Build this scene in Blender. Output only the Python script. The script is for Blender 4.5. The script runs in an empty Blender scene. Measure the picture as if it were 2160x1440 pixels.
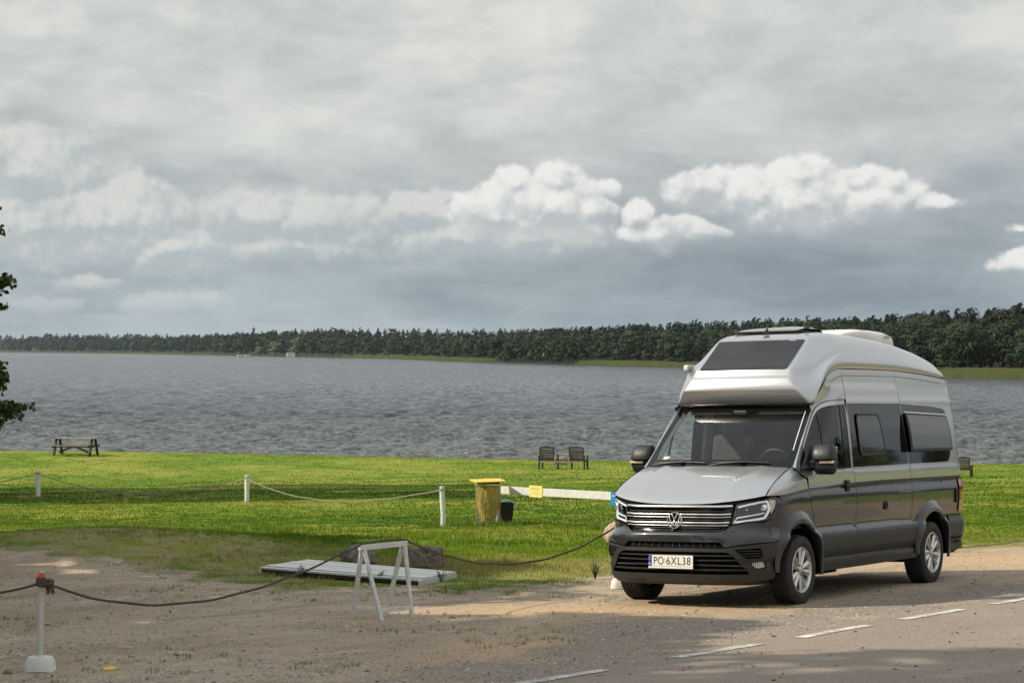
import bpy, bmesh, math, random
import numpy as np
from mathutils import Vector, Matrix, Euler
from mathutils.geometry import delaunay_2d_cdt

SC = bpy.context.scene
COL = SC.collection
PI = math.pi
rng = np.random.RandomState(7)
random.seed(7)

# ---------------------------------------------------------------- camera
cam_d = bpy.data.cameras.new('camera')
cam = bpy.data.objects.new('camera', cam_d)
COL.objects.link(cam)
cam_d.lens = 80.0
cam_d.sensor_width = 36.0
cam_d.clip_start = 0.5
cam_d.clip_end = 40000.0
cam.location = (0.0, 0.0, 2.686)
cam.rotation_euler = (math.radians(90.0) + math.atan(15 / 4800.0), 0, 0)
SC.camera = cam

# ---------------------------------------------------------------- sun and exposure
SUN_EL = math.radians(37.0)
SUN_DIR = Vector((-math.cos(SUN_EL) * math.cos(math.radians(5)), -math.cos(SUN_EL) * math.sin(math.radians(5)), math.sin(SUN_EL)))
sun_d = bpy.data.lights.new('sun', 'SUN')
sun_d.energy = 5.0
sun_d.angle = math.radians(0.6)
sun_d.color = (1.0, 0.90, 0.74)
sun = bpy.data.objects.new('sun', sun_d)
COL.objects.link(sun)
sun.rotation_euler = SUN_DIR.to_track_quat('Z', 'Y').to_euler()
sun.location = (-30, 0, 40)
SC.view_settings.view_transform = 'Standard'
SC.view_settings.look = 'None'
SC.view_settings.exposure = 0.08
SC.view_settings.gamma = 1.0
SC.view_settings.use_curve_mapping = False
SC.render.engine = 'CYCLES'
SC.cycles.max_bounces = 7
SC.cycles.transparent_max_bounces = 12
SC.cycles.caustics_reflective = False
SC.cycles.caustics_refractive = False

# ---------------------------------------------------------------- node helpers
class NT:
    def __init__(self, tree):
        self.t = tree
    def n(self, kind, **kw):
        nd = self.t.nodes.new(kind)
        for k, v in kw.items():
            setattr(nd, k, v)
        return nd
    def link(self, a, b):
        self.t.links.new(a, b)
    def put(self, sock, v):
        if v is None:
            return
        if isinstance(v, bpy.types.NodeSocket):
            self.t.links.new(v, sock)
        else:
            sock.default_value = v
    def math(self, op, a, b=None, c=None, clamp=False):
        nd = self.n('ShaderNodeMath', operation=op)
        nd.use_clamp = clamp
        for i, v in enumerate((a, b, c)):
            if v is not None:
                self.put(nd.inputs[i], v)
        return nd.outputs[0]
    def vmath(self, op, a, b=None, c=None):
        nd = self.n('ShaderNodeVectorMath', operation=op)
        for i, v in enumerate((a, b, c)):
            if v is not None:
                self.put(nd.inputs[i], v)
        return nd.outputs['Value'] if op in ('LENGTH', 'DOT_PRODUCT', 'DISTANCE') else nd.outputs[0]
    def comb(self, x, y, z=0.0):
        nd = self.n('ShaderNodeCombineXYZ')
        self.put(nd.inputs[0], x); self.put(nd.inputs[1], y); self.put(nd.inputs[2], z)
        return nd.outputs[0]
    def sep(self, v):
        nd = self.n('ShaderNodeSeparateXYZ')
        self.put(nd.inputs[0], v)
        return nd.outputs
    def noise(self, vec, scale=1.0, detail=4.0, rough=0.5, dist=0.0, dims='3D', lac=2.0):
        nd = self.n('ShaderNodeTexNoise', noise_dimensions=dims)
        if vec is not None:
            self.put(nd.inputs['Vector'], vec)
        nd.inputs['Scale'].default_value = scale
        nd.inputs['Detail'].default_value = detail
        nd.inputs['Roughness'].default_value = rough
        nd.inputs['Distortion'].default_value = dist
        nd.inputs['Lacunarity'].default_value = lac
        return nd.outputs
    def step(self, v, a, b, lo=0.0, hi=1.0, smooth=True):
        nd = self.n('ShaderNodeMapRange', interpolation_type='SMOOTHSTEP' if smooth else 'LINEAR')
        self.put(nd.inputs[0], v)
        nd.inputs[1].default_value = a; nd.inputs[2].default_value = b
        nd.inputs[3].default_value = lo; nd.inputs[4].default_value = hi
        return nd.outputs[0]
    def mix(self, f, a, b, blend='MIX'):
        nd = self.n('ShaderNodeMix', data_type='RGBA', blend_type=blend)
        self.put(nd.inputs[0], f)
        self.put(nd.inputs[6], a if not isinstance(a, tuple) else (*a[:3], 1))
        self.put(nd.inputs[7], b if not isinstance(b, tuple) else (*b[:3], 1))
        return nd.outputs[2]
    def mixf(self, f, a, b):
        nd = self.n('ShaderNodeMix', data_type='FLOAT')
        self.put(nd.inputs[0], f); self.put(nd.inputs[2], a); self.put(nd.inputs[3], b)
        return nd.outputs[0]

def new_mat(name):
    m = bpy.data.materials.new(name)
    m.use_nodes = True
    t = m.node_tree
    t.nodes.clear()
    k = NT(t)
    out = k.n('ShaderNodeOutputMaterial')
    bs = k.n('ShaderNodeBsdfPrincipled')
    k.link(bs.outputs[0], out.inputs[0])
    return m, k, bs, out

def simple_mat(name, col, rough=0.6, metal=0.0, var=0.12, scale=8.0, bump=0.0, bscale=60.0, coat=0.0, spec=0.5, aniso=None, coat_rough=0.03):
    m, k, bs, out = new_mat(name)
    tc = k.n('ShaderNodeTexCoord').outputs['Object']
    nz = k.noise(tc, scale, 5, 0.6)[0]
    f = k.step(nz, 0.3, 0.7)
    lo = tuple(c * (1 - var) for c in col[:3]); hi = tuple(min(1, c * (1 + var)) for c in col[:3])
    k.put(bs.inputs['Base Color'], k.mix(f, lo, hi))
    r2 = k.noise(tc, scale * 3.1, 3, 0.5)[0]
    k.put(bs.inputs['Roughness'], k.step(r2, 0.3, 0.7, max(0, rough * 0.88), min(1, rough * 1.12)))
    bs.inputs['Metallic'].default_value = metal
    bs.inputs['Specular IOR Level'].default_value = spec
    bs.inputs['Coat Weight'].default_value = coat
    bs.inputs['Coat Roughness'].default_value = coat_rough
    if bump > 0:
        b = k.n('ShaderNodeBump'); b.inputs['Strength'].default_value = 1.0; b.inputs['Distance'].default_value = bump
        k.link(k.noise(tc, bscale, 4, 0.6)[0], b.inputs['Height'])
        k.link(b.outputs[0], bs.inputs['Normal'])
    return m

# ---------------------------------------------------------------- sky (world)
def build_world():
    w = bpy.data.worlds.new('World')
    SC.world = w
    w.use_nodes = True
    w.cycles.sampling_method = 'MANUAL'
    w.cycles.sample_map_resolution = 256
    t = w.node_tree
    t.nodes.clear()
    k = NT(t)
    out = k.n('ShaderNodeOutputWorld')
    bg = k.n('ShaderNodeBackground')
    STR = 0.1
    bg.inputs[1].default_value = STR
    k.link(bg.outputs[0], out.inputs[0])
    d = k.n('ShaderNodeTexCoord').outputs['Generated']
    x, y, z = k.sep(d)
    # sky-angle coordinates (radians times 4.8): U east, V up
    U = k.math('MULTIPLY', k.math('ARCTAN2', x, y), 4.8)
    V = k.math('MULTIPLY', k.math('ARCSINE', z), 4.8)
    sky = k.n('ShaderNodeTexSky', sky_type='NISHITA')
    sky.sun_disc = False
    sky.sun_elevation = SUN_EL
    sky.sun_rotation = math.atan2(SUN_DIR.x, SUN_DIR.y)
    sky.altitude = 100; sky.air_density = 1.0; sky.dust_density = 2.0
    # cloud-layer coordinates (direction hit on a high flat layer)
    zz = k.math('ADD', k.math('MAXIMUM', z, 0.0), 0.055)
    L = k.comb(k.math('DIVIDE', x, zz), k.math('DIVIDE', y, zz), 0.0)
    UV = k.comb(U, V, 0.0)
    # --- layered stratus: soft streaks
    Ls = k.vmath('MULTIPLY', L, (0.9, 0.55, 1))
    n1 = k.noise(Ls, 1.1, 7, 0.52, 0.35)[0]
    n2 = k.noise(k.vmath('MULTIPLY', UV, (2.2, 6.5, 1)), 1.0, 6, 0.55, 0.5)[0]
    n3 = k.noise(k.vmath('MULTIPLY', UV, (1.1, 1.8, 1)), 1.3, 4, 0.5, 0.2)[0]
    st = k.math('ADD', k.math('MULTIPLY', n1, 0.40), k.math('MULTIPLY', n2, 0.32))
    st = k.math('ADD', st, k.math('MULTIPLY', n3, 0.28))
    tex = k.step(st, 0.385, 0.615)
    # height gradient of the layer colour
    Vn = k.step(V, 0.0, 7.0, smooth=False)
    rp = k.n('ShaderNodeValToRGB')
    k.link(Vn, rp.inputs[0])
    e = rp.color_ramp.elements
    stops = [(0.0, (0.40, 0.46, 0.48)), (0.011, (0.375, 0.435, 0.46)), (0.028, (0.42, 0.47, 0.485)), (0.043, (0.50, 0.535, 0.535)),
             (0.057, (0.57, 0.595, 0.58)), (0.071, (0.63, 0.645, 0.62)), (0.105, (0.675, 0.685, 0.65)), (0.25, (0.74, 0.755, 0.74)), (1.0, (0.84, 0.88, 0.92))]
    e[0].position = stops[0][0]; e[0].color = (*stops[0][1], 1)
    e[1].position = stops[-1][0]; e[1].color = (*stops[-1][1], 1)
    for p, c in stops[1:-1]:
        q = e.new(p); q.color = (*c, 1)
    base = rp.outputs[0]
    # the right-hand lower sky is bluer and darker than the left
    sd = k.math('MULTIPLY', k.step(U, -0.5, 0.9), k.step(V, 0.62, 0.12))
    base = k.mix(sd, base, k.mix(1.0, base, (0.84, 0.85, 0.89), 'MULTIPLY'))
    base = k.mix(1.0, base, (0.93, 0.935, 0.945), 'MULTIPLY')
    dark = k.mix(1.0, base, (0.865, 0.88, 0.90), 'MULTIPLY')
    lite = k.mix(1.0, base, (1.12, 1.11, 1.09), 'MULTIPLY')
    col = k.mix(tex, dark, lite)
    mo1 = k.noise(k.vmath('MULTIPLY', UV, (3.2, 7.0, 1)), 1.0, 9, 0.62, 0.6)[0]
    mo2 = k.noise(k.vmath('MULTIPLY', UV, (7.5, 15.0, 1)), 1.0, 8, 0.62, 0.3)[0]
    mo = k.step(k.math('ADD', k.math('MULTIPLY', mo1, 0.65), k.math('MULTIPLY', mo2, 0.35)), 0.36, 0.64)
    col = k.mix(1.0, col, k.mix(mo, (0.87, 0.885, 0.905), (1.10, 1.095, 1.08)), 'MULTIPLY')

    # --- cumulus: unions of ellipses in sky angles, broken into billows by noise
    warpn = k.noise(UV, 6.0, 4, 0.55)[1]
    wv = k.vmath('MULTIPLY', k.vmath('SUBTRACT', warpn, (0.5, 0.5, 0.5)), (0.085, 0.06, 0))
    UVw = k.vmath('ADD', UV, wv)
    vor = k.n('ShaderNodeTexVoronoi', feature='SMOOTH_F1', voronoi_dimensions='2D')
    vor.inputs['Scale'].default_value = 15.0
    vor.inputs['Detail'].default_value = 3.0
    vor.inputs['Roughness'].default_value = 0.6
    vor.inputs['Smoothness'].default_value = 0.6
    k.link(k.vmath('ADD', UV, k.vmath('MULTIPLY', wv, (0.5, 0.5, 0))), vor.inputs['Vector'])
    puff = k.math('SUBTRACT', 0.42, vor.outputs['Distance'])
    bill = k.noise(UV, 11.0, 8, 0.58, 0.0)[0]
    bill2 = k.noise(k.vmath('ADD', UV, (-0.010, 0.016, 0)), 11.0, 8, 0.58, 0.0)[0]
    big = k.noise(UV, 4.0, 4, 0.5, 0.0)[0]
    def field(blobs, uv, sm=0.10):
        acc = None
        for (u, v, a, b) in blobs:
            q = k.vmath('MULTIPLY_ADD', uv, (1 / a, 1 / b, 0), (-u / a, -v / b, 0))
            f = k.math('MULTIPLY_ADD', k.vmath('LENGTH', q), -(min(a, b) / 0.062) ** 0.8, (min(a, b) / 0.062) ** 0.8)
            acc = f if acc is None else k.math('SMOOTH_MAX', acc, f, sm)
        return acc
    px = lambda X, Y, A, B: ((X - 1080) / 1000.0, (735 - Y) / 1000.0, A / 1000.0, B / 1000.0)
    bright = [px(1150, 432, 150, 78), px(1050, 452, 130, 60), px(1240, 440, 80, 52), px(1172, 385, 70, 50), px(1085, 385, 50, 38), px(1285, 400, 34, 30),
              px(1700, 428, 210, 82), px(1690, 378, 74, 48), px(1480, 400, 82, 52), px(1830, 415, 115, 60), px(1800, 375, 60, 34), px(1880, 385, 40, 30),
              px(1955, 432, 60, 26), px(1600, 420, 160, 60), px(1400, 490, 125, 48), px(1345, 455, 56, 42),
              px(2145, 552, 80, 30), px(2155, 487, 44, 12)]
    soft = [px(540, 455, 170, 66), px(690, 475, 200, 74), px(870, 455, 130, 62), px(60, 370, 210, 100), px(250, 465, 200, 110), px(100, 480, 260, 100), px(360, 530, 130, 64), px(620, 520, 240, 46),
            px(120, 648, 130, 26), px(372, 648, 130, 38), px(200, 600, 90, 24), px(960, 500, 190, 60), px(1130, 500, 170, 50), px(-300, 420, 220, 120), px(2600, 420, 250, 90)]
    edge = k.math('ADD', k.math('MULTIPLY', puff, 0.50), k.math('MULTIPLY', k.math('SUBTRACT', bill, 0.5), 1.05))
    def cloud(col, blobs, amp, soft_top, soft_bot, opac, shade, whitec, grow, gain):
        f = field(blobs, UVw)
        fu = field(blobs, k.vmath('ADD', UVw, (-0.006, 0.016, 0)))
        g = k.math('SUBTRACT', f, fu)                       # positive on the upper, sunward side
        d = k.math('ADD', k.math('MULTIPLY', f, 1.25), k.math('MULTIPLY', k.math('MULTIPLY', edge, amp), k.step(f, 0.75, 0.05, 0.35, 1.0)))
        w = k.mixf(k.step(g, 0.10, -0.22), soft_top, soft_bot)
        m = k.math('DIVIDE', k.math('ADD', d, grow), w, clamp=True)
        m = k.math('MULTIPLY', k.math('MULTIPLY', m, m), k.math('SUBTRACT', 3.0, k.math('MULTIPLY', m, 2.0)))
        t = k.math('ADD', k.math('MULTIPLY_ADD', g, 2.1, 0.10), k.math('MULTIPLY', k.math('SUBTRACT', bill, bill2), gain))
        t = k.math('ADD', t, k.math('MULTIPLY', k.math('SUBTRACT', big, 0.5), 0.9))
        t = k.math('ADD', t, k.math('MULTIPLY', puff, 0.55))
        t = k.math('ADD', t, k.math('MULTIPLY', k.step(d, 0.5, 0.0), 0.12))
        lit = k.step(t, -0.70, 0.58)
        low = k.step(V, 0.05, 0.20, 0.30 if opac < .95 else 0.75, 1.0)
        return k.mix(k.math('MULTIPLY', k.math('MULTIPLY', m, opac), low), col, k.mix(lit, shade, whitec))
    # blue-grey rain bases behind and under the cumulus
    darks = [px(620, 560, 260, 30), px(1600, 560, 460, 70), px(1180, 570, 240, 50), px(2080, 430, 150, 110), px(1000, 600, 420, 34), px(300, 385, 130, 50), px(40, 578, 150, 26), px(60, 250, 160, 34), px(1860, 640, 320, 50), px(900, 190, 110, 16)]
    fd = field(darks, UVw, 0.25)
    md = k.math('MULTIPLY', k.step(k.math('ADD', fd, k.math('MULTIPLY', k.math('SUBTRACT', bill, 0.5), 0.8)), -0.20, 0.75), 0.42)
    col = k.mix(md, col, k.mix(1.0, col, (0.70, 0.745, 0.79), 'MULTIPLY'))
    col = cloud(col, soft, 0.85, 0.60, 1.0, 0.85, (0.43, 0.475, 0.49), (0.665, 0.67, 0.64), 0.36, 2.8)
    col = cloud(col, bright, 0.62, 0.36, 1.0, 0.95, (0.46, 0.495, 0.515), (0.82, 0.81, 0.78), 0.24, 2.0)
    # near the horizon everything melts into pale haze
    hz = k.step(V, 0.10, 0.0)
    col = k.mix(k.math('MULTIPLY', hz, 0.45), col, (0.36, 0.42, 0.45))
    # gaps of clear sky, mostly behind and overhead
    gap = k.math('MULTIPLY', k.step(n1, 0.60, 0.74), k.step(V, 0.8, 1.6))
    scl = k.mix(1.0, col, (1 / STR, 1 / STR, 1 / STR), 'MULTIPLY')
    fin = k.mix(k.math('MULTIPLY', gap, 0.6), scl, sky.outputs[0])
    # below the horizon: plain dark ground tone
    fin = k.mix(k.step(z, -0.004, -0.03), fin, (0.9, 0.9, 0.8))
    k.link(fin, bg.inputs[0])
build_world()

# ---------------------------------------------------------------- object helpers
def tag(o, label=None, cat=None, group=None, kind=None):
    if label: o['label'] = label
    if cat: o['category'] = cat
    if group: o['group'] = group
    if kind: o['kind'] = kind
    return o

def empty(name, loc=(0, 0, 0), rz=0.0, **kw):
    o = bpy.data.objects.new(name, None)
    COL.objects.link(o)
    o.location = loc
    o.rotation_euler = (0, 0, rz)
    o.empty_display_size = 0.1
    return tag(o, **kw)

def mesh_obj(name, verts, faces, mat=None, parent=None, smooth=False, normals=None, mats=None, fmat=None):
    me = bpy.data.meshes.new(name)
    me.from_pydata([tuple(map(float, v)) for v in verts], [], [tuple(map(int, f)) for f in faces])
    if mats:
        for mm in mats: me.materials.append(mm)
        if fmat is not None:
            me.polygons.foreach_set('material_index', fmat)
    elif mat:
        me.materials.append(mat)
    if smooth or normals is not None:
        me.polygons.foreach_set('use_smooth', [True] * len(me.polygons))
    me.update()
    if normals is not None:
        me.normals_split_custom_set_from_vertices([tuple(map(float, n)) for n in normals])
    o = bpy.data.objects.new(name, me)
    COL.objects.link(o)
    if parent: o.parent = parent
    return o

def np_mesh(name, V, F, mat=None, parent=None, smooth=False, link=True):
    """V (n,3) array, F (m,k) array with k = 3 or 4."""
    me = bpy.data.meshes.new(name)
    V = np.asarray(V, dtype=np.float32); F = np.asarray(F, dtype=np.int32)
    n, m, kk = len(V), len(F), F.shape[1]
    me.vertices.add(n); me.vertices.foreach_set('co', V.ravel())
    me.loops.add(m * kk); me.loops.foreach_set('vertex_index', F.ravel())
    me.polygons.add(m)
    me.polygons.foreach_set('loop_start', np.arange(0, m * kk, kk, dtype=np.int32))
    me.polygons.foreach_set('loop_total', np.full(m, kk, dtype=np.int32))
    if smooth: me.polygons.foreach_set('use_smooth', np.ones(m, dtype=bool))
    me.update(calc_edges=True)
    me.validate()
    if mat: me.materials.append(mat)
    o = bpy.data.objects.new(name, me)
    if link: COL.objects.link(o)
    if parent: o.parent = parent
    return o

class MB:
    """collects boxes, bars, lathes, tubes; build() links them as one mesh"""
    def __init__(self): self.v = []; self.f = []; self.sm = []
    def add(self, vs, fs, smooth=False):
        b = len(self.v)
        self.v += [tuple(v) for v in vs]
        self.f += [tuple(i + b for i in f) for f in fs]
        self.sm += [smooth] * len(fs)
        return self
    def box(self, c, s, rot=None, bevel=0.0):
        bm = bmesh.new()
        bmesh.ops.create_cube(bm, size=1.0)
        for v in bm.verts: v.co = Vector((v.co.x * s[0], v.co.y * s[1], v.co.z * s[2]))
        if bevel > 0:
            bmesh.ops.bevel(bm, geom=list(bm.edges), offset=bevel, segments=2, affect='EDGES', profile=0.6)
        M = (rot.to_4x4() if rot is not None else Matrix.Identity(4))
        M = Matrix.Translation(Vector(c)) @ M
        bm.verts.index_update()
        self.add([M @ v.co for v in bm.verts], [[v.index for v in f.verts] for f in bm.faces])
        bm.free()
        return self
    def bar(self, p0, p1, w, h, up=(0, 0, 1), bevel=0.0):
        p0 = Vector(p0); p1 = Vector(p1)
        d = p1 - p0; L = d.length; d.normalize()
        u = Vector(up)
        if abs(d.dot(u)) > 0.98: u = Vector((0, 1, 0))
        s = d.cross(u).normalized(); u2 = s.cross(d).normalized()
        R = Matrix((d, s, u2)).transposed()
        return self.box((p0 + p1) / 2, (L, w, h), R, bevel)
    def tube(self, pts, r, n=8, caps=True, radii=None):
        pts = [Vector(p) for p in pts]
        vs = []; fs = []
        prev = None
        for i, p in enumerate(pts):
            t = (pts[min(i + 1, len(pts) - 1)] - pts[max(i - 1, 0)]).normalized()
            if prev is None:
                a = Vector((0, 0, 1)) if abs(t.z) < 0.9 else Vector((1, 0, 0))
                s = t.cross(a).normalized()
            else:
                s = (prev - t * prev.dot(t)).normalized()
            prev = s
            u = t.cross(s)
            rr = radii[i] if radii else r
            for k in range(n):
                an = 2 * PI * k / n
                vs.append(p + (s * math.cos(an) + u * math.sin(an)) * rr)
        for i in range(len(pts) - 1):
            for k in range(n):
                a = i * n + k; b = i * n + (k + 1) % n
                fs.append((a, b, b + n, a + n))
        if caps:
            fs.append(tuple(range(n))[::-1]); fs.append(tuple((len(pts) - 1) * n + k for k in range(n)))
        return self.add(vs, fs, True)
    def lathe(self, prof, n=24, M=None, close=True):
        """prof: (r, z) list; axis = local z"""
        M = M or Matrix.Identity(4)
        vs = []; fs = []
        for (r, z) in prof:
            for k in range(n):
                a = 2 * PI * k / n
                vs.append(M @ Vector((r * math.cos(a), r * math.sin(a), z)))
        for i in range(len(prof) - 1):
            for k in range(n):
                a = i * n + k; b = i * n + (k + 1) % n
                fs.append((a, b, b + n, a + n))
        if close:
            if prof[0][0] > 1e-6: fs.append(tuple(range(n))[::-1])
            if prof[-1][0] > 1e-6: fs.append(tuple((len(prof) - 1) * n + k for k in range(n)))
        return self.add(vs, fs, True)
    def build(self, name, mat=None, parent=None, auto=35):
        me = bpy.data.meshes.new(name)
        me.from_pydata(self.v, [], self.f)
        me.polygons.foreach_set('use_smooth', self.sm)
        if any(self.sm):
            me.update()
            try: me.set_sharp_from_angle(angle=math.radians(auto))
            except Exception: pass
        if mat: me.materials.append(mat)
        me.update()
        o = bpy.data.objects.new(name, me)
        COL.objects.link(o)
        if parent: o.parent = parent
        return o

def copy_tree(o, parent=None):
    c = o.copy(); COL.objects.link(c)
    c.parent = parent
    for ch in list(o.children):
        copy_tree(ch, c)
    return c

def vnoise(x, y, seed=0):
    """smooth value noise on arrays, range about 0..1"""
    x = np.asarray(x, float); y = np.asarray(y, float)
    xi = np.floor(x); yi = np.floor(y)
    fx = x - xi; fy = y - yi
    fx = fx * fx * (3 - 2 * fx); fy = fy * fy * (3 - 2 * fy)
    def h(a, b):
        s = np.sin(a * 127.1 + b * 311.7 + seed * 74.7) * 43758.5453
        return s - np.floor(s)
    return (h(xi, yi) * (1 - fx) + h(xi + 1, yi) * fx) * (1 - fy) + (h(xi, yi + 1) * (1 - fx) + h(xi + 1, yi + 1) * fx) * fy

def fbm(x, y, o=4, seed=0):
    s = 0; a = 0.5; t = 0
    for i in range(o):
        s = s + a * vnoise(x * 2 ** i, y * 2 ** i, seed + i * 13); t += a; a *= 0.5
    return s / t

def sstep(v, a, b):
    t = np.clip((np.asarray(v, float) - a) / (b - a), 0, 1)
    return t * t * (3 - 2 * t)
# ================================================================ terrain
ZW = -3.4                                   # lake level
GB = [(-200, 40), (-60, 34), (-14, 33), (-9, 32), (-7.04, 31.28), (-6.43, 30.88), (-5.90, 30.47), (-5.30, 29.93), (-4.79, 29.49), (-4.18, 28.68), (-3.66, 27.88), (-2.91, 26.84), (-2.10, 26.55),
      (-1.27, 26.58), (-0.65, 25.96), (0.11, 26.48), (0.68, 27.38), (1.24, 28.45), (3.5, 31.5), (6.73, 33.9), (7.77, 34.5), (12, 35.2), (20, 35.8), (60, 38), (200, 42)]
GBx = np.array([p[0] for p in GB], float); GBy = np.array([p[1] for p in GB], float)
ROAD = [(-60, -85), (-12, -0.62 - 0.0), (0.14, 16.57), (2.78, 20.31), (5.41, 24.04), (7.4, 26.7), (10.2, 28.6), (14, 29.6), (24, 30.4), (45, 31), (120, 33), (400, 36)]
# dense resampling of the road's painted edge line
_r = np.array(ROAD, float)
_seg = np.r_[0, np.cumsum(np.hypot(*np.diff(_r, axis=0).T))]
_s = np.arange(0, _seg[-1], 0.5)
RP = np.c_[np.interp(_s, _seg, _r[:, 0]), np.interp(_s, _seg, _r[:, 1])]
for _ in range(30):
    keep = RP.copy(); RP[1:-1] = 0.5 * RP[1:-1] + 0.25 * (RP[:-2] + RP[2:])
RT = np.gradient(RP, axis=0); RT /= np.hypot(RT[:, 0], RT[:, 1])[:, None]
RN = np.c_[RT[:, 1], -RT[:, 0]]              # points to the right of travel (into the road)

def road_d(x, y):
    """signed distance to the road's left edge line, positive on the asphalt"""
    x = np.asarray(x, float); y = np.asarray(y, float)
    sel = RP[(RP[:, 0] > -25) & (RP[:, 0] < 60)][::2]; nn = RN[(RP[:, 0] > -25) & (RP[:, 0] < 60)][::2]
    sh = x.shape; xf = x.ravel(); yf = y.ravel()
    out = np.empty(xf.shape)
    for i in range(0, len(xf), 20000):
        dx = xf[i:i + 20000, None] - sel[None, :, 0]; dy = yf[i:i + 20000, None] - sel[None, :, 1]
        j = np.argmin(dx * dx + dy * dy, axis=1)
        ii = np.arange(len(j))
        out[i:i + 20000] = dx[ii, j] * nn[j, 0] + dy[ii, j] * nn[j, 1]
    return out.reshape(sh)

def edge_y(x):
    return 112 + 1.2 * np.sin(np.asarray(x) * 0.11) + 0.8 * np.sin(np.asarray(x) * 0.37 + 1)

def plane_z(x, y):
    return -0.0355 * (np.clip(y, -25, 400) - 24.25) + 0.0093 * (np.clip(x, -28, 28) - 2.18)

def H(x, y, fine=True):
    x = np.asarray(x, float); y = np.asarray(y, float)
    z = plane_z(x, y)
    z = z + sstep(y, 86, 112) * np.interp(x, [-26, -16, -4, 10, 24], [1.08, 0.86, 0.50, 0.12, -0.06])
    # the low grassy mound on the left
    z = z + 0.42 * np.exp(-((x + 6.3) / 3.3) ** 2 - ((y - 33.8) / 3.4) ** 2) + 0.22 * np.exp(-((x + 10.5) / 3.0) ** 2 - ((y - 40) / 4.0) ** 2)
    z = z - 0.12 * np.exp(-((x + 1.5) / 6) ** 2 - ((y - 52) / 6) ** 2)
    if fine:
        g = sstep(y - np.interp(x, GBx, GBy), 0.3, 3.0)
        z = z + g * (0.10 * (fbm(x * 0.35, y * 0.22, 3, 5) - 0.5) + 0.05 * (fbm(x * 1.4, y * 1.1, 2, 9) - 0.5))
        z = z + (1 - g) * 0.022 * (fbm(x * 0.9, y * 0.9, 3, 2) - 0.5) * sstep(np.hypot((x - 3.2), (y - 26.5)), 4.5, 6)
    ey = edge_y(x)
    z = z - sstep(y, ey, ey + 7) * 4.5
    return z

def Hs(x, y): return float(H(np.array([x]), np.array([y]))[0])

def axis_grid(parts):
    out = []
    for a, b, n in parts: out.append(np.linspace(a, b, n, endpoint=False))
    out.append([parts[-1][1]])
    return np.concatenate(out)

def grid_mesh(name, X, Y, Z, mat, attrs=None, smooth=True):
    ny, nx = X.shape
    V = np.c_[X.ravel(), Y.ravel(), Z.ravel()]
    i = np.arange(ny * nx).reshape(ny, nx)
    F = np.c_[i[:-1, :-1].ravel(), i[:-1, 1:].ravel(), i[1:, 1:].ravel(), i[1:, :-1].ravel()]
    o = np_mesh(name, V, F, mat, smooth=smooth)
    for kk, a in (attrs or {}).items():
        at = o.data.attributes.new(kk, 'FLOAT', 'POINT')
        at.data.foreach_set('value', np.asarray(a, np.float32).ravel())
    return o

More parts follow.
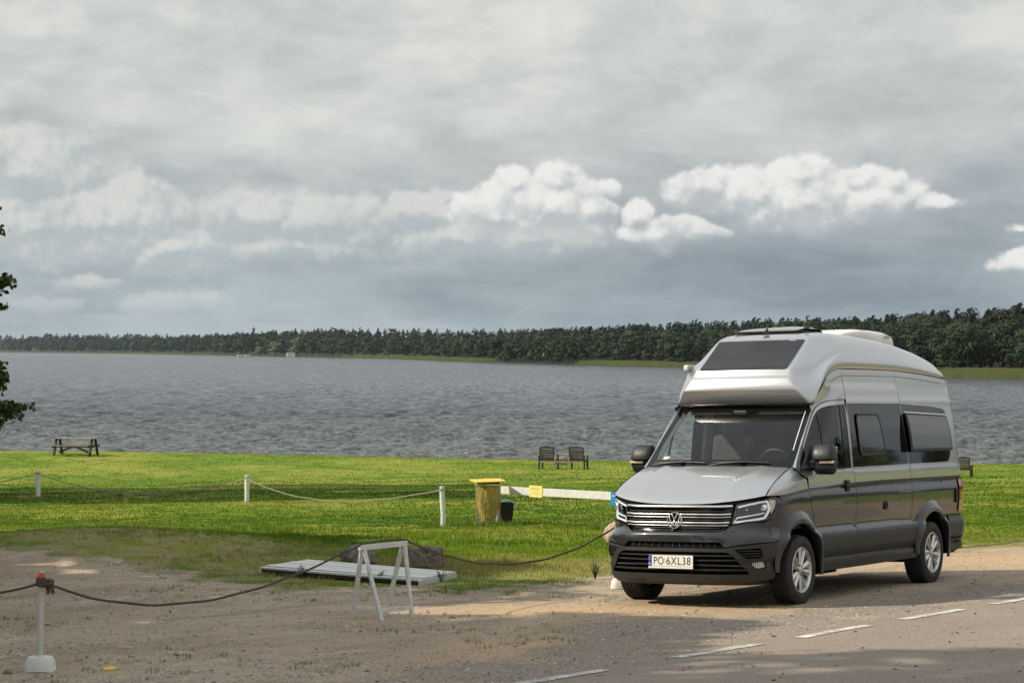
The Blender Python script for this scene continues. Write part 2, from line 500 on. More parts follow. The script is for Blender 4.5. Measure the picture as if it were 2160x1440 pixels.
def mat_ground():
    m, k, bs, out = new_mat('ground_soil_and_turf')
    P = k.n('ShaderNodeTexCoord').outputs['Object']
    gd = k.n('ShaderNodeAttribute', attribute_name='gd').outputs['Fac']
    rd = k.n('ShaderNodeAttribute', attribute_name='rd').outputs['Fac']
    mf = k.n('ShaderNodeAttribute', attribute_name='sun_sand').outputs['Fac']
    # dirt
    nb = k.noise(P, 0.55, 5, 0.6, 0.4)[0]
    nm = k.noise(P, 4.0, 6, 0.65)[0]
    nf = k.noise(P, 38.0, 4, 0.7)[0]
    ng = k.noise(P, 120.0, 2, 0.6)[0]
    a = k.mix(k.step(nb, 0.38, 0.62), (0.395, 0.285, 0.180), (0.50, 0.39, 0.262))
    a = k.mix(k.math('MULTIPLY', k.step(nm, 0.42, 0.66), 0.65), a, (0.32, 0.275, 0.235))
    # faint wheel tracks and drag marks along the road direction
    tr = k.noise(k.comb(k.vmath('DOT_PRODUCT', P, (0.60, 0.58, 0.0)), k.vmath('DOT_PRODUCT', P, (2.6, -2.0, 0.0)), 0.0), 0.55, 5, 0.6, 0.25)[0]
    a = k.mix(k.math('MULTIPLY', k.step(tr, 0.50, 0.66), 0.5), a, (0.20, 0.155, 0.115))
    a = k.mix(k.math('MULTIPLY', k.step(tr, 0.46, 0.34), 0.45), a, (0.56, 0.46, 0.34))
    # sandier patch by the van's front and road edge, sunlit strips painted in
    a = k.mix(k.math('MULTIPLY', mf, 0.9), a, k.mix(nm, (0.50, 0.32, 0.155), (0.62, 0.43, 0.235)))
    # grey gravel speckle
    a = k.mix(k.math('MULTIPLY', k.step(nf, 0.50, 0.62), 0.50), a, (0.50, 0.46, 0.41))
    a = k.mix(k.math('MULTIPLY', k.step(nf, 0.47, 0.36), 0.62), a, (0.15, 0.115, 0.09))
    a = k.mix(k.math('MULTIPLY', k.step(ng, 0.60, 0.72), 0.45), a, (0.66, 0.62, 0.56))
    # broken old asphalt left of the road line
    aw = k.math('ADD', rd, k.math('MULTIPLY', k.math('SUBTRACT', k.noise(P, 0.9, 5, 0.6)[0], 0.5), 1.6))
    asp = k.mix(k.step(nf, 0.40, 0.60), (0.19, 0.16, 0.135), (0.38, 0.33, 0.28))
    a = k.mix(k.math('MULTIPLY', k.step(aw, -0.10, 0.30), 0.85), a, asp)
    # turf soil
    n1 = k.noise(P, 0.16, 4, 0.55)[0]; n2 = k.noise(P, 1.7, 5, 0.6)[0]
    nfar = k.noise(k.vmath('MULTIPLY', P, (1.0, 0.5, 1)), 9.0, 4, 0.7)[0]
    g = k.mix(k.step(n2, 0.36, 0.64), (0.080, 0.150, 0.006), (0.160, 0.245, 0.010))
    g = k.mix(k.math('MULTIPLY', k.step(n1, 0.44, 0.60), 0.75), g, (0.27, 0.28, 0.040))
    g = k.mix(k.math('MULTIPLY', k.step(nfar, 0.5, 0.75), 0.35), g, (0.07, 0.12, 0.008))
    nfr = k.math('MULTIPLY', k.math('SUBTRACT', k.noise(P, 1.3, 6, 0.65)[0], 0.5), 5.0)
    gm = k.step(k.math('ADD', gd, nfr), -0.15, 0.5)
    # thin worn turf close to the dirt
    px_, py_, pz_ = k.sep(P)
    leftm = k.step(px_, -1.5, -4.0)
    thin = k.math('MULTIPLY', k.step(k.math('SUBTRACT', gd, k.math('MULTIPLY', leftm, 4.0)), 4.5, 0.5), k.step(n2, 0.40, 0.56))
    g = k.mix(k.math('MULTIPLY', thin, 0.75), g, (0.28, 0.23, 0.12))
    c = k.mix(gm, a, g)
    k.put(bs.inputs['Base Color'], c)
    bs.inputs['Roughness'].default_value = 0.92
    bs.inputs['Specular IOR Level'].default_value = 0.2
    hgt = k.math('ADD', k.math('MULTIPLY', nf, 0.5), k.math('MULTIPLY', ng, 0.3))
    hgt = k.math('ADD', hgt, k.math('MULTIPLY', nm, 0.9))
    b = k.n('ShaderNodeBump'); b.inputs['Strength'].default_value = 1.0; b.inputs['Distance'].default_value = 0.035
    k.link(hgt, b.inputs['Height']); k.link(b.outputs[0], bs.inputs['Normal'])
    return m

def mat_road():
    m, k, bs, out = new_mat('asphalt')
    P = k.n('ShaderNodeTexCoord').outputs['Object']
    nb = k.noise(P, 0.5, 5, 0.55)[0]; nf = k.noise(P, 55.0, 3, 0.75)[0]; ng = k.noise(P, 130.0, 2, 0.6)[0]; nm = k.noise(P, 3.0, 5, 0.6)[0]
    a = k.mix(k.step(nf, 0.36, 0.64), (0.165, 0.135, 0.108), (0.37, 0.308, 0.25))
    a = k.mix(k.math('MULTIPLY', k.step(nb, 0.42, 0.62), 0.40), a, (0.34, 0.285, 0.23))
    a = k.mix(k.math('MULTIPLY', k.step(nm, 0.5, 0.7), 0.25), a, (0.20, 0.17, 0.15))
    a = k.mix(k.math('MULTIPLY', k.step(ng, 0.60, 0.70), 0.6), a, (0.56, 0.51, 0.46))
    k.put(bs.inputs['Base Color'], a)
    bs.inputs['Roughness'].default_value = 0.85
    bs.inputs['Specular IOR Level'].default_value = 0.3
    b = k.n('ShaderNodeBump'); b.inputs['Strength'].default_value = 1.0; b.inputs['Distance'].default_value = 0.012
    k.link(k.math('ADD', nf, k.math('MULTIPLY', ng, 0.5)), b.inputs['Height']); k.link(b.outputs[0], bs.inputs['Normal'])
    return m

def mat_line():
    m, k, bs, out = new_mat('worn_road_paint')
    P = k.n('ShaderNodeTexCoord').outputs['Object']
    nf = k.noise(P, 45.0, 4, 0.7)[0]; nb = k.noise(P, 3.5, 4, 0.6)[0]
    w = k.step(k.math('ADD', nf, k.math('MULTIPLY', nb, 0.7)), 0.98, 0.74)
    k.put(bs.inputs['Base Color'], k.mix(w, (0.27, 0.24, 0.21), (0.62, 0.61, 0.58)))
    bs.inputs['Roughness'].default_value = 0.75
    return m

xs = axis_grid([(-6000, -600, 6), (-600, -60, 18), (-60, -14, 46), (-14, 14, 150), (14, 60, 46), (60, 600, 18), (600, 6000, 6)])
ys = axis_grid([(-400, -20, 12), (-20, 12, 26), (12, 44, 170), (44, 70, 70), (70, 104, 50), (104, 124, 40), (124, 400, 10), (400, 7000, 8)])
GX, GY = np.meshgrid(xs, ys)
GZ = H(GX, GY)
inner = (GX > -24) & (GX < 55) & (GY > -20) & (GY < 60)
RD = np.full(GX.shape, -5.0)
RD[inner] = road_d(GX[inner], GY[inner])
RD = np.clip(RD, -5, 8)
under = sstep(RD, 0.10, 0.5) * sstep(RD, 6.95, 6.6)
GZ = GZ - under * 0.05
GD = np.clip(GY - np.interp(GX, GBx, GBy), -6, 8)
# warm sand by the van's nose; sunlit strip's brightness painted into the colour
SUN_SAND = np.exp(-((GX - 0.9) / 2.1) ** 2 - ((GY - 23.3 - .12 * (GX - .9)) / 0.75) ** 2) + 0.8 * np.exp(-((GX - 0.1) / 0.8) ** 2 - ((GY - 19) / 1.8) ** 2) + 0.9 * np.exp(-((GX - 6.8) / 2.6) ** 2 - ((GY - 31.2) / 2.2) ** 2)
AP = np.clip(1.6 - np.abs(RD + 0.6) * 1.1, -1, 1) * sstep(GY, 12, 17) + 1.2 * np.exp(-((GX - 0.7) / 1.1) ** 2 - ((GY - 21.4) / 1.3) ** 2) - 0.75
ground = grid_mesh('ground', GX, GY, GZ, mat_ground(), {'gd': GD, 'rd': AP, 'sun_sand': np.clip(SUN_SAND, 0, 1)})
tag(ground, kind='structure')

# road sheet, ragged left edge, 6.4 m wide
sel = np.where((RP[:, 0] > -20) & (RP[:, 0] < 200))[0]
_ss = np.arange(sel[0], sel[-1], 0.25)
cx = np.interp(_ss, np.arange(len(RP)), RP[:, 0]); cy = np.interp(_ss, np.arange(len(RP)), RP[:, 1])
nx_ = np.interp(_ss, np.arange(len(RP)), RN[:, 0]); ny_ = np.interp(_ss, np.arange(len(RP)), RN[:, 1])
jag = 0.10 * (fbm(_ss * 1.3, _ss * 0, 4, 31) - 0.5) * 2 + 0.03
offs = np.array([-1, 0.0, 0.3, 1.0, 2.0, 3.2, 4.5, 5.6, 6.6, 6.9])
RXX = []; RYY = []
for j, o_ in enumerate(offs):
    oo = -0.22 - jag if j == 0 else o_
    RXX.append(cx + nx_ * oo); RYY.append(cy + ny_ * oo)
RXX = np.array(RXX).T; RYY = np.array(RYY).T
RZZ = H(RXX, RYY, True) + 0.006
RZZ[:, 0] = H(RXX[:, 0], RYY[:, 0]) + 0.002
road = grid_mesh('road', RXX, RYY, RZZ, mat_road())
tag(road, kind='structure')

# dashed edge line
M_LINE = mat_line()
def strip(p0, p1, w, dz, ragged=0.006):
    p0 = np.array(p0); p1 = np.array(p1); d = p1 - p0; L = np.hypot(*d); d /= L; n = np.array([d[1], -d[0]])
    m = max(8, int(L / 0.06)); t = np.linspace(0, L, m)
    a = p0 + d * t[:, None]; r0 = ragged * (rng.rand(m) - 0.5) * 2; r1 = ragged * (rng.rand(m) - 0.5) * 2
    A = a - n * (w / 2 + r0)[:, None]; B = a + n * (w / 2 + r1)[:, None]
    X = np.stack([A[:, 0], B[:, 0]], 1); Y = np.stack([A[:, 1], B[:, 1]], 1)
    return X, Y, H(X, Y) + dz
for i, (a, b) in enumerate([((-2.6, 12.69), (-1.75, 13.89)), ((-0.02, 16.35), (0.70, 17.38)), ((1.31, 18.22), (2.12, 19.37)), ((2.52, 19.94), (3.30, 21.04)), ((3.70, 21.62), (4.50, 22.75)), ((4.93, 23.36), (5.72, 24.47)), ((6.15, 25.05), (6.95, 26.15))]):
    X, Y, Z = strip(a, b, 0.125, 0.0115)
    o = grid_mesh('edge_line_dash', X, Y, Z, M_LINE, smooth=False)
    o.parent = road

# ================================================================ lake
def mat_water():
    m, k, bs, out = new_mat('lake_water')
    P = k.n('ShaderNodeTexCoord').outputs['Object']
    W1 = k.noise(k.vmath('MULTIPLY', P, (1.2, 2.2, 1)), 1.5, 6, 0.68, 0.6)[0]
    W2 = k.noise(k.vmath('MULTIPLY', P, (0.30, 0.75, 1)), 1.0, 6, 0.65, 0.4)[0]
    W3 = k.noise(k.vmath('MULTIPLY', P, (1.0, 1.6, 1)), 7.0, 4, 0.65, 0.0)[0]
    x, y, z = k.sep(P)
    near = k.step(y, 240, 118)
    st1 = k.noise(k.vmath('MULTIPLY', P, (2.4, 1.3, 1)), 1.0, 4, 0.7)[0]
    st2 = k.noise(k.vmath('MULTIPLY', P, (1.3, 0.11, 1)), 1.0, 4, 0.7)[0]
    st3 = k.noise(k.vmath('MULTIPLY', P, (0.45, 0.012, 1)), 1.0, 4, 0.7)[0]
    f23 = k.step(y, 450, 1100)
    fleck = k.mixf(k.step(y, 150, 320), st1, k.mixf(f23, st2, st3))
    fleck = k.step(fleck, 0.34, 0.68)
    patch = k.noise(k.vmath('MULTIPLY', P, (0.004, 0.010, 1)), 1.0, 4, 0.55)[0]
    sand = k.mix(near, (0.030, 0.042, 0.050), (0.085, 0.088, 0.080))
    sand = k.mix(fleck, k.mix(1.0, sand, (0.55, 0.57, 0.60), 'MULTIPLY'), k.mix(1.0, sand, (1.8, 1.9, 2.0), 'MULTIPLY'))  # light and dark ripple reflections put into the water's colour
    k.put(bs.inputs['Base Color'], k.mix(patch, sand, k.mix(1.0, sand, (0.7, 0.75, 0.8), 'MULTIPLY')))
    k.put(bs.inputs['Roughness'], k.mixf(fleck, 0.30, 0.06))
    bs.inputs['IOR'].default_value = 1.333
    b = k.n('ShaderNodeBump'); b.inputs['Strength'].default_value = 1.0; b.inputs['Distance'].default_value = 1.0
    hh = k.math('ADD', k.math('MULTIPLY', W1, 0.20), k.math('MULTIPLY', W2, 0.40))
    hh = k.math('ADD', hh, k.math('MULTIPLY', W3, 0.035))
    W4 = k.noise(k.vmath('MULTIPLY', P, (0.05, 0.16, 1)), 1.0, 5, 0.6, 0.3)[0]
    hh = k.math('ADD', hh, k.math('MULTIPLY', W4, k.step(y, 180, 700, 0.0, 2.2)))
    k.link(hh, b.inputs['Height']); k.link(b.outputs[0], bs.inputs['Normal'])
    return m

nr, nc = 1300, 640
yr = 104.0 * (6500.0 / 104.0) ** (np.linspace(0, 1, nr) ** 1.25)
tx = np.linspace(-0.42, 0.42, nc)
WX = yr[:, None] * tx[None, :]; WY = np.repeat(yr[:, None], nc, 1)
WZ = np.zeros_like(WX)
wr = np.random.RandomState(3)
step_y = np.gradient(yr)[:, None]
for i in range(60):
    lam = 0.40 * (2.8 / 0.40) ** wr.rand()
    th = math.radians(wr.normal(0, 26)) - math.pi / 2 + 0.25
    kx, ky = math.cos(th) * 2 * PI / lam, math.sin(th) * 2 * PI / lam
    A = 0.0125 * lam ** 0.9 * (0.6 + 0.8 * wr.rand())
    ph = wr.rand() * 2 * PI
    fade = np.clip((lam / (2.0 * step_y)) - 0.6, 0, 1)
    arg = kx * WX + ky * WY + ph + 0.9 * np.sin(WX * 0.05 + i) * np.cos(WY * 0.031 + i * 2)
    wv = np.sin(arg); WZ += fade * A * (wv + 0.25 * np.cos(2 * arg))
gust = 0.55 + 0.9 * fbm(WX * 0.02, WY * 0.045, 3, 77)
WZ = WZ * gust + ZW
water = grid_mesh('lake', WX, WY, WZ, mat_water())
tag(water, kind='structure')
# the same lake beyond the field of view on either side
for s in (-1, 1):
    yy = 104.0 * (6500.0 / 104.0) ** np.linspace(0, 1, 120)
    xx = np.concatenate([[0.42], np.linspace(0.6, 12, 20)])
    SX = np.clip(yy[:, None] * xx[None, :], 0, 6500) * s
    SX[:, 0] = yy * 0.42 * s
    SY = np.repeat(yy[:, None], len(xx), 1)
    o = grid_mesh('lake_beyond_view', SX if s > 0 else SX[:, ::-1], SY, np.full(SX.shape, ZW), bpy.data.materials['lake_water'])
    o.name = 'lake_side'
    tag(o, kind='structure')
# ================================================================ far shore: land, reeds, forest
SH = np.array([(-9000, 5200), (-4000, 4700), (-1500, 4300), (-877, 3900), (-432, 2657), (-235, 1949), (-122, 1538), (-64, 1329), (-8, 974), (12, 905), (30, 835), (45, 775), (58, 731), (74, 600), (90, 471), (101, 450), (125, 405), (150, 340), (185, 260), (230, 190), (300, 120), (420, 60), (600, 20), (1500, -100), (5000, -300)], float)
_ss0 = np.r_[0, np.cumsum(np.hypot(*np.diff(SH, axis=0).T))]
def shore_pts(step_near=4.0):
    d = np.arange(0, _ss0[-1], step_near)
    X = np.interp(d, _ss0, SH[:, 0]); Y = np.interp(d, _ss0, SH[:, 1])
    # smooth slightly and wiggle
    kx = np.convolve(np.pad(X, 6, 'edge'), np.ones(13) / 13, 'valid'); ky = np.convolve(np.pad(Y, 6, 'edge'), np.ones(13) / 13, 'valid')
    return d, kx, ky
SD, SXp, SYp = shore_pts()
TXs = np.gradient(SXp); TYs = np.gradient(SYp); tl = np.hypot(TXs, TYs); NXs = -TYs / tl; NYs = TXs / tl       # points inland
flipn = np.where(NYs < 0, -1, 1); 
NXs = -TYs / tl; NYs = TXs / tl
def inland(i, off):
    return SXp[i] + NXs[i] * off, SYp[i] + NYs[i] * off
# decide the inland side: away from the camera
if (SXp[len(SXp) // 3] * NXs[len(SXp) // 3] + SYp[len(SXp) // 3] * NYs[len(SXp) // 3]) < 0: NXs, NYs = -NXs, -NYs
def rise(dist, off):
    """height of the land above the lake; hills are higher far away on the left"""
    k = np.interp(dist, [0, 600, 1200, 2200, 4500], [1.0, 1.0, 1.0, 1.3, 2.2])
    return 0.35 * (1 - np.exp(-np.maximum(off, 0) / 3)) + k * (np.interp(off, [0, 15, 60, 140, 400, 1200], [0, 0.5, 3.4, 6.0, 10.5, 13.5]))
ii = np.arange(0, len(SXp), 6)
offs_ = np.array([-2.0, 0.0, 3, 8, 15, 30, 60, 100, 160, 260, 400, 700, 1200])
LX = SXp[ii][:, None] + NXs[ii][:, None] * offs_[None]; LY = SYp[ii][:, None] + NYs[ii][:, None] * offs_[None]
Dn = np.hypot(SXp[ii], SYp[ii])[:, None]
LZ = ZW + rise(Dn, offs_[None]) - (offs_[None] < -1) * 0.6
m_, k_, b_, o_ = new_mat('forest_floor')
P_ = k_.n('ShaderNodeTexCoord').outputs['Object']
k_.put(b_.inputs['Base Color'], k_.mix(k_.noise(P_, 0.15, 4, 0.6)[0], (0.018, 0.024, 0.010), (0.032, 0.038, 0.016))); b_.inputs['Roughness'].default_value = 0.95
far_land = grid_mesh('far_shore_land', LX, LY, LZ, m_)
tag(far_land, kind='structure')

def mat_leaf(name, cols, rough=0.75, objvar=True, sat=1.0):
    m, k, bs, out = new_mat(name)
    r = k.n('ShaderNodeAttribute', attribute_name='lv').outputs['Fac']
    tv = k.n('ShaderNodeAttribute', attribute_name='tv').outputs['Fac']
    oi = k.n('ShaderNodeObjectInfo').outputs['Random']
    v = k.math('FRACT', k.math('ADD', tv, oi))
    rp = k.n('ShaderNodeValToRGB'); rp.color_ramp.interpolation = 'LINEAR'
    e = rp.color_ramp.elements
    e[0].position = 0; e[0].color = (*cols[0], 1); e[1].position = 1; e[1].color = (*cols[-1], 1)
    for i, c in enumerate(cols[1:-1]): q = e.new((i + 1) / (len(cols) - 1)); q.color = (*c, 1)
    k.link(v, rp.inputs[0])
    c = k.mix(r, k.mix(1.0, rp.outputs[0], (0.86, 0.87, 0.86), 'MULTIPLY'), k.mix(1.0, rp.outputs[0], (1.12, 1.11, 1.06), 'MULTIPLY'))
    k.put(bs.inputs['Base Color'], c)
    bs.inputs['Roughness'].default_value = rough; bs.inputs['Specular IOR Level'].default_value = 0.25
    return m
M_DECID = mat_leaf('broadleaf_foliage', [(0.015, 0.029, 0.012), (0.021, 0.038, 0.013), (0.027, 0.045, 0.015), (0.018, 0.033, 0.013), (0.034, 0.048, 0.018), (0.015, 0.028, 0.012), (0.030, 0.032, 0.018), (0.021, 0.037, 0.014)])  # cloud shade on the far wood is put into these darkened greens
M_PINE = mat_leaf('pine_foliage', [(0.010, 0.020, 0.012), (0.013, 0.024, 0.013), (0.016, 0.025, 0.013), (0.011, 0.021, 0.012)])  # pine greens also darkened to carry the cloud shade
M_WILLOW = mat_leaf('pale_willow_foliage', [(0.11, 0.14, 0.06), (0.14, 0.17, 0.08), (0.12, 0.15, 0.06)])
M_BARK = simple_mat('bark', (0.075, 0.055, 0.040), 0.9, var=.3, bump=.01, bscale=12)
M_BARKP = simple_mat('pine_bark', (0.13, 0.075, 0.045), 0.9, var=.3)

def leaf_cloud(n, blobs, size, r, jitter=0.35, up=0.35):
    """n leaf-clump quads on and in a union of ellipsoids; returns V, F, normals, shade"""
    b = np.array(blobs, float)                       # cx cy cz rx ry rz
    w = (b[:, 3] * b[:, 4] + b[:, 3] * b[:, 5]); w /= w.sum()
    k = r.choice(len(b), n, p=w)
    d = r.normal(size=(n, 3)); d /= np.linalg.norm(d, axis=1)[:, None]
    d[:, 2] = np.where(d[:, 2] < -0.35, -d[:, 2] * .6, d[:, 2])
    rad = 1 - np.abs(r.normal(0, 0.16, n)); 
    c = b[k, :3] + d * b[k, 3:6] * rad[:, None]
    nn = d / b[k, 3:6]; nn /= np.linalg.norm(nn, axis=1)[:, None]
    q = nn + r.normal(0, jitter, (n, 3)) + [0, 0, up]; q /= np.linalg.norm(q, axis=1)[:, None]
    a = np.cross(q, r.normal(size=(n, 3))); a /= np.linalg.norm(a, axis=1)[:, None]
    bb = np.cross(q, a)
    s = size * (0.6 + 0.8 * r.rand(n))[:, None]
    s2 = s * (0.55 + 0.35 * r.rand(n))[:, None]
    V = np.stack([c - a * s, c - bb * s2 + a * s * .1, c + a * s * .9, c + bb * s2 - a * s * .1], 1).reshape(-1, 3)
    F = np.arange(n * 4).reshape(n, 4)
    return V, F, np.repeat(nn * .85 + q * .15 + [0, 0, .10], 4, 0), np.repeat(r.rand(n), 4)

def tree_shape(kind, seed):
    r = np.random.RandomState(seed)
    B = []
    if kind == 'broad':
        h = 1.0
        nb = r.randint(9, 14)
        for i in range(nb):
            t = r.rand() ** .8; z = .16 + .74 * t; rr = .27 * math.sin(PI * min(1, .18 + .80 * t)) + .04; an = r.rand() * 2 * PI
            o = rr * .75
            B.append((o * math.cos(an), o * math.sin(an), z, .15 + .08 * r.rand(), .15 + .08 * r.rand(), .10 + .08 * r.rand()))
        B.append((0, 0, .5, .22, .22, .36))
        return B, 1.0
    if kind == 'pine':
        nb = r.randint(7, 11)
        for i in range(nb):
            t = i / (nb - 1); z = .42 + .52 * t; rr = .20 * (1 - t) ** .6 + .035; an = r.rand() * 2 * PI
            B.append((rr * .6 * math.cos(an) + .05 * t, rr * .6 * math.sin(an), z, rr * .65, rr * .65, .055 + .02 * r.rand()))
        B.append((.04, 0, .80, .05, .05, .17))
        # wind-combed tip leaning one way
        B.append((.075, 0, .97, .035, .03, .05))
        return B, 1.0
    if kind == 'bush':
        for i in range(6):
            B.append((r.normal(0, .3), r.normal(0, .2), .35 + .2 * r.rand(), .35, .3, .3))
        return B, 1.0

def tree_mesh(name, kind, seed, nleaf, leaf, mat, trunk=True):
    r = np.random.RandomState(seed + 50)
    B, _ = tree_shape(kind, seed)
    V, F, N, S = leaf_cloud(nleaf, B, leaf, r, .30)
    verts = V; faces = F; nor = N; lv = S; mi = np.zeros(len(F), int)
    if trunk:
        tr = []; k = 6; hs = np.linspace(0, .72 if kind != 'pine' else .95, 5)
        for i, z in enumerate(hs):
            rr = (.018 if kind != 'pine' else .012) * (1.25 - z)
            for j in range(k): tr.append((rr * math.cos(2 * PI * j / k) + (.02 * z), rr * math.sin(2 * PI * j / k), z))
        tf = [(i * k + j, i * k + (j + 1) % k, (i + 1) * k + (j + 1) % k, (i + 1) * k + j) for i in range(4) for j in range(k)]
        tr = np.array(tr); tn = tr * [1, 1, 0] + 1e-6; tn = tn / np.linalg.norm(tn, axis=1)[:, None]
        b0 = len(verts); verts = np.vstack([verts, tr]); faces = np.vstack([faces, np.array(tf) + b0]); nor = np.vstack([nor, tn]); lv = np.r_[lv, np.full(len(tr), .5)]; mi = np.r_[mi, np.ones(len(tf), int)]
    return verts, faces, nor, lv, mi

def mesh_from(name, V, F, N, lv, mi, mats, tv=None):
    me = bpy.data.meshes.new(name)
    me.vertices.add(len(V)); me.vertices.foreach_set('co', np.asarray(V, np.float32).ravel())
    me.loops.add(len(F) * 4); me.loops.foreach_set('vertex_index', np.asarray(F, np.int32).ravel())
    me.polygons.add(len(F)); me.polygons.foreach_set('loop_start', np.arange(0, len(F) * 4, 4, dtype=np.int32)); me.polygons.foreach_set('loop_total', np.full(len(F), 4, np.int32))
    me.polygons.foreach_set('use_smooth', np.ones(len(F), bool)); me.polygons.foreach_set('material_index', np.asarray(mi, np.int32))
    for m in mats: me.materials.append(m)
    a = me.attributes.new('lv', 'FLOAT', 'POINT'); a.data.foreach_set('value', np.asarray(lv, np.float32))
    if tv is not None:
        a = me.attributes.new('tv', 'FLOAT', 'POINT'); a.data.foreach_set('value', np.asarray(tv, np.float32))
    me.update(calc_edges=True)
    N = np.asarray(N); N = N / np.maximum(np.linalg.norm(N, axis=1), 1e-6)[:, None]
    me.normals_split_custom_set_from_vertices(N.tolist())
    return me

NEARV = {}
for kind, nv, nl, ls in (('broad', 7, 1900, .024), ('pine', 6, 900, .022), ('bush', 3, 700, .06)):
    for i in range(nv):
        V, F, N, lv, mi = tree_mesh(kind, kind, 11 * i + len(kind), nl, ls, None, kind != 'bush')
        NEARV[(kind, i)] = (V, F, N, lv, mi)
# positions of every far-shore tree
tr_ = np.random.RandomState(21)
TREES = []
CAMX, CAMY = 0.0, 0.0
cum = SD
i = 0
def add_tree(x, y, z, h, kind, row): TREES.append((x, y, z, h, kind, row))
pos = 0.0
while pos < SD[-1] - 5:
    i = int(pos / 4.0)
    D = math.hypot(SXp[i], SYp[i]); px = 1080 + 4800 * SXp[i] / max(SYp[i], 1)
    vis = SYp[i] > 20 and -2200 < px < 6500
    if not vis: pos += 12; continue
    sp = max(4.2, D * .0052)
    hk = float(np.interp(px, [0, 300, 500, 700, 850, 1050, 1250, 1500, 1800, 2160, 3000], [1.20, 1.0, 1.18, 1.05, .98, 1.0, 1.04, .98, .98, 1.04, 1.0]))
    rows_ = (3, 9, 16, 24, 33, 44, 58) if D < 1200 else (6, 20, 40, 70)
    for rI, off in enumerate(rows_):
        o_ = off + tr_.normal(0, 1.6) + (4 if (800 < px < 1045 or 1245 < px < 1460) else 0) + (14 if 1980 < px < 2500 else 0)
        if tr_.rand() < .08: continue
        j = min(max(i + int(tr_.normal(0, 1)), 0), len(SXp) - 1)
        x = SXp[j] + NXs[j] * o_ + tr_.normal(0, sp * .3); y = SYp[j] + NYs[j] * o_ + tr_.normal(0, sp * .3)
        z = ZW + float(rise(D, o_))
        far = D > 1300
        if rI == 0 and tr_.rand() < .35 and not far: kind = 'bush'; h = tr_.uniform(2.5, 4.5)
        elif rI <= (2 if not far else 0): kind = 'broad' if tr_.rand() < .93 else 'pine'; h = tr_.uniform(8.5, 11.5) * hk
        else: kind = 'pine' if tr_.rand() < (.78 if px > 900 else .7) else 'broad'; h = tr_.uniform(10.8, 13.4) * hk
        if far: h *= np.interp(D, [1300, 2000, 4000], [1.05, 1.25, 1.55])
        h *= float(np.interp(px, [1250, 1500, 1800, 2160, 2600], [1.0, 1.03, 1.10, 1.14, 1.10]))
        add_tree(x, y, z, h, kind, rI)
    pos += sp * (0.8 + .4 * tr_.rand())
T_ = np.array([(t[0], t[1], t[2], t[3]) for t in TREES])
pxs = 1080 + 4800 * T_[:, 0] / T_[:, 1]
app = T_[:, 3] / T_[:, 1] * np.where((pxs > -30) & (pxs < 2190), 1, 0.0)
# front rows first: a tree behind five others is hardly seen
app *= np.array([1.0 if t[5] in (0, 1, 2) else (.9 if t[5] >= 4 else .8) for t in TREES])
order = np.argsort(-app)
indiv = set(order[:290].tolist())
mats_of = {'broad': [M_DECID, M_BARK], 'pine': [M_PINE, M_BARKP], 'bush': [M_DECID, M_BARK]}
MESHES = {k: mesh_from('far_' + k[0], *v, mats_of[k[0]]) for k, v in NEARV.items()}
nvar = {'broad': 7, 'pine': 6, 'bush': 3}
LAB = {'broad': ('tree', 'broadleaf_tree', 'broadleaf trees of the far shore wood'), 'pine': ('tree', 'pine_tree', 'pines of the far shore wood'), 'bush': ('bush', 'shore_bush', 'bushes at the far waterline')}
MARKS = [(60, 'far left treeline end'), (165, 'picnic table'), (330, 'slack lawn rope'), (520, 'lookout tower'), (613, 'tiny boathouse'), (700, 'middle reed belt start'), (855, 'white trestle'), (935, 'knotty white post'),
         (1030, 'yellow litter bin'), (1105, 'barrier notice'), (1160, 'left garden seat back'), (1222, 'right garden seat back'), (1290, 'right reed belt tip'), (1350, 'left van mirror'), (1415, 'reeds beside van roof'), (1462, 'van awning end'), (1530, 'roof hatch left end'), (1607, 'shark-fin antenna'),
         (1700, 'roof hatch right end'), (1790, 'air conditioner front'), (1875, 'air conditioner rear'), (1940, 'sloping rear van roof'), (1990, 'van rear edge'), (2035, 'half-hidden garden seat'), (2090, 'right shore bend'), (2150, 'right photo edge')]
USED = {}
def far_label(kind, px, row, h, D):
    m = min(MARKS, key=lambda q: abs(q[0] - px)); side = 'above' if abs(px - m[0]) < 9 else ('just left of' if px < m[0] and m[0] - px < 24 else 'left of' if px < m[0] else 'just right of' if px - m[0] < 24 else 'right of')
    size = 'tall' if h > np.interp(D, [400, 1300, 3000], [11.6, 12.6, 17]) else ('short' if h < np.interp(D, [400, 1300, 3000], [9.2, 9.9, 14]) else 'middling')
    depth = 'at the waterline' if row == 0 else 'near the front' if row <= 2 else 'in mid-wood' if row <= 4 else 'on the skyline'
    kn = {'broad': 'round broadleaf', 'pine': 'dark pine', 'bush': 'low bush'}[kind]
    for q in ('%s %s %s, %s %s' % (size, kn, depth, side, m[1]), '%s %s across the lake, %s %s' % (size, kn, side, m[1]), '%s %s standing %s, %s %s' % (size, kn, depth, side, m[1]), '%s dark green %s %s, %s %s' % (size, kn.split()[-1], depth, side, m[1])):
        if q not in USED: break
    USED[q] = 1
    return q
rest = []
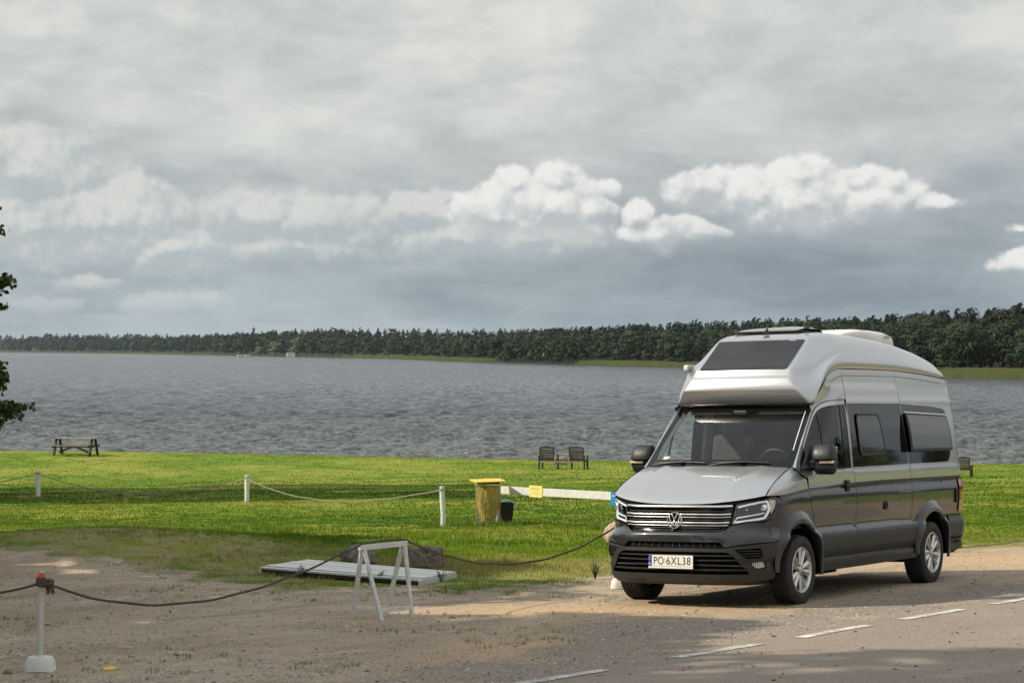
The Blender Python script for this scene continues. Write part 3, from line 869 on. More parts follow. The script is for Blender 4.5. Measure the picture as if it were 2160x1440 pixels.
for n_, t in enumerate(TREES):
    kind = t[4]; v = tr_.randint(nvar[kind]); ang = tr_.rand() * 2 * PI if kind != 'pine' else tr_.normal(0, .5)
    wdt = t[3] * (tr_.uniform(.95, 1.25) if kind == 'broad' else (tr_.uniform(.95, 1.2)))
    if n_ in indiv:
        l = LAB[kind]
        o = bpy.data.objects.new(l[1], MESHES[(kind, v)]); COL.objects.link(o)
        o.location = (t[0], t[1], t[2] - .1); o.scale = (wdt, wdt, t[3]); o.rotation_euler = (0, 0, ang)
        tag(o, far_label(kind, float(pxs[n_]), t[5], t[3], math.hypot(t[0], t[1])), l[0], l[2])
    else: rest.append((t, v, ang, wdt))
# the rest of the forest: one mass, thinned by distance
VV = []; FF = []; NN = []; LL = []; TT = []; MM = []; base = 0
for (t, v, ang, wdt) in rest:
    V, F, N, lv, mi = NEARV[(t[4], v)]
    D = math.hypot(t[0], t[1]); nk = int(np.interp(D, [300, 700, 1300, 4000], [1000, 600, 260, 120]) * (1 if t[5] < 3 or D > 1200 else .8))
    nl = (mi == 0).sum(); nk = min(nk, nl)
    sel = tr_.permutation(nl)[:nk]
    Vs = V.reshape(-1)[:0]
    idx = (sel[:, None] * 4 + np.arange(4)).ravel()
    P = V[idx].reshape(-1, 4, 3); c = P.mean(1, keepdims=True); P = (c + (P - c) * math.sqrt(nl / nk) * .85).reshape(-1, 3)
    ca, sa = math.cos(ang), math.sin(ang)
    X = (P[:, 0] * ca - P[:, 1] * sa) * wdt + t[0]; Y = (P[:, 0] * sa + P[:, 1] * ca) * wdt + t[1]; Z = P[:, 2] * t[3] + t[2]
    Nn = N[idx]; Nn = np.c_[Nn[:, 0] * ca - Nn[:, 1] * sa, Nn[:, 0] * sa + Nn[:, 1] * ca, Nn[:, 2]]
    VV.append(np.c_[X, Y, Z]); NN.append(Nn); LL.append(lv[idx]); TT.append(np.full(len(idx), tr_.rand())); FF.append(np.arange(len(idx)).reshape(-1, 4) + base); MM.append(np.full(nk, 1 if t[4] == 'pine' else 0)); base += len(idx)
wood = bpy.data.objects.new('distant_forest', mesh_from('distant_forest', np.vstack(VV), np.vstack(FF), np.vstack(NN), np.concatenate(LL), np.concatenate(MM), [M_DECID, M_PINE], np.concatenate(TT)))
COL.objects.link(wood)
tag(wood, 'dense mixed forest of pine and broadleaf trees along the far shore', 'forest', kind='stuff')
print('trees', len(TREES), 'rest faces', base // 4)

# a few pale willows and a white boathouse at the waterline
def at_px(px, D): return (px - 1080) / 4800 * D
V, F, N, lv, mi = NEARV[('broad', 2)]
wm = [mesh_from('willow', *NEARV[('broad', q)], [M_WILLOW, M_BARK]) for q in (1, 3)]
for i, (px, D, h, lab) in enumerate(((581, 1740, 13, 'pale grey-green willow left of the white boathouse on the far shore'), (627, 1690, 14, 'pale grey-green willow just right of the white boathouse'), (548, 1800, 9, 'smaller pale bushy willow, leftmost of the pale trees across the lake'))):
    o = bpy.data.objects.new('willow_tree', wm[i % 2]); COL.objects.link(o)
    o.location = (at_px(px, D), D, ZW + .3); o.scale = (h * 1.3, h * 1.3, h); tag(o, lab, 'tree', 'pale willows on the far shore')
bh = empty('boathouse', (at_px(613, 1675), 1675, ZW + .2), label='tiny white boathouse with a flat roof at the far waterline', cat='boathouse')
M_WH = simple_mat('white_wall', (.88, .88, .86), .7); M_RF = simple_mat('grey_roofing', (.22, .22, .22), .8)
MB().box((0, 0, 1.5), (6.2, 3, 3.0)).build('wall', M_WH, bh)
MB().box((0, 0, 3.15), (6.8, 3.6, .25)).build('roof', M_RF, bh)
MB().box((-.9, -1.52, 1.1), (.9, .06, 1.9)).build('door', M_RF, bh); MB().box((1.0, -1.52, 1.5), (1.1, .06, .8)).build('window', M_RF, bh)
for px, D in ((508, 1905), (523, 1880)):
    o = MB(); o.add([(-2.4, 0, 0.1), (-1.6, -.8, 0.05), (1.8, -.8, .05), (2.4, 0, .2), (1.8, .8, .05), (-1.6, .8, .05), (-2.6, 0, .9), (-1.7, -1, .85), (1.9, -1, .8), (2.7, 0, .95), (1.9, 1, .8), (-1.7, 1, .85)],
          [(0, 5, 4, 3, 2, 1)] + [(i, (i + 1) % 6, 6 + (i + 1) % 6, 6 + i) for i in range(6)] + [(6, 7, 8, 9, 10, 11)]); ob = o.build('moored_boat', M_WH)
    ob.location = (at_px(px, D), D - 6, ZW - .05); tag(ob, 'tiny white boat moored at the far shore, ' + ('the left of two' if px < 510 else 'the right of two'), 'boat', 'white boats on the far shore')
tw = empty('lookout_tower', (at_px(535, 2150), 2150, ZW + 3), label='thin lookout tower poking above the far treeline', cat='tower')
M_TW = simple_mat('tower_grey', (.10, .11, .11), .8)
MB().box((0, 0, 10), (1.7, 1.7, 22)).build('shaft', M_TW, tw); MB().box((0, 0, 21.5), (2.6, 2.6, 1.6)).build('platform', M_TW, tw); MB().tube([(0, 0, 22), (0, 0, 25)], .25, 6).build('mast', M_TW, tw)

# reeds along the waterline
def reeds():
    r = np.random.RandomState(5); V = []; S_ = []
    for (p0, p1, dens_, hgt, w) in ((-200, 440, .8, 1.1, 5), (740, 1030, 1.4, 1.5, 7), (1248, 1470, 2.5, 1.35, 7), (1940, 2700, 5.0, 1.5, 14)):
        k = np.where((1080 + 4800 * SXp / np.maximum(SYp, 1) > p0) & (1080 + 4800 * SXp / np.maximum(SYp, 1) < p1) & (SYp > 50))[0]
        n = int(len(k) * 4 * dens_ * (14 if p0 > 1000 else 5))
        j = r.choice(k, n); D = np.hypot(SXp[j], SYp[j]); o = -4 + r.rand(n) * w
        x = SXp[j] + NXs[j] * o + r.normal(0, 2, n); y = SYp[j] + NYs[j] * o + r.normal(0, 2, n)
        hh = hgt * (0.75 + .5 * r.rand(n)); ww = .10 + D * .00035
        z = np.full(n, ZW) + np.where(o > 0, .3, 0)
        a = r.normal(0, .5, n)
        lean = r.normal(.12, .12, n) * hh
        V.append(np.stack([np.c_[x - ww, y, z], np.c_[x + ww, y, z], np.c_[x + ww * .4 + lean, y + a * .2, z + hh], np.c_[x - ww * .4 + lean, y + a * .2, z + hh]], 1)); S_.append(r.rand(n))
    V = np.concatenate(V).reshape(-1, 3); S_ = np.repeat(np.concatenate(S_), 4); n = len(V) // 4
    N = np.tile([0.0, -.75, .65], (len(V), 1))
    me = mesh_from('reeds', V, np.arange(n * 4).reshape(n, 4), N, S_, np.zeros(n, int), [mat_leaf('reed_stems', [(0.075, 0.092, 0.030), (0.11, 0.112, 0.040), (0.085, 0.10, 0.032)])])
    o = bpy.data.objects.new('reeds', me); COL.objects.link(o); tag(o, 'belt of yellow-green reeds along the far waterline', 'reeds', kind='stuff'); return n
print('reeds', reeds())

# ================================================================ haze over the lake
def haze(density):
    zlo = float(min(GZ.min(), ZW)) - 1.0; zhi = 70.0
    x0, x1, y0, y1 = -9600, 6800, -700, 7600
    V = [(x, y, z) for z in (zlo, zhi) for x, y in ((x0, y0), (x1, y0), (x1, y1), (x0, y1))]
    m = bpy.data.materials.new('lake_haze'); m.use_nodes = True; m.node_tree.nodes.clear(); k = NT(m.node_tree)
    out = k.n('ShaderNodeOutputMaterial'); pv = k.n('ShaderNodeVolumePrincipled')
    pv.inputs['Color'].default_value = (0.72, 0.86, 1.0, 1); pv.inputs['Density'].default_value = density; pv.inputs['Anisotropy'].default_value = 0.2
    k.link(pv.outputs[0], out.inputs['Volume'])
    o = mesh_obj('haze', V, [(3, 2, 1, 0), (4, 5, 6, 7), (0, 1, 5, 4), (1, 2, 6, 5), (2, 3, 7, 6), (3, 0, 4, 7)], m)
    tag(o, 'thin blue-grey haze over the lake and far shore', 'haze', kind='stuff')
haze(0.000030)
SC.cycles.volume_bounces = 0
# ================================================================ camper van
CXF = 0.10          # where the nose rounding begins (metres ahead of the front axle)
XRS = -4.35         # where the rear rounding begins
def ip(z, pts): 
    a = np.array(pts, float); return np.interp(z, a[:, 0], a[:, 1])
XF = [(.18, .86), (.22, .91), (.26, .965), (.34, .985), (.45, 1.0), (.60, 1.0), (.66, .99), (.74, .975), (.775, .965), (.79, .93), (.85, .915), (1.0, .88), (1.06, .862), (1.12, .83), (1.2, .72), (1.3, .55), (1.42, .32), (2.7, .2)]
YS = [(.18, .86), (.24, .93), (.29, .975), (.40, .985), (.425, .985), (.445, .96), (.47, .975), (.52, 1.0), (.66, 1.008), (.70, 1.004), (.745, .965), (.80, .966), (.95, .982), (1.06, .984), (1.10, .98), (1.19, .962), (1.23, .960), (1.33, .962), (1.38, .955),
      (1.6, .938), (1.85, .914), (2.09, .885), (2.14, .882), (2.165, .876), (2.20, .872), (2.27, .862), (2.30, .852), (2.40, .842), (2.46, .835), (2.7, .80)]
NS = [(.18, 3.2), (.7, 3.3), (.8, 3.0), (1.1, 2.9), (1.2, 2.6), (1.42, 2.4)]
XR = [(.18, -4.80), (.26, -4.88), (.75, -4.92), (.80, -4.90), (1.3, -4.89), (1.9, -4.80), (2.46, -4.70), (2.7, -4.6)]
_zs = np.arange(.18, 2.70, .01)
_NF = 161
def _table():
    sx = np.zeros((len(_zs), _NF)); sy = np.zeros_like(sx); rx = np.zeros_like(sx); ry = np.zeros_like(sx)
    th = (np.linspace(0, 1, 600) ** 1.0) * PI / 2
    for i, z in enumerate(_zs):
        n = ip(z, NS); a = ip(z, XF) - CXF; b = float(ip(z, YS))
        x = CXF + a * np.cos(th) ** (2 / n); y = b * np.sin(th) ** (2 / n)
        s = np.r_[0, np.cumsum(np.hypot(np.diff(x), np.diff(y)))]; s /= s[-1]
        q = np.linspace(0, 1, _NF)
        sx[i] = np.interp(q, s, x); sy[i] = np.interp(q, s, y)
        n = 6.5 if z > .79 else 4.5; a = XRS - ip(z, XR)
        x = XRS - a * np.sin(th) ** (2 / n); y = b * np.cos(th) ** (2 / n)
        s = np.r_[0, np.cumsum(np.hypot(np.diff(x), np.diff(y)))]; s /= s[-1]
        rx[i] = np.interp(q, s, x); ry[i] = np.interp(q, s, y)
    return sx, sy, rx, ry
_SX, _SY, _RX, _RY = _table()
def _bil(T, q, z):
    fi = np.clip((z - _zs[0]) / .01, 0, len(_zs) - 1.001); fj = np.clip(q, 0, 1) * (_NF - 1.001)
    i = fi.astype(int); j = fj.astype(int); a = fi - i; b = fj - j
    return (T[i, j] * (1 - a) * (1 - b) + T[i + 1, j] * a * (1 - b) + T[i, j + 1] * (1 - a) * b + T[i + 1, j + 1] * a * b)
SR = 1 + CXF - XRS
def body(s, z, off=0.0):
    """van body skin: s = 0 nose centre, 1 = start of the flank, then metres along the flank, SR.. = rear; sign = side"""
    s = np.asarray(s, float); z = np.asarray(z, float)
    sg = np.where(s < 0, -1.0, 1.0); q = np.abs(s)
    x = CXF - (q - 1); y = ip(z, YS)
    xf = _bil(_SX, q, z); yf = _bil(_SY, q, z)
    xr = _bil(_RX, q - SR, z); yr = _bil(_RY, q - SR, z)
    x = np.where(q < 1, xf, np.where(q > SR, xr, x)); y = np.where(q < 1, yf, np.where(q > SR, yr, y))
    xp = np.interp(z, [1.37, 2.09, 2.4], [-.12, -.80, -1.1])
    roll = sstep(z, 1.30, 1.46) * sstep(x - xp, -.38, .03) * sstep(z, 2.35, 2.05)
    y = y * (1 - .080 * roll)
    # gentle bow of the flank in plan
    y = y - .018 * sstep(x, -3.2, -4.6)
    return np.stack([x, y * sg, z + 0 * x], -1)
def sY(y, z):
    i = int(round((z - .18) / .01)); return (float(np.interp(abs(y), _SY[i], np.linspace(0, 1, _NF))) * (1 if y >= 0 else -1), z)
def sX(x, z):
    if x <= CXF: return (1 + CXF - x, z)
    i = int(round((z - .18) / .01)); return (float(np.interp(-x, -_SX[i], np.linspace(0, 1, _NF))), z)

def cr(P, t):
    """Catmull-Rom through points P (n,d) at t in 0..1 (array)"""
    P = np.asarray(P, float); n = len(P); t = np.clip(np.asarray(t, float), -0.02, 1.02) * (n - 1)
    i = np.clip(np.floor(t).astype(int), 0, n - 2); f = (t - i)[..., None]
    Pm = np.vstack([2 * P[0] - P[1], P, 2 * P[-1] - P[-2]])
    a, b, c, d = Pm[i], Pm[i + 1], Pm[i + 2], Pm[i + 3]
    return 0.5 * (2 * b + (c - a) * f + (2 * a - 5 * b + 4 * c - d) * f * f + (3 * b - a - 3 * c + d) * f ** 3)
def patch(rows):
    """surface through a grid of control points: rows run with v, columns with u"""
    R = np.asarray(rows, float)
    def S(u, v, off=0.0):
        u = np.asarray(u, float); v = np.asarray(v, float)
        sh = u.shape; u = u.ravel(); v = v.ravel()
        cols = np.stack([cr(R[r], u) for r in range(R.shape[0])], 0)   # rows, N, 3
        n = R.shape[0]; t = np.clip(v, -0.02, 1.02) * (n - 1)
        i = np.clip(np.floor(t).astype(int), 0, n - 2); f = (t - i)[:, None]
        C = np.concatenate([2 * cols[:1] - cols[1:2], cols, 2 * cols[-1:] - cols[-2:-1]], 0)
        k = np.arange(len(u))
        a, b, c, d = C[i, k], C[i + 1, k], C[i + 2, k], C[i + 3, k]
        o = 0.5 * (2 * b + (c - a) * f + (2 * a - 5 * b + 4 * c - d) * f * f + (3 * b - a - 3 * c + d) * f ** 3)
        return o.reshape(sh + (3,))
    return S
def nrm(S, u, v, sg=1.0, e=.003):
    a = S(u + e, v) - S(u - e, v); b = S(u, v + e) - S(u, v - e)
    n = np.cross(a, b) * sg
    return n / np.maximum(np.linalg.norm(n, axis=-1, keepdims=True), 1e-9)
def inpoly(P, poly):
    x, y = P[:, 0], P[:, 1]; c = np.zeros(len(P), bool); n = len(poly)
    for i in range(n):
        x1, y1 = poly[i]; x2, y2 = poly[(i + 1) % n]
        if y1 == y2: continue
        m = ((y1 > y) != (y2 > y)) & (x < (x2 - x1) * (y - y1) / (y2 - y1) + x1)
        c ^= m
    return c
def dens(poly, st):
    out = []
    n = len(poly)
    for i in range(n):
        a = np.array(poly[i], float); b = np.array(poly[(i + 1) % n], float)
        m = max(1, int(math.ceil(np.hypot(*(b - a)) / st)))
        for k in range(m): out.append(a + (b - a) * k / m)
    return np.array(out)
def rounded(poly, r, k=5):
    """round the corners of a polygon by radius-like distance r (number or list)"""
    out = []; n = len(poly)
    for i in range(n):
        p = np.array(poly[i], float); a = np.array(poly[i - 1], float); b = np.array(poly[(i + 1) % n], float)
        rr = r[i] if isinstance(r, (list, tuple)) else r
        if rr <= 0: out.append(tuple(p)); continue
        da = a - p; db = b - p; la = np.hypot(*da); lb = np.hypot(*db)
        ra = min(rr, la * .48); rb = min(rr, lb * .48)
        s = p + da / la * ra; e = p + db / lb * rb
        for j in range(k + 1):
            t = j / k; out.append(tuple((1 - t) ** 2 * s + 2 * t * (1 - t) * p + t * t * e))
    return out
def panel(name, S, outer, holes=(), step=.045, mat=None, parent=None, thick=.012, sg=1.0, off=0.0, mirror=False, sc=(1, 1)):
    """a skin panel cut from surface S: smooth analytic normals, folded edge of the given thickness"""
    sc = np.array(sc, float)
    O = dens(np.array(outer) * sc, step); Hs_ = [dens(np.array(h) * sc, step) for h in holes]
    loops = [O] + Hs_
    pts = []; edges = []; lo = []
    for L in loops:
        b = len(pts); m = len(L); pts += [tuple(p) for p in L]; edges += [(b + i, b + (i + 1) % m) for i in range(m)]; lo.append(list(range(b, b + m)))
    B = np.array(pts)
    x0, y0 = O.min(0); x1, y1 = O.max(0)
    gx, gy = np.meshgrid(np.arange(x0 + step / 2, x1, step), np.arange(y0 + step / 2, y1, step))
    gx[1::2] += step / 2
    G = np.c_[gx.ravel(), gy.ravel()]
    if len(G):
        m = inpoly(G, O)
        for h in Hs_: m &= ~inpoly(G, h)
        G = G[m]
    if len(G):
        dd = np.full(len(G), 9.0)
        for i in range(0, len(B), 400):
            dd = np.minimum(dd, np.hypot(G[:, None, 0] - B[None, i:i + 400, 0], G[:, None, 1] - B[None, i:i + 400, 1]).min(1))
        G = G[dd > step * .45]
    allp = [Vector(p) for p in pts] + [Vector(p) for p in G.tolist()]
    V2, E2, F2, ov, oe, of = delaunay_2d_cdt(allp, edges, [], 0, 1e-7)
    V2 = np.array([tuple(v) for v in V2]); F2 = np.array([f for f in F2 if len(f) == 3])
    cen = V2[F2].mean(1)
    m = inpoly(cen, O)
    for h in Hs_: m &= ~inpoly(cen, h)
    F2 = F2[m]
    # map of input -> output boundary vertices
    inv = {}
    for oi, src in enumerate(ov):
        for s_ in src: inv[s_] = oi
    U = V2 / sc
    P = S(U[:, 0], U[:, 1]); N = nrm(S, U[:, 0], U[:, 1], sg)
    P = P + N * off
    if mirror: P = P * [1, -1, 1]; N = N * [1, -1, 1]
    fn = np.cross(P[F2[:, 1]] - P[F2[:, 0]], P[F2[:, 2]] - P[F2[:, 0]])
    flip = (fn * N[F2[:, 0]]).sum(1) < 0
    F2[flip] = F2[flip][:, ::-1]
    verts = P.tolist(); nor = N.tolist(); faces = F2.tolist()
    if thick > 0:
        for L in lo:
            L = [inv.get(i) for i in L]; L = [i for i in L if i is not None]
            m = len(L)
            for i in range(m):
                a, b = L[i], L[(i + 1) % m]
                if a == b: continue
                pa, pb = P[a], P[b]; qa, qb = pa - N[a] * thick, pb - N[b] * thick
                o = np.cross(pb - pa, N[a]); l = np.linalg.norm(o)
                if l < 1e-9: continue
                o = o / l; k0 = len(verts)
                verts += [pa.tolist(), pb.tolist(), qb.tolist(), qa.tolist()]; nor += [o.tolist()] * 4
                faces.append([k0, k0 + 1, k0 + 2, k0 + 3])
    return mesh_obj(name, verts, faces, mat, parent, normals=nor)
def ribbon(name, S, pts, w, mat, parent, off=-.004, sg=1.0, mirror=False, closed=False, st=.03, thick=0.0, sc=(1, 1)):
    """a narrow strip of width w following a polyline on surface S"""
    P = [np.array(p, float) for p in pts]
    if closed: P.append(P[0])
    out = [P[0]]
    for i in range(len(P) - 1):
        m = max(1, int(np.hypot(*((P[i + 1] - P[i]) * sc)) / st))
        for k in range(1, m + 1): out.append(P[i] + (P[i + 1] - P[i]) * k / m)
    U = np.array(out); X = S(U[:, 0], U[:, 1]); N = nrm(S, U[:, 0], U[:, 1], sg)
    T = np.gradient(X, axis=0)
    if closed: T[0] = T[-1] = X[1] - X[-2]
    B = np.cross(N, T); B /= np.maximum(np.linalg.norm(B, axis=1, keepdims=True), 1e-9)
    A = X + N * off - B * w / 2; C = X + N * off + B * w / 2
    n = len(A)
    if thick > 0:
        A0 = A - N * thick; C0 = C - N * thick
        V = np.vstack([A, C, C0, A0])
        F = [(i + a * n, i + 1 + a * n, i + 1 + ((a + 1) % 4) * n, i + ((a + 1) % 4) * n) for a in range(4) for i in range(n - 1)]
        if not closed: F += [(0, n, 2 * n, 3 * n), (n - 1, 4 * n - 1, 3 * n - 1, 2 * n - 1)]
    else:
        V = np.vstack([A, C]); F = [(i, i + 1, n + i + 1, n + i) for i in range(n - 1)]
    if mirror: V = V * [1, -1, 1]
    o = mesh_obj(name, V, F, mat, parent)
    bm = bmesh.new(); bm.from_mesh(o.data); bmesh.ops.recalc_face_normals(bm, faces=bm.faces); bm.to_mesh(o.data); bm.free()
    return o

# ---------------------------------------------------------------- van materials
def paint(name, col, metal, rough, flake=.10):
    m, k, bs, out = new_mat(name)
    P = k.n('ShaderNodeTexCoord').outputs['Object']
    nf = k.noise(P, 900.0, 1, 0.5)[0]; nd = k.noise(P, 3.0, 5, 0.6)[0]; nv = k.noise(P, 60.0, 4, 0.7)[0]
    lo = tuple(c * (1 - flake) for c in col); hi = tuple(min(1, c * (1 + flake)) for c in col)
    c = k.mix(nf, lo, hi)
    x, y, z = k.sep(P)
    # road dust, strongest low on the body
    dust = k.math('MULTIPLY', k.step(z, 1.1, 0.25), k.step(k.math('ADD', nd, k.math('MULTIPLY', nv, 0.3)), 0.45, 0.85))
    c = k.mix(k.math('MULTIPLY', dust, 0.07), c, (0.20, 0.17, 0.14))
    k.put(bs.inputs['Base Color'], c)
    k.put(bs.inputs['Metallic'], k.mixf(k.math('MULTIPLY', dust, 0.2), metal, 0.0))
    bs.inputs['Roughness'].default_value = rough
    bs.inputs['Coat Weight'].default_value = 1.0
    k.put(bs.inputs['Coat Roughness'], k.step(nd, 0.3, 0.8, 0.02, 0.07))
    b = k.n('ShaderNodeBump'); b.inputs['Strength'].default_value = 1.0; b.inputs['Distance'].default_value = 0.0012
    k.link(k.noise(P, 5.0, 2, 0.5)[0], b.inputs['Height']); k.link(b.outputs[0], bs.inputs['Coat Normal'])
    return m
M_SILVER = paint('silver_metallic_paint', (0.50, 0.508, 0.515), 0.85, 0.36)
M_GREY = paint('dark_grey_metallic_paint', (0.026, 0.027, 0.030), 0.40, 0.32)
[n for n in M_GREY.node_tree.nodes if n.type == 'BSDF_PRINCIPLED'][0].inputs['Specular IOR Level'].default_value = 0.15
M_PLAS = simple_mat('dark_grey_bumper_plastic', (0.020, 0.0195, 0.0195), 0.48, var=.15, bump=.0004, bscale=700)
M_BLKP = simple_mat('black_plastic', (0.014, 0.014, 0.015), 0.50, var=.15)
M_BLK = simple_mat('matt_black', (0.006, 0.006, 0.006), 0.85, spec=0.1)
M_PIANO = simple_mat('gloss_black', (0.005, 0.005, 0.006), 0.10, spec=0.4)
M_STRIPE = simple_mat('dark_brown_stripe', (0.030, 0.020, 0.018), 0.35)
M_CHROME = simple_mat('chrome', (0.90, 0.91, 0.92), 0.24, metal=1.0, var=.02)
M_ALLOY = simple_mat('alloy_silver', (0.62, 0.61, 0.59), 0.30, metal=0.85, var=.04, coat=.4)
M_TYRE = simple_mat('tyre_rubber', (0.020, 0.019, 0.018), 0.78, var=.25, bump=.001, bscale=90)
M_RED = simple_mat('tail_lamp_red', (0.42, 0.015, 0.012), 0.15, coat=1.0)
M_WPL = simple_mat('white_plastic', (0.74, 0.71, 0.67), 0.42, var=.03)
M_LED = simple_mat('lamp_reflector_white', (0.85, 0.88, 0.90), 0.12, metal=.15, var=.02, coat=1.0)
M_DRL = simple_mat('daytime_light_guide', (0.85, 0.88, 0.90), 0.12, var=.02)
_b = [n for n in M_DRL.node_tree.nodes if n.type == 'BSDF_PRINCIPLED'][0]
_b.inputs['Emission Color'].default_value = (0.93, 1.0, 0.98, 1); _b.inputs['Emission Strength'].default_value = 0.2
M_INT = simple_mat('interior_dark_grey', (0.030, 0.030, 0.032), 0.8)
M_INTL = simple_mat('interior_pale_trim', (0.42, 0.43, 0.41), 0.8)
M_CAB = simple_mat('interior_cabinet', (0.026, 0.026, 0.027), 0.8)
M_AMB = simple_mat('indicator_lens', (0.62, 0.50, 0.38), 0.15, coat=1.0)
M_PW = simple_mat('plate_white', (0.72, 0.70, 0.66), 0.35, var=.03)
M_PB = simple_mat('plate_blue', (0.01, 0.04, 0.30), 0.35)
M_PK = simple_mat('plate_black', (0.012, 0.012, 0.012), 0.4)

def glass(name, tint, refl=1.0, dirt=.02):
    m = bpy.data.materials.new(name); m.use_nodes = True; m.node_tree.nodes.clear(); k = NT(m.node_tree)
    out = k.n('ShaderNodeOutputMaterial')
    tr = k.n('ShaderNodeBsdfTransparent'); tr.inputs[0].default_value = (*tint, 1)
    gl = k.n('ShaderNodeBsdfGlossy'); gl.inputs['Roughness'].default_value = 0.01; gl.inputs[0].default_value = (refl, refl, refl, 1)
    geo = k.n('ShaderNodeNewGeometry')
    ca_ = k.math('ABSOLUTE', k.vmath('DOT_PRODUCT', geo.outputs['Incoming'], geo.outputs['Normal']))
    f = k.math('MULTIPLY_ADD', k.math('POWER', k.math('SUBTRACT', 1.0, ca_), 5.0), 0.93, 0.055, clamp=True)
    mx = k.n('ShaderNodeMixShader'); k.link(f, mx.inputs[0]); k.link(tr.outputs[0], mx.inputs[1]); k.link(gl.outputs[0], mx.inputs[2])
    df = k.n('ShaderNodeBsdfDiffuse'); df.inputs[0].default_value = (0.5, 0.48, 0.45, 1)
    P = k.n('ShaderNodeTexCoord').outputs['Object']
    dn = k.math('MULTIPLY', k.step(k.noise(P, 4.0, 5, 0.65)[0], 0.35, 0.75), dirt)
    m2 = k.n('ShaderNodeMixShader'); k.link(dn, m2.inputs[0]); k.link(mx.outputs[0], m2.inputs[1]); k.link(df.outputs[0], m2.inputs[2])
    k.link(m2.outputs[0], out.inputs[0])
    return m
M_GWS = glass('windscreen_glass', (0.93, 0.99, 0.965), dirt=.004)
M_GSD = glass('side_glass', (0.92, 0.985, 0.96), dirt=.004)
M_GLENS = glass('clear_lens', (0.93, 0.95, 0.95), dirt=.02)
M_DARKG = simple_mat('dark_privacy_glass', (0.010, 0.010, 0.012), 0.03, spec=0.75)
M_POPG = simple_mat('smoked_acrylic_pane', (0.035, 0.035, 0.04), 0.04, spec=0.9)
def mat_solar():
    m, k, bs, out = new_mat('dark_skylight_glass')
    P = k.n('ShaderNodeTexCoord').outputs['Object']
    n1 = k.noise(P, 2.5, 4, 0.6)[0]; n2 = k.noise(P, 130.0, 2, 0.5)[0]
    c = k.mix(k.step(n1, .3, .7), (0.018, 0.018, 0.024), (0.030, 0.030, 0.036))
    c = k.mix(k.math('MULTIPLY', k.step(n2, 0.72, 0.76), 0.6), c, (0.25, 0.24, 0.22))
    k.put(bs.inputs['Base Color'], c); bs.inputs['Roughness'].default_value = 0.09; bs.inputs['Specular IOR Level'].default_value = 0.3
    return m
M_SOLAR = mat_solar()

# ---------------------------------------------------------------- van root (stands on the sloping yard)
VM = Matrix(((-0.53326452, 0.84589747, -0.00929622), (-0.84557674, -0.53267218, 0.03550107), (0.02507843, 0.02679213, 0.9993264)))
van = empty('camper_van', label='silver and dark grey high-roof camper van parked nose-on beside the road', cat='camper van')
van.matrix_world = Matrix.Translation((2.1795, 24.2468, 0.004)) @ VM.to_4x4()
def hollow(name, parent, loc=(0, 0, 0)):
    return empty(name, loc) if parent is None else _he(name, parent, loc)
def _he(name, parent, loc):
    o = empty(name, loc); o.parent = parent; return o

WL = [(.45, 1.12), (.371, 1.127), (.043, 1.152), (-.273, 1.178), (-.808, 1.190), (-1.516, 1.211), (-2.23, 1.220), (-4.75, 1.221)]     # waist line (x, z)
def waist(x, d=0.0):
    return float(np.interp(-x, [-p[0] for p in WL], [p[1] for p in WL])) + d
def wl(x0, x1, n, d):
    return [sX(x0 + (x1 - x0) * i / (n - 1), waist(x0 + (x1 - x0) * i / (n - 1), d)) for i in range(n)]
def arc(cx_, cz_, r, a0, a1, n=18):
    """wheel-arch arc in (x, z), degrees measured from +x towards up"""
    return [sX(cx_ + r * math.cos(math.radians(a0 + (a1 - a0) * i / (n - 1))), cz_ + r * math.sin(math.radians(a0 + (a1 - a0) * i / (n - 1)))) for i in range(n)]
AFX, ARX, AZ, AR = 0.010, -3.655, 0.345, 0.535        # arch centres, height, radius of the skin opening
Dz = lambda: None
DOOR_LOW = [(-.274, 1.18), (-.288, 1.03), (-.40, .80), (-.465, .70), (-.56, .46)]
DOOR_REAR = [(-1.30, .45), (-1.36, .75), (-1.41, 1.05), (-1.43, 1.21)]
SIDES = ((1, ''), (-1, ''))
SEAM = [(-.64, 2.068), (-.724, 2.086), (-.80, 2.175), (-.94, 2.313), (-1.05, 2.395), (-1.155, 2.44), (-1.30, 2.465), (-1.44, 2.475), (-2.2, 2.48), (-2.93, 2.48), (-3.77, 2.45), (-4.43, 2.41)]
def seam_z(x):
    return np.interp(-np.asarray(x, float), [-p[0] for p in SEAM], [p[1] for p in SEAM])
gap = .003
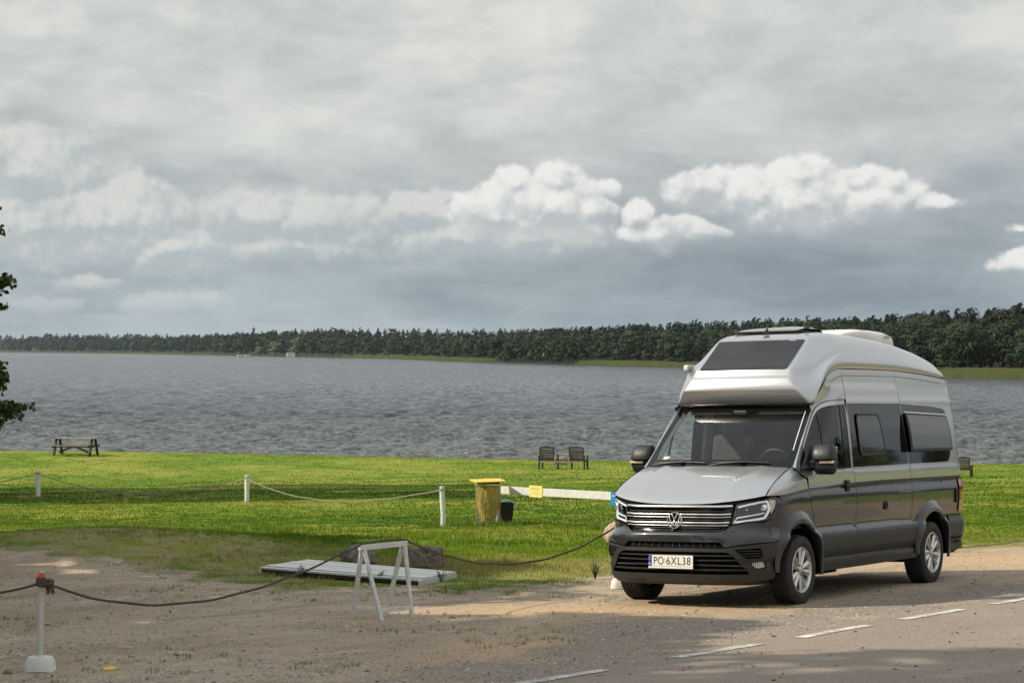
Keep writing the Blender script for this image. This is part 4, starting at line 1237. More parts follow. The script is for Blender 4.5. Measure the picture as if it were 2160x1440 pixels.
for sd, _ in SIDES:
    S = (lambda sd: (lambda s, z: body(np.asarray(s) , z) * [1, sd, 1]))(sd)
    sg = 1.0 if sd > 0 else -1.0
    # outward normal check: for the left side du is rearwards (-x), dv up
    def pan(name, outer, holes=(), mat=None, parent=van, step=.05, thick=.012, off=0.0, S=S, sg=sg):
        return panel(name, S, outer, holes, step, mat, parent, thick, sg, off)
    def rib(name, pts, w, mat, parent=van, off=-.004, closed=False, thick=0.0, S=S, sg=sg):
        return ribbon(name, S, pts, w, mat, parent, off, sg, closed=closed, thick=thick)
    # ---- fender below the waist
    fz = lambda x: waist(x, -.012)
    outer = [sX(.46, .695), sX(.595, .706), sX(.56, .80), sX(.545, .905), sX(.46, 1.0), sX(.40, 1.10)] + wl(.385, -.268, 8, -.014) + [sX(x + .006, z) for x, z in DOOR_LOW[1:]] \
        + [p for p in arc(AFX, AZ, AR, 168, 42, 22)]
    fen = pan('front_fender', outer, mat=M_GREY)
    # ---- front door
    door_lo = wl(-.280, -1.494, 12, -.014) + [sX(-1.496, 1.05), sX(-1.46, .80), sX(-1.41, .66), sX(-1.362, .47)] + [sX(-.562, .47), sX(-.471, .70), sX(-.406, .80), sX(-.294, 1.03)]
    pan_lo = pan('front_door', door_lo, mat=M_GREY)
    dtop = [(-.122, 1.378), (-.211, 1.440), (-.30, 1.553), (-.399, 1.676), (-.49, 1.782), (-.575, 1.872), (-.671, 1.964), (-.779, 2.040), (-.894, 2.088), (-1.011, 2.114), (-1.192, 2.126), (-1.40, 2.133)]
    door_up = [sX(x, z) for x, z in dtop] + [sX(-1.445, 1.95), sX(-1.447, 1.6), sX(-1.442, 1.4)] + list(reversed(wl(-.282, -1.494, 12, .012))) + [sX(-.276, 1.29), sX(-.245, 1.308), sX(-.19, 1.322), sX(-.14, 1.340), sX(-.120, 1.360)]
    win = [sX(x, z) for x, z in [(-.165, 1.388), (-.225, 1.428), (-.318, 1.545), (-.425, 1.676), (-.600, 1.860), (-.700, 1.952), (-.795, 2.012), (-.893, 2.046), (-1.02, 2.066), (-1.20, 2.078), (-1.40, 2.086), (-1.41, 1.386)]]
    up = pan('door_upper_skin', door_up, [win], M_SILVER, pan_lo)
    # black window surround with the two panes
    tri = rounded([sX(x, z) for x, z in [(-.30, 1.405), (-.36, 1.56), (-.455, 1.69), (-.615, 1.855), (-.71, 1.94), (-.775, 1.975), (-.665, 1.405)]], .02)
    pane = rounded([sX(x, z) for x, z in [(-.690, 1.403), (-.805, 1.997), (-.90, 2.030), (-1.02, 2.052), (-1.262, 2.066), (-1.24, 1.403)]], .02)
    pan('window_surround', win, [tri, pane], M_PIANO, pan_lo, off=-.004)
    pan('quarter_glass', tri, mat=M_GSD, parent=pan_lo, off=-.009, thick=0)
    pan('door_glass', pane, mat=M_GSD, parent=pan_lo, off=-.009, thick=0)
    rib('window_sill_seal', [sX(-.3, 1.383), sX(-.7, 1.383), sX(-1.27, 1.385)], .018, M_BLKP, pan_lo, off=.003, thick=.006)
    # ---- flank behind the door, below the waist
    fl1 = wl(-1.506, -3.094, 14, -.014) + [sX(-3.077, 1.0), sX(-3.05, .80)] + [sX(-3.05, .60), sX(-3.06, .47), sX(-1.370, .47), sX(-1.418, .66), sX(-1.468, .80), sX(-1.504, 1.05)]
    # flap outline is a hole filled by its own panel
    flap = rounded([sX(-2.68, .77), sX(-2.67, 1.11), sX(-3.045, 1.11), sX(-3.03, .77)], .03)
    pan('side_panel', fl1, [flap], M_GREY)
    pan('fuel_flap', rounded([sX(-2.684, .774), sX(-2.674, 1.106), sX(-3.041, 1.106), sX(-3.026, .774)], .028), mat=M_GREY)
    fl2 = wl(-3.104, -4.50, 14, -.014) + [sX(-4.50, 1.0), sX(-4.50, .775), sX(-4.19, .775)] + [p for p in arc(ARX, AZ, AR, 127, 128, 2)][:0] + arc(ARX, AZ, AR, 180 - 128.5, 180 - 166, 3)[:0] \
        + [sX(ARX + AR * math.cos(a), AZ + AR * math.sin(a)) for a in np.radians(np.linspace(140, 14, 22))] + [sX(-3.066, .55), sX(-3.058, .80), sX(-3.086, 1.0)]
    pan('rear_quarter_panel', fl2, mat=M_GREY)
    # ---- upper flank (silver) with roof seam
    u1 = list(reversed(wl(-1.506, -3.094, 12, .012)))
    upper1 = [sX(-1.40, 2.140), sX(-1.192, 2.134), sX(-1.005, 2.122), sX(-.885, 2.096), sX(-.768, 2.049), sX(-.715, 2.012), sX(-.66, 2.03)] + [sX(x, z - .004) for x, z in SEAM[:8]] + [sX(-1.436, 2.466)]
    pan('cab_roof_side', [sX(-1.436, 2.142)] + upper1, mat=M_SILVER)
    g1 = [sX(-1.462, 1.392), sX(-1.462, 2.092), sX(-2.955, 2.096), sX(-3.025, 1.402)]
    pan('side_panel_upper', [sX(-1.442, 2.468), sX(-2.2, 2.474), sX(-2.898, 2.474), sX(-2.968, 2.09), sX(-2.998, 1.61), sX(-3.047, 1.42)] + u1[:] + [sX(-1.450, 1.39), sX(-1.450, 2.1)], [g1], M_SILVER)
    g2 = rounded([sX(-3.056, 1.402), sX(-2.985, 2.093), sX(-3.9, 2.07), sX(-4.36, 2.038), sX(-4.395, 1.93), sX(-4.40, 1.50), sX(-4.33, 1.408)], [.0, .0, 0, .09, .02, .05, .05])
    u2 = list(reversed(wl(-3.104, -4.62, 12, .012)))
    pan('rear_quarter_upper', [sX(-2.904, 2.474), sX(-3.77, 2.444), sX(-4.43, 2.404), sX(-4.50, 2.40), sX(-4.52, 2.1)] + u2 + [sX(-3.055, 1.42), sX(-3.005, 1.61), sX(-2.974, 2.09)], [g2], M_SILVER)
    for nm, g in (('side_glass_panel', g1), ('rear_side_glass_panel', g2)):
        pan(nm, g, mat=M_DARKG, off=-.003)
    # hinged windows
    pw = rounded([sX(-1.69, 1.54), sX(-1.665, 1.955), sX(-2.265, 1.955), sX(-2.37, 1.54)], .07)
    fr_ = pan('hinged_window', rounded([sX(-1.665, 1.515), sX(-1.64, 1.98), sX(-2.290, 1.98), sX(-2.40, 1.515)], .085), [pw], M_BLKP, off=.012, thick=.018)
    pan('pane', pw, mat=M_POPG, parent=fr_, off=.010, thick=.01)
    # liners behind the panel gaps
    rib('door_gap', [sX(-1.425, 2.13), sX(-1.452, 1.95), sX(-1.448, 1.4), sX(-1.500, 1.21), sX(-1.500, 1.05), sX(-1.464, .80), sX(-1.414, .66), sX(-1.366, .46)], .05, M_BLK, off=-.012)
    rib('door_gap', [sX(x - .012, z) for x, z in dtop], .03, M_BLK, off=-.012)
    rib('door_gap', [sX(-.125, 1.35), sX(-.19, 1.318), sX(-.26, 1.295), sX(-.274, 1.25)] + [sX(x - .004, z) for x, z in DOOR_LOW], .03, M_BLK, off=-.012)
    rib('panel_gap', [sX(-2.901, 2.48), sX(-2.971, 2.09)], .04, M_BLK, off=-.012)
    rib('panel_gap', [sX(-1.439, 2.47), sX(-1.446, 2.1)], .04, M_BLK, off=-.012)
    rib('panel_gap', [sX(-2.971, 2.09), sX(-3.0, 1.61), sX(-3.05, 1.42), sX(-3.099, 1.21), sX(-3.08, 1.0), sX(-3.054, .8), sX(-3.055, .6)], .04, M_BLK, off=-.012)
    rib('flap_gap', rounded([sX(-2.682, .772), sX(-2.672, 1.108), sX(-3.043, 1.108), sX(-3.028, .772)], .03), .03, M_BLK, off=-.012, closed=True)
    rib('waist_stripe', wl(.40, -4.62, 60, 0.0), .030, M_STRIPE, off=.0015, thick=.01)
    rib('groove_shade', [sX(-1.04, 2.24), sX(-1.13, 2.32), sX(-1.25, 2.37), sX(-1.44, 2.40), sX(-2.93, 2.41), sX(-3.77, 2.38), sX(-4.40, 2.345)], .007, M_STRIPE, off=.001)  # thin dark strip that paints the shading line of the roof moulding
    rib('roof_seam', [sX(x, z) for x, z in SEAM[1:]] + [sX(-4.62, 2.40)], .016, M_BLKP, off=-.001)
    # ---- lower cladding is a separate moulded strip, sill below it
    cl = [sX(-.442, .462), sX(-.36, .735), sX(-3.02, .742), sX(-3.045, .462)]
    pan('side_cladding', [sX(-.545, .455), sX(-.450, .70), sX(-3.17, .705), sX(-3.19, .455)], mat=M_PLAS, off=.010, thick=.014, step=.06)
    rib('cladding_gap', [sX(-1.366, .46), sX(-1.42, .70)], .007, M_BLK, off=.0108)
    rib('cladding_gap', [sX(-1.52, .46), sX(-1.56, .70)], .005, M_BLK, off=.0108)
    rib('cladding_gap', [sX(-3.05, .46), sX(-3.05, .70)], .007, M_BLK, off=.0108)
    pan('sill', [sX(-.47, .305), sX(-.50, .445), sX(-3.17, .445), sX(-3.17, .32)], mat=M_PLAS, off=.004, thick=.03)
    rib('sill_gap', [sX(-.50, .452), sX(-3.14, .452)], .02, M_BLK, off=.001)
    # rounded filler cap / handle
# round service cap on the left flank
def disc_at(mb, c, nrm_, prof, n=28):
    q = Vector(nrm_).to_track_quat('Z', 'Y').to_matrix().to_4x4()
    return mb.lathe(prof, n, Matrix.Translation(Vector(c)) @ q)
c = body(np.array([1 + CXF + 2.274]), np.array([.95]))[0]
mb = MB(); disc_at(mb, c, (0, 1, 0), [(.052, -.01), (.052, .010), (.046, .014), (.036, .014), (.034, .006), (0, .006)]); 
mb.bar(tuple(c + np.array([0, .012, .03])), tuple(c + np.array([0, .012, -.03])), .014, .01)
mb.build('water_filler_cap', M_BLKP, van)

# ---- wheel-arch flares
def flare(xc, sd, a0=1, a1=188, name='arch_flare', x_front=None):
    n = 56; rows = []; V = []; F = []
    prof = [(.625, -.004, 0), (.600, .012, 1), (.565, .040, 2), (.525, .052, 3), (.500, .054, 4), (.488, .048, 5), (.482, .030, 6), (.480, -.05, 7)]
    for i in range(n + 1):
        a = math.radians(a0 + (a1 - a0) * i / n)
        row = []
        for (r, o, _) in prof:
            sx_ = 1.0
            r = .480 + (r - .480) * (.42 + .58 * max(0.0, math.sin(a)) ** .8)
            x = xc + r * math.cos(a); z = max(AZ + r * math.sin(a), .20)
            zb = min(max(z, .52), 1.0)
            s, zz = sX(x, round(zb, 4))
            p = body(np.array([s]), np.array([zb]))[0]
            if xc > -1: o = o * float(sstep(math.degrees(a), 4, 60))
            y = (max(p[1], .972) if x <= CXF else p[1]) + o * (.30 + .62 * float(sstep(z, .36, .70)))
            row.append((x, y * sd, z))
        V += row
    m = len(prof)
    for i in range(n):
        for j in range(m - 1):
            a = i * m + j; F.append((a, a + 1, a + m + 1, a + m))
    o = mesh_obj(name, V, F, M_PLAS if False else M_GREY, van, smooth=True)
    bm = bmesh.new(); bm.from_mesh(o.data); bmesh.ops.recalc_face_normals(bm, faces=bm.faces)
    f = max(bm.faces, key=lambda f: abs(f.calc_center_median().y)); 
    if f.normal.y * sd < 0: bmesh.ops.reverse_faces(bm, faces=bm.faces)
    bm.to_mesh(o.data); bm.free()
    try: o.data.set_sharp_from_angle(angle=math.radians(50))
    except Exception: pass
    return o
for sd, _ in SIDES:
    flare(AFX, sd); flare(ARX, sd)
    # inner wheel house
    for xc in (AFX, ARX):
        mb = MB(); n = 30; vs = []; fs = []
        for i in range(n + 1):
            a = math.radians(-2 + 184 * i / n); x = xc + .50 * math.cos(a); z = AZ + .50 * math.sin(a)
            vs += [(x, sd * .97, z), (x, sd * .45, z)]
        for i in range(n): fs.append((2 * i, 2 * i + 1, 2 * i + 3, 2 * i + 2))
        b0 = len(vs); vs += [(xc, sd * .45, AZ)]
        for i in range(n): fs.append((2 * i + 1, b0, 2 * i + 3))
        mb.add(vs, fs, True); mb.build('wheel_house', M_BLK, van)
# ---------------------------------------------------------------- nose: bumper, grille, lamps
BODY = body
sgF = 1.0
def fpan(name, outer, holes=(), mat=None, parent=van, step=.045, thick=.012, off=0.0, mirror=False, sc=(1.25, 1)):
    return panel(name, BODY, outer, holes, step, mat, parent, thick, sgF, off, mirror, sc)
def frib(name, pts, w, mat, parent=van, off=0.0, closed=False, thick=0.0, mirror=False):
    return ribbon(name, BODY, pts, w, mat, parent, off, sgF, mirror, closed, thick=thick, sc=(1.25, 1))
def mir(pts):
    """close a half outline (positive side, running from centre to centre) into a full symmetric one"""
    return list(pts) + [(-s, z) for s, z in reversed(pts) if s > 1e-6]
C0 = lambda z: (0.0, z)
# painted upper bumper: from the grille base down to the seam line, out to the arch
ub = [C0(.772), sY(.30, .772), sY(.50, .772), sY(.56, .795), sY(.60, .835), sY(.75, .862), sX(.62, .868), sX(.545, .895), sX(.565, .80), sX(.60, .700), sX(.46, .690), sX(.455, .678), sX(.62, .672), sX(.80, .662), sY(.66, .640), sY(.585, .622), sY(.53, .672), C0(.672)]
bump = fpan('front_bumper', mir(ub), mat=M_GREY)
# lower slot with black grid
slot = [C0(.670), sY(.52, .670), sY(.575, .624), C0(.624)]
fpan('air_slot', mir([C0(.678), sY(.53, .678), sY(.60, .622), C0(.618)]), mat=M_BLK, parent=bump, off=-.03, thick=0)
for y in np.linspace(-.48, .48, 13):
    frib('slot_bar', [sY(y, .672), sY(y + .001, .622)], .006, M_BLKP, bump, off=-.02)
# textured lower bumper with openings
lo = [C0(.618), sY(.585, .618), sY(.67, .634), sX(.80, .655), sX(.62, .668), sX(.445, .672), sX(.475, .62), sX(.505, .54), sX(.52, .44), sX(.525, .34), sX(.54, .295), sX(.62, .275), sX(.78, .262), sY(.60, .248), C0(.243)]
inta = rounded([sY(-.60, .572), sY(.60, .572), sY(.655, .545), sY(.80, .345), sY(-.80, .345), sY(-.655, .545)], .02)
vent = rounded([sY(.675, .600), sX(.735, .612), sX(.715, .512), sY(.775, .505)], .02)
fogh = rounded([sY(.800, .462), sX(.66, .475), sX(.655, .408), sY(.845, .395)], .02)
ventm = [(-s, z) for s, z in reversed(vent)]; foghm = [(-s, z) for s, z in reversed(fogh)]
low = fpan('lower_bumper', mir(lo), [inta, vent, ventm, fogh, foghm], M_PLAS, bump, thick=.03)
fpan('intake_back', rounded([sY(-.62, .58), sY(.62, .58), sY(.83, .335), sY(-.83, .335)], .02), mat=M_BLK, parent=low, off=-.055, thick=0)
for i, z in enumerate((.535, .487, .437, .388)):
    hw = .655 + (.545 - z) * .70
    o = frib('intake_slat', [sY(-hw - .01, z), sY(-.5, z), sY(0, z), sY(.5, z), sY(hw + .01, z)], .013, M_PLAS, bump, off=-.010, thick=.035)
for y in (-.50, -.35, -.20, .20, .35, .5): frib('intake_rib', [sY(y, .43), sY(y + .001, .35)], .008, M_BLKP, bump, off=-.04)
for sm in (1, -1):
    mk = [(lambda p: (p[0] * sm, p[1]))]
    q = lambda P: [(s * sm, z) for s, z in (P if sm > 0 else reversed(P))]
    fpan('vent_back', q([sY(.66, .61), sX(.72, .62), sX(.70, .50), sY(.76, .495)]), mat=M_BLK, parent=low, off=-.05, thick=0)
    for z in (.583, .556, .530): frib('vent_slat', [(sY(.69 + (.6 - z) * .8, z)[0] * sm, z), (sX(.725, z)[0] * sm, z)], .010, M_PLAS, bump, off=-.010, thick=.03)
    fl = fpan('fog_lamp', q(rounded([sY(.818, .455), sX(.668, .466), sX(.664, .415), sY(.855, .402)], .015)), mat=M_LED, parent=bump, off=-.022, thick=.02)
    fpan('lens', q(rounded([sY(.806, .460), sX(.662, .472), sX(.657, .410), sY(.848, .398)], .018)), mat=M_GLENS, parent=fl, off=-.008, thick=0)
    for t in np.linspace(0, 1, 7):
        yy = .83 + .09 * t
        try: frib('facet', [(sY(yy, .46)[0] * sm, .46), (sY(yy + .004, .407)[0] * sm, .407)], .005, M_BLKP, fl, off=-.018)
        except Exception: pass
frib('bumper_crease', [(-p[0], p[1]) for p in reversed([sY(.60, .614), sY(.67, .630), sX(.80, .652), sX(.62, .666), sX(.46, .672)])] + [sY(.60, .614), sY(.67, .630), sX(.80, .652), sX(.62, .666), sX(.46, .672)], .008, M_BLK, low, off=.001)
# small parking sensors
for y in (-.62, -.30, .30): 
    p = BODY(np.array([sY(y, .60)[0]]), np.array([.60]))[0]
# skid lip
mb = MB()
vs = []; fs = []
for i, s in enumerate(np.linspace(-.70, .70, 41)):
    p = BODY(np.array([s]), np.array([.262]))[0]; vs += [tuple(p + np.array([-.01, 0, 0])), (p[0] - .04, p[1] * .97, .232), (p[0] - .35, p[1] * .9, .228)]
for i in range(40):
    for j in range(2): a = i * 3 + j; fs.append((a, a + 1, a + 4, a + 3))
mb.add(vs, fs, True); mb.build('front_lip', M_BLKP, bump)

# licence plate
plate = hollow('licence_plate', van)
plate.location = (1.012, 0, .478); plate.rotation_euler = (0, math.radians(-3), 0)
mb = MB(); mb.box((0, 0, -.008), (.012, .526, .145), bevel=.004); mb.build('holder', M_PLAS, plate)
mb = MB(); mb.box((.009, 0, 0), (.004, .516, .112), bevel=.0015); mb.build('white_field', M_PW, plate)
mb = MB(); mb.box((.0115, -.238, 0), (.002, .04, .110)); mb.build('blue_band', M_PB, plate)
mb = MB(); mb.box((.009, 0, -.0685), (.004, .516, .020)); mb.build('dealer_strip', M_PW, plate)
def text(name, body_, size, loc, mat, parent, sx=1.0, spacing=1.0, ext=.0008, rx=PI / 2, rz=PI / 2):
    cu = bpy.data.curves.new(name, 'FONT'); cu.body = body_; cu.size = size; cu.align_x = 'CENTER'; cu.align_y = 'CENTER'; cu.extrude = ext; cu.space_character = spacing; cu.offset = 0.0
    to = bpy.data.objects.new(name, cu); COL.objects.link(to)
    dg = bpy.context.evaluated_depsgraph_get()
    me = bpy.data.meshes.new_from_object(to.evaluated_get(dg)); bpy.data.objects.remove(to, do_unlink=True)
    me.materials.clear(); me.materials.append(mat)
    o = bpy.data.objects.new(name, me); COL.objects.link(o); o.parent = parent
    o.location = loc; o.rotation_euler = (rx, 0, rz); o.scale = (sx, 1, 1)
    return o
for _t, _y, _w in (('PO', -.138, .113), ('6XL38', .092, .278)):
    _o = text('lettering', _t, .112, (.0118, _y, 0), M_PK, plate, spacing=1.12)
    _xs = [v.co.x for v in _o.data.vertices]; _ys = [v.co.y for v in _o.data.vertices]
    _c = (max(_xs) + min(_xs)) / 2; _d = (max(_ys) + min(_ys)) / 2
    for v in _o.data.vertices: v.co.x -= _c; v.co.y -= _d
    _o.scale = (_w / (max(_xs) - min(_xs)), .080 / (max(_ys) - min(_ys)), 1)
text('country_code', 'PL', .034, (.0134, -.238, -.034), M_PW, plate)
mb = MB(); mb.lathe([(.0135, 0), (.0175, 0), (.0175, .001), (.0135, .001), (.0135, 0)], 16, Matrix.Translation((.0128, -.238, .022)) @ Euler((0, PI / 2, 0)).to_matrix().to_4x4(), close=False)
mb.build('star_ring', simple_mat('star_yellow', (.35, .30, .25), .5), plate)
mb = MB(); mb.box((.0118, -.066, .014), (.001, .012, .018)); mb.box((.0118, -.066, -.014), (.001, .012, .018)); mb.build('registration_stamp', simple_mat('stamp_grey', (.35, .38, .34), .5), plate)

# grille
gr = [C0(1.053), sY(.40, 1.054), sY(.62, 1.058), sY(.612, .99), sY(.598, .86), sY(.575, .835), sY(.535, .800), sY(.50, .782), C0(.782)]
grille = fpan('grille', mir(gr), mat=M_PIANO, off=-.014, thick=.02)
def gstrip(z, w, off=.006, hw=.6):
    zz = lambda y: z + .05 * max(0, abs(y) - .50)
    ys_ = np.r_[np.linspace(-hw, -.5, 4), np.linspace(-.4, .4, 5), np.linspace(.5, hw, 4)]
    pts_ = [Vector(BODY(np.array([sY(y, round(zz(y), 3))[0]]), np.array([zz(y)]))[0]) + Vector((off + .004, 0, 0)) for y in ys_]
    m_b = MB(); m_b.tube(pts_, w / 2, 10); ob_ = m_b.build('chrome_bar', M_CHROME, grille); return ob_
gstrip(1.030, .026, .008, .612); gstrip(.951, .020, .006, .605); gstrip(.922, .011, .004, .603); gstrip(.866, .020, .006, .594); gstrip(.838, .011, .004, .585)
for z in (.895, .814, .982):
    frib('grille_slat', [sY(-.58 if z > .83 else -.5, z), sY(0, z), sY(.58 if z > .83 else .5, z)], .006, M_BLKP, grille, off=.002, thick=.01)
# round emblem: ring with a V over a W
ec = BODY(np.array([0.0]), np.array([.888]))[0] + np.array([.012, 0, 0])
er = Euler((0, PI / 2 - .10, 0)).to_matrix().to_4x4()
EM = Matrix.Translation(Vector(ec)) @ er
emb = hollow('emblem', van)
mb = MB(); mb.lathe([(0, -.01), (.078, -.01), (.078, .004), (0, .004)], 40, EM, close=False); mb.build('disc', M_PIANO, emb)
mb = MB(); mb.lathe([(.074, -.008), (.086, -.006), (.089, .006), (.084, .016), (.077, .016), (.073, .006), (.074, -.008)], 48, EM, close=False); mb.build('ring', M_CHROME, emb)
# local frame of the disc: x = down, y = left of van, z = out
def stroke(mb, a, b, w=.0135):
    pa = EM @ Vector((-a[1], a[0], .009)); pb = EM @ Vector((-b[1], b[0], .009))
    mb.bar(pa, pb, .012, w, up=tuple((EM.to_3x3() @ Vector((0, 0, 1))).cross((pb - pa).normalized())), bevel=.002)
mb = MB()
for s in (1, -1):
    stroke(mb, (s * .033, .066), (0, .006)); stroke(mb, (s * .062, .040), (s * .026, -.064)); stroke(mb, (s * .026, -.064), (0, -.004))
mb.build('letters', M_CHROME, emb)

# headlights
HL = [sY(.640, 1.052), sY(.74, 1.078), sY(.84, 1.108), sX(.60, 1.130), sX(.44, 1.118), sX(.405, 1.108), sX(.425, 1.04), sX(.475, .965), sX(.545, .905), sX(.62, .882), sY(.75, .870), sY(.61, .848), sY(.618, .90)]
for sm in (1, -1):
    q = lambda P: [(s * sm, z) for s, z in (P if sm > 0 else reversed(P))]
    sgm = sgF
    hl = fpan('headlight', q(HL), mat=M_PIANO, off=-.050, thick=0, step=.03)
    hl['label'] = 'left headlight of the van' if sm > 0 else 'right headlight of the van'
    fpan('housing_rim', q(HL), [q(HL[0:0] + [sY(.655, 1.044), sY(.74, 1.066), sY(.84, 1.097), sX(.60, 1.120), sX(.445, 1.104), sX(.455, 1.04), sX(.50, .965), sX(.565, .915), sX(.64, .893), sY(.75, .883), sY(.625, .860), sY(.632, .90)])], M_BLKP, hl, off=-.004, thick=.045, step=.03)
    fpan('lens', q(rounded(HL, .008)), mat=M_GLENS, parent=hl, off=.001, thick=0, step=.03)
    led = [sY(.655, 1.028), sY(.74, 1.050), sY(.84, 1.078), sX(.56, 1.085), sX(.555, 1.0), sX(.61, .925), sY(.80, .905), sY(.70, .888), sY(.632, .878), sY(.655, .925), sY(.75, .94), sY(.84, .955), sX(.63, .965)]
    frib('light_strip', [(s * sm, z) for s, z in led[:4]], .017, M_DRL, hl, off=-.012, thick=.02)
    frib('light_strip', [(s * sm, z) for s, z in [led[3], sX(.55, 1.0), sX(.60, .918)]], .020, M_DRL, hl, off=-.012, thick=.02)
    frib('light_strip', [(s * sm, z) for s, z in [sX(.60, .912), sY(.80, .895), sY(.70, .880), sY(.630, .868)]], .020, M_DRL, hl, off=-.012, thick=.02)
    frib('light_strip', [(s * sm, z) for s, z in [sY(.630, .870), sY(.660, .920), sY(.75, .935), sY(.84, .952), sX(.61, .965)]], .010, M_DRL, hl, off=-.012, thick=.02)
    for (y, z, r) in ((.745, 1.00, .030), (.86, 1.018, .032)):
        p = BODY(np.array([sY(y, z)[0] * sm]), np.array([z]))[0]
        mb = MB(); disc_at(mb, p + np.array([-.040, 0, 0]), (.9, .25 * sm, 0), [(r, 0), (r, .018), (r * .8, .022), (0, .030)], 18); mb.build('projector', M_CHROME if y > .8 else M_PIANO, hl)
        mb = MB(); mb.box(p + np.array([-.018, 0, -.004 - .012 * (y > .8)]), (.01, .055, .009), Euler((0, 0, .45 * sm)).to_matrix()); mb.build('light_bar', M_LED, hl)
    # indicator at the outer tip
    fpan('side_reflector', q([sX(.53, 1.11), sX(.45, 1.10), sX(.47, 1.02), sX(.53, .95), sX(.54, 1.02)]), mat=M_AMB, parent=hl, off=-.02, thick=0, step=.03)

# ---------------------------------------------------------------- bonnet, scuttle, windscreen, pillars
def bonnet_surf():
    rows = []
    Cc = np.array([(.05, 0, 1.438), (.25, 0, 1.375), (.45, 0, 1.298), (.62, 0, 1.215), (.74, 0, 1.145), (.82, 0, 1.092), (.868, 0, 1.052)])
    Ee = np.array([(-.06, .865, 1.418), (.10, .872, 1.372), (.26, .880, 1.318), (.40, .886, 1.262), (.49, .889, 1.218), (.56, .891, 1.175), (.605, .893, 1.138)])
    for c, e in zip(Cc, Ee):
        r = []
        for p in np.linspace(-1, 1, 25):
            w = abs(p) ** (3.2)
            w1 = abs(p) ** 2.6
            z = c[2] + (e[2] - c[2]) * w1
            # the raised shoulders of the bonnet
            k = np.interp(c[0], [.05, .87], [.66, .56])
            z += .011 * math.exp(-((abs(p) - k) / .07) ** 2) * sstep(.90 - c[0], -.02, .25)
            r.append((c[0] + (e[0] - c[0]) * w, p * (e[1] if abs(p) > .5 else e[1]), float(z)))
        rows.append(r)
    return patch(rows)
SB = bonnet_surf()
# u across 0..1, v from windscreen to nose
bon = panel('bonnet', SB, [(.006, .02), (.994, .02), (.996, .985), (.85, .985), (.5, .992), (.15, .985), (.004, .985)], (), .045, M_SILVER, van, .015, sg=-1.0, sc=(1.8, .95))
ribbon('bonnet_gap', SB, [(.998, .02), (.9995, 1.0)], .03, M_BLK, van, off=-.012, sg=-1.0)
ribbon('bonnet_gap', SB, [(.002, .02), (.0005, 1.0)], .03, M_BLK, van, off=-.012, sg=-1.0)
ribbon('bonnet_front_gap', SB, [(0.0, 1.0), (.15, 1.0), (.5, 1.005), (.85, 1.0), (1.0, 1.0)], .036, M_BLK, van, off=-.020, sg=-1.0)
# upper fender (silver) between bonnet edge, lamp and door
for sd, _ in SIDES:
    E_ = [(-.075, .872, 1.424), (.08, .878, 1.379), (.26, .886, 1.320), (.40, .892, 1.264), (.50, .895, 1.213), (.603, .897, 1.140)]
    B_ = [tuple(body(np.array([sX(x, waist(x, .012))[0]]), np.array([waist(x, .012)]))[0]) for x in (-.268, -.12, .06, .22, .34)] + [(.585, .905, 1.136)]
    M1 = []
    for i, (e, b) in enumerate(zip(E_, B_)):
        t = .5; bulge = (.030, .034, .030, .024, .015, .002)[i]
        M1.append((e[0] * t + b[0] * t + bulge * .2, e[1] * t + b[1] * t + bulge, e[2] * t + b[2] * t + bulge * .55))
    M1[0] = (-.215, .952, 1.305)
    rows = [[(x, y * sd, z) for x, y, z in r] for r in (E_, M1, B_)]
    SF_ = patch(rows)
    panel('upper_fender', SF_, [(0, 0), (1, 0), (1, 1), (0, 1)], (), .04, M_SILVER, van, .01, sg=(1.0 if sd > 0 else -1.0), sc=(.75, .35))

# windscreen surface: u across, v bottom to top
def ws_rows():
    rows = []
    for v, (xc, zc, xe, ze, ye) in zip((0, .25, .5, .75, 1), ((.045, 1.425, -.075, 1.420, .884), (-.135, 1.598, -.245, 1.585, .866), (-.320, 1.765, -.415, 1.752, .846), (-.512, 1.925, -.588, 1.912, .824), (-.715, 2.078, -.765, 2.066, .800))):
        r = []
        for p in np.linspace(-1, 1, 9):
            w = p * p * .75 + p ** 4 * .25
            r.append((xc + (xe - xc) * w, p * ye, zc + (ze - zc) * w))
        rows.append(r)
    return rows
SWS = patch(ws_rows())
g_in = rounded([(.055, .105), (.945, .105), (.962, .30), (.958, .895), (.93, .918), (.60, .922), (.57, .88), (.43, .88), (.40, .922), (.07, .918), (.042, .895), (.038, .30)], [.02] * 12)
ws = panel('windscreen', SWS, [(0.004, .0), (.996, .0), (.996, .985), (.004, .985)], [g_in], .05, M_PIANO, van, .006, sg=1.0, sc=(1.75, .95))
panel('glass', SWS, g_in, (), .06, M_GWS, ws, 0, sg=1.0, sc=(1.75, .95), off=-.001)
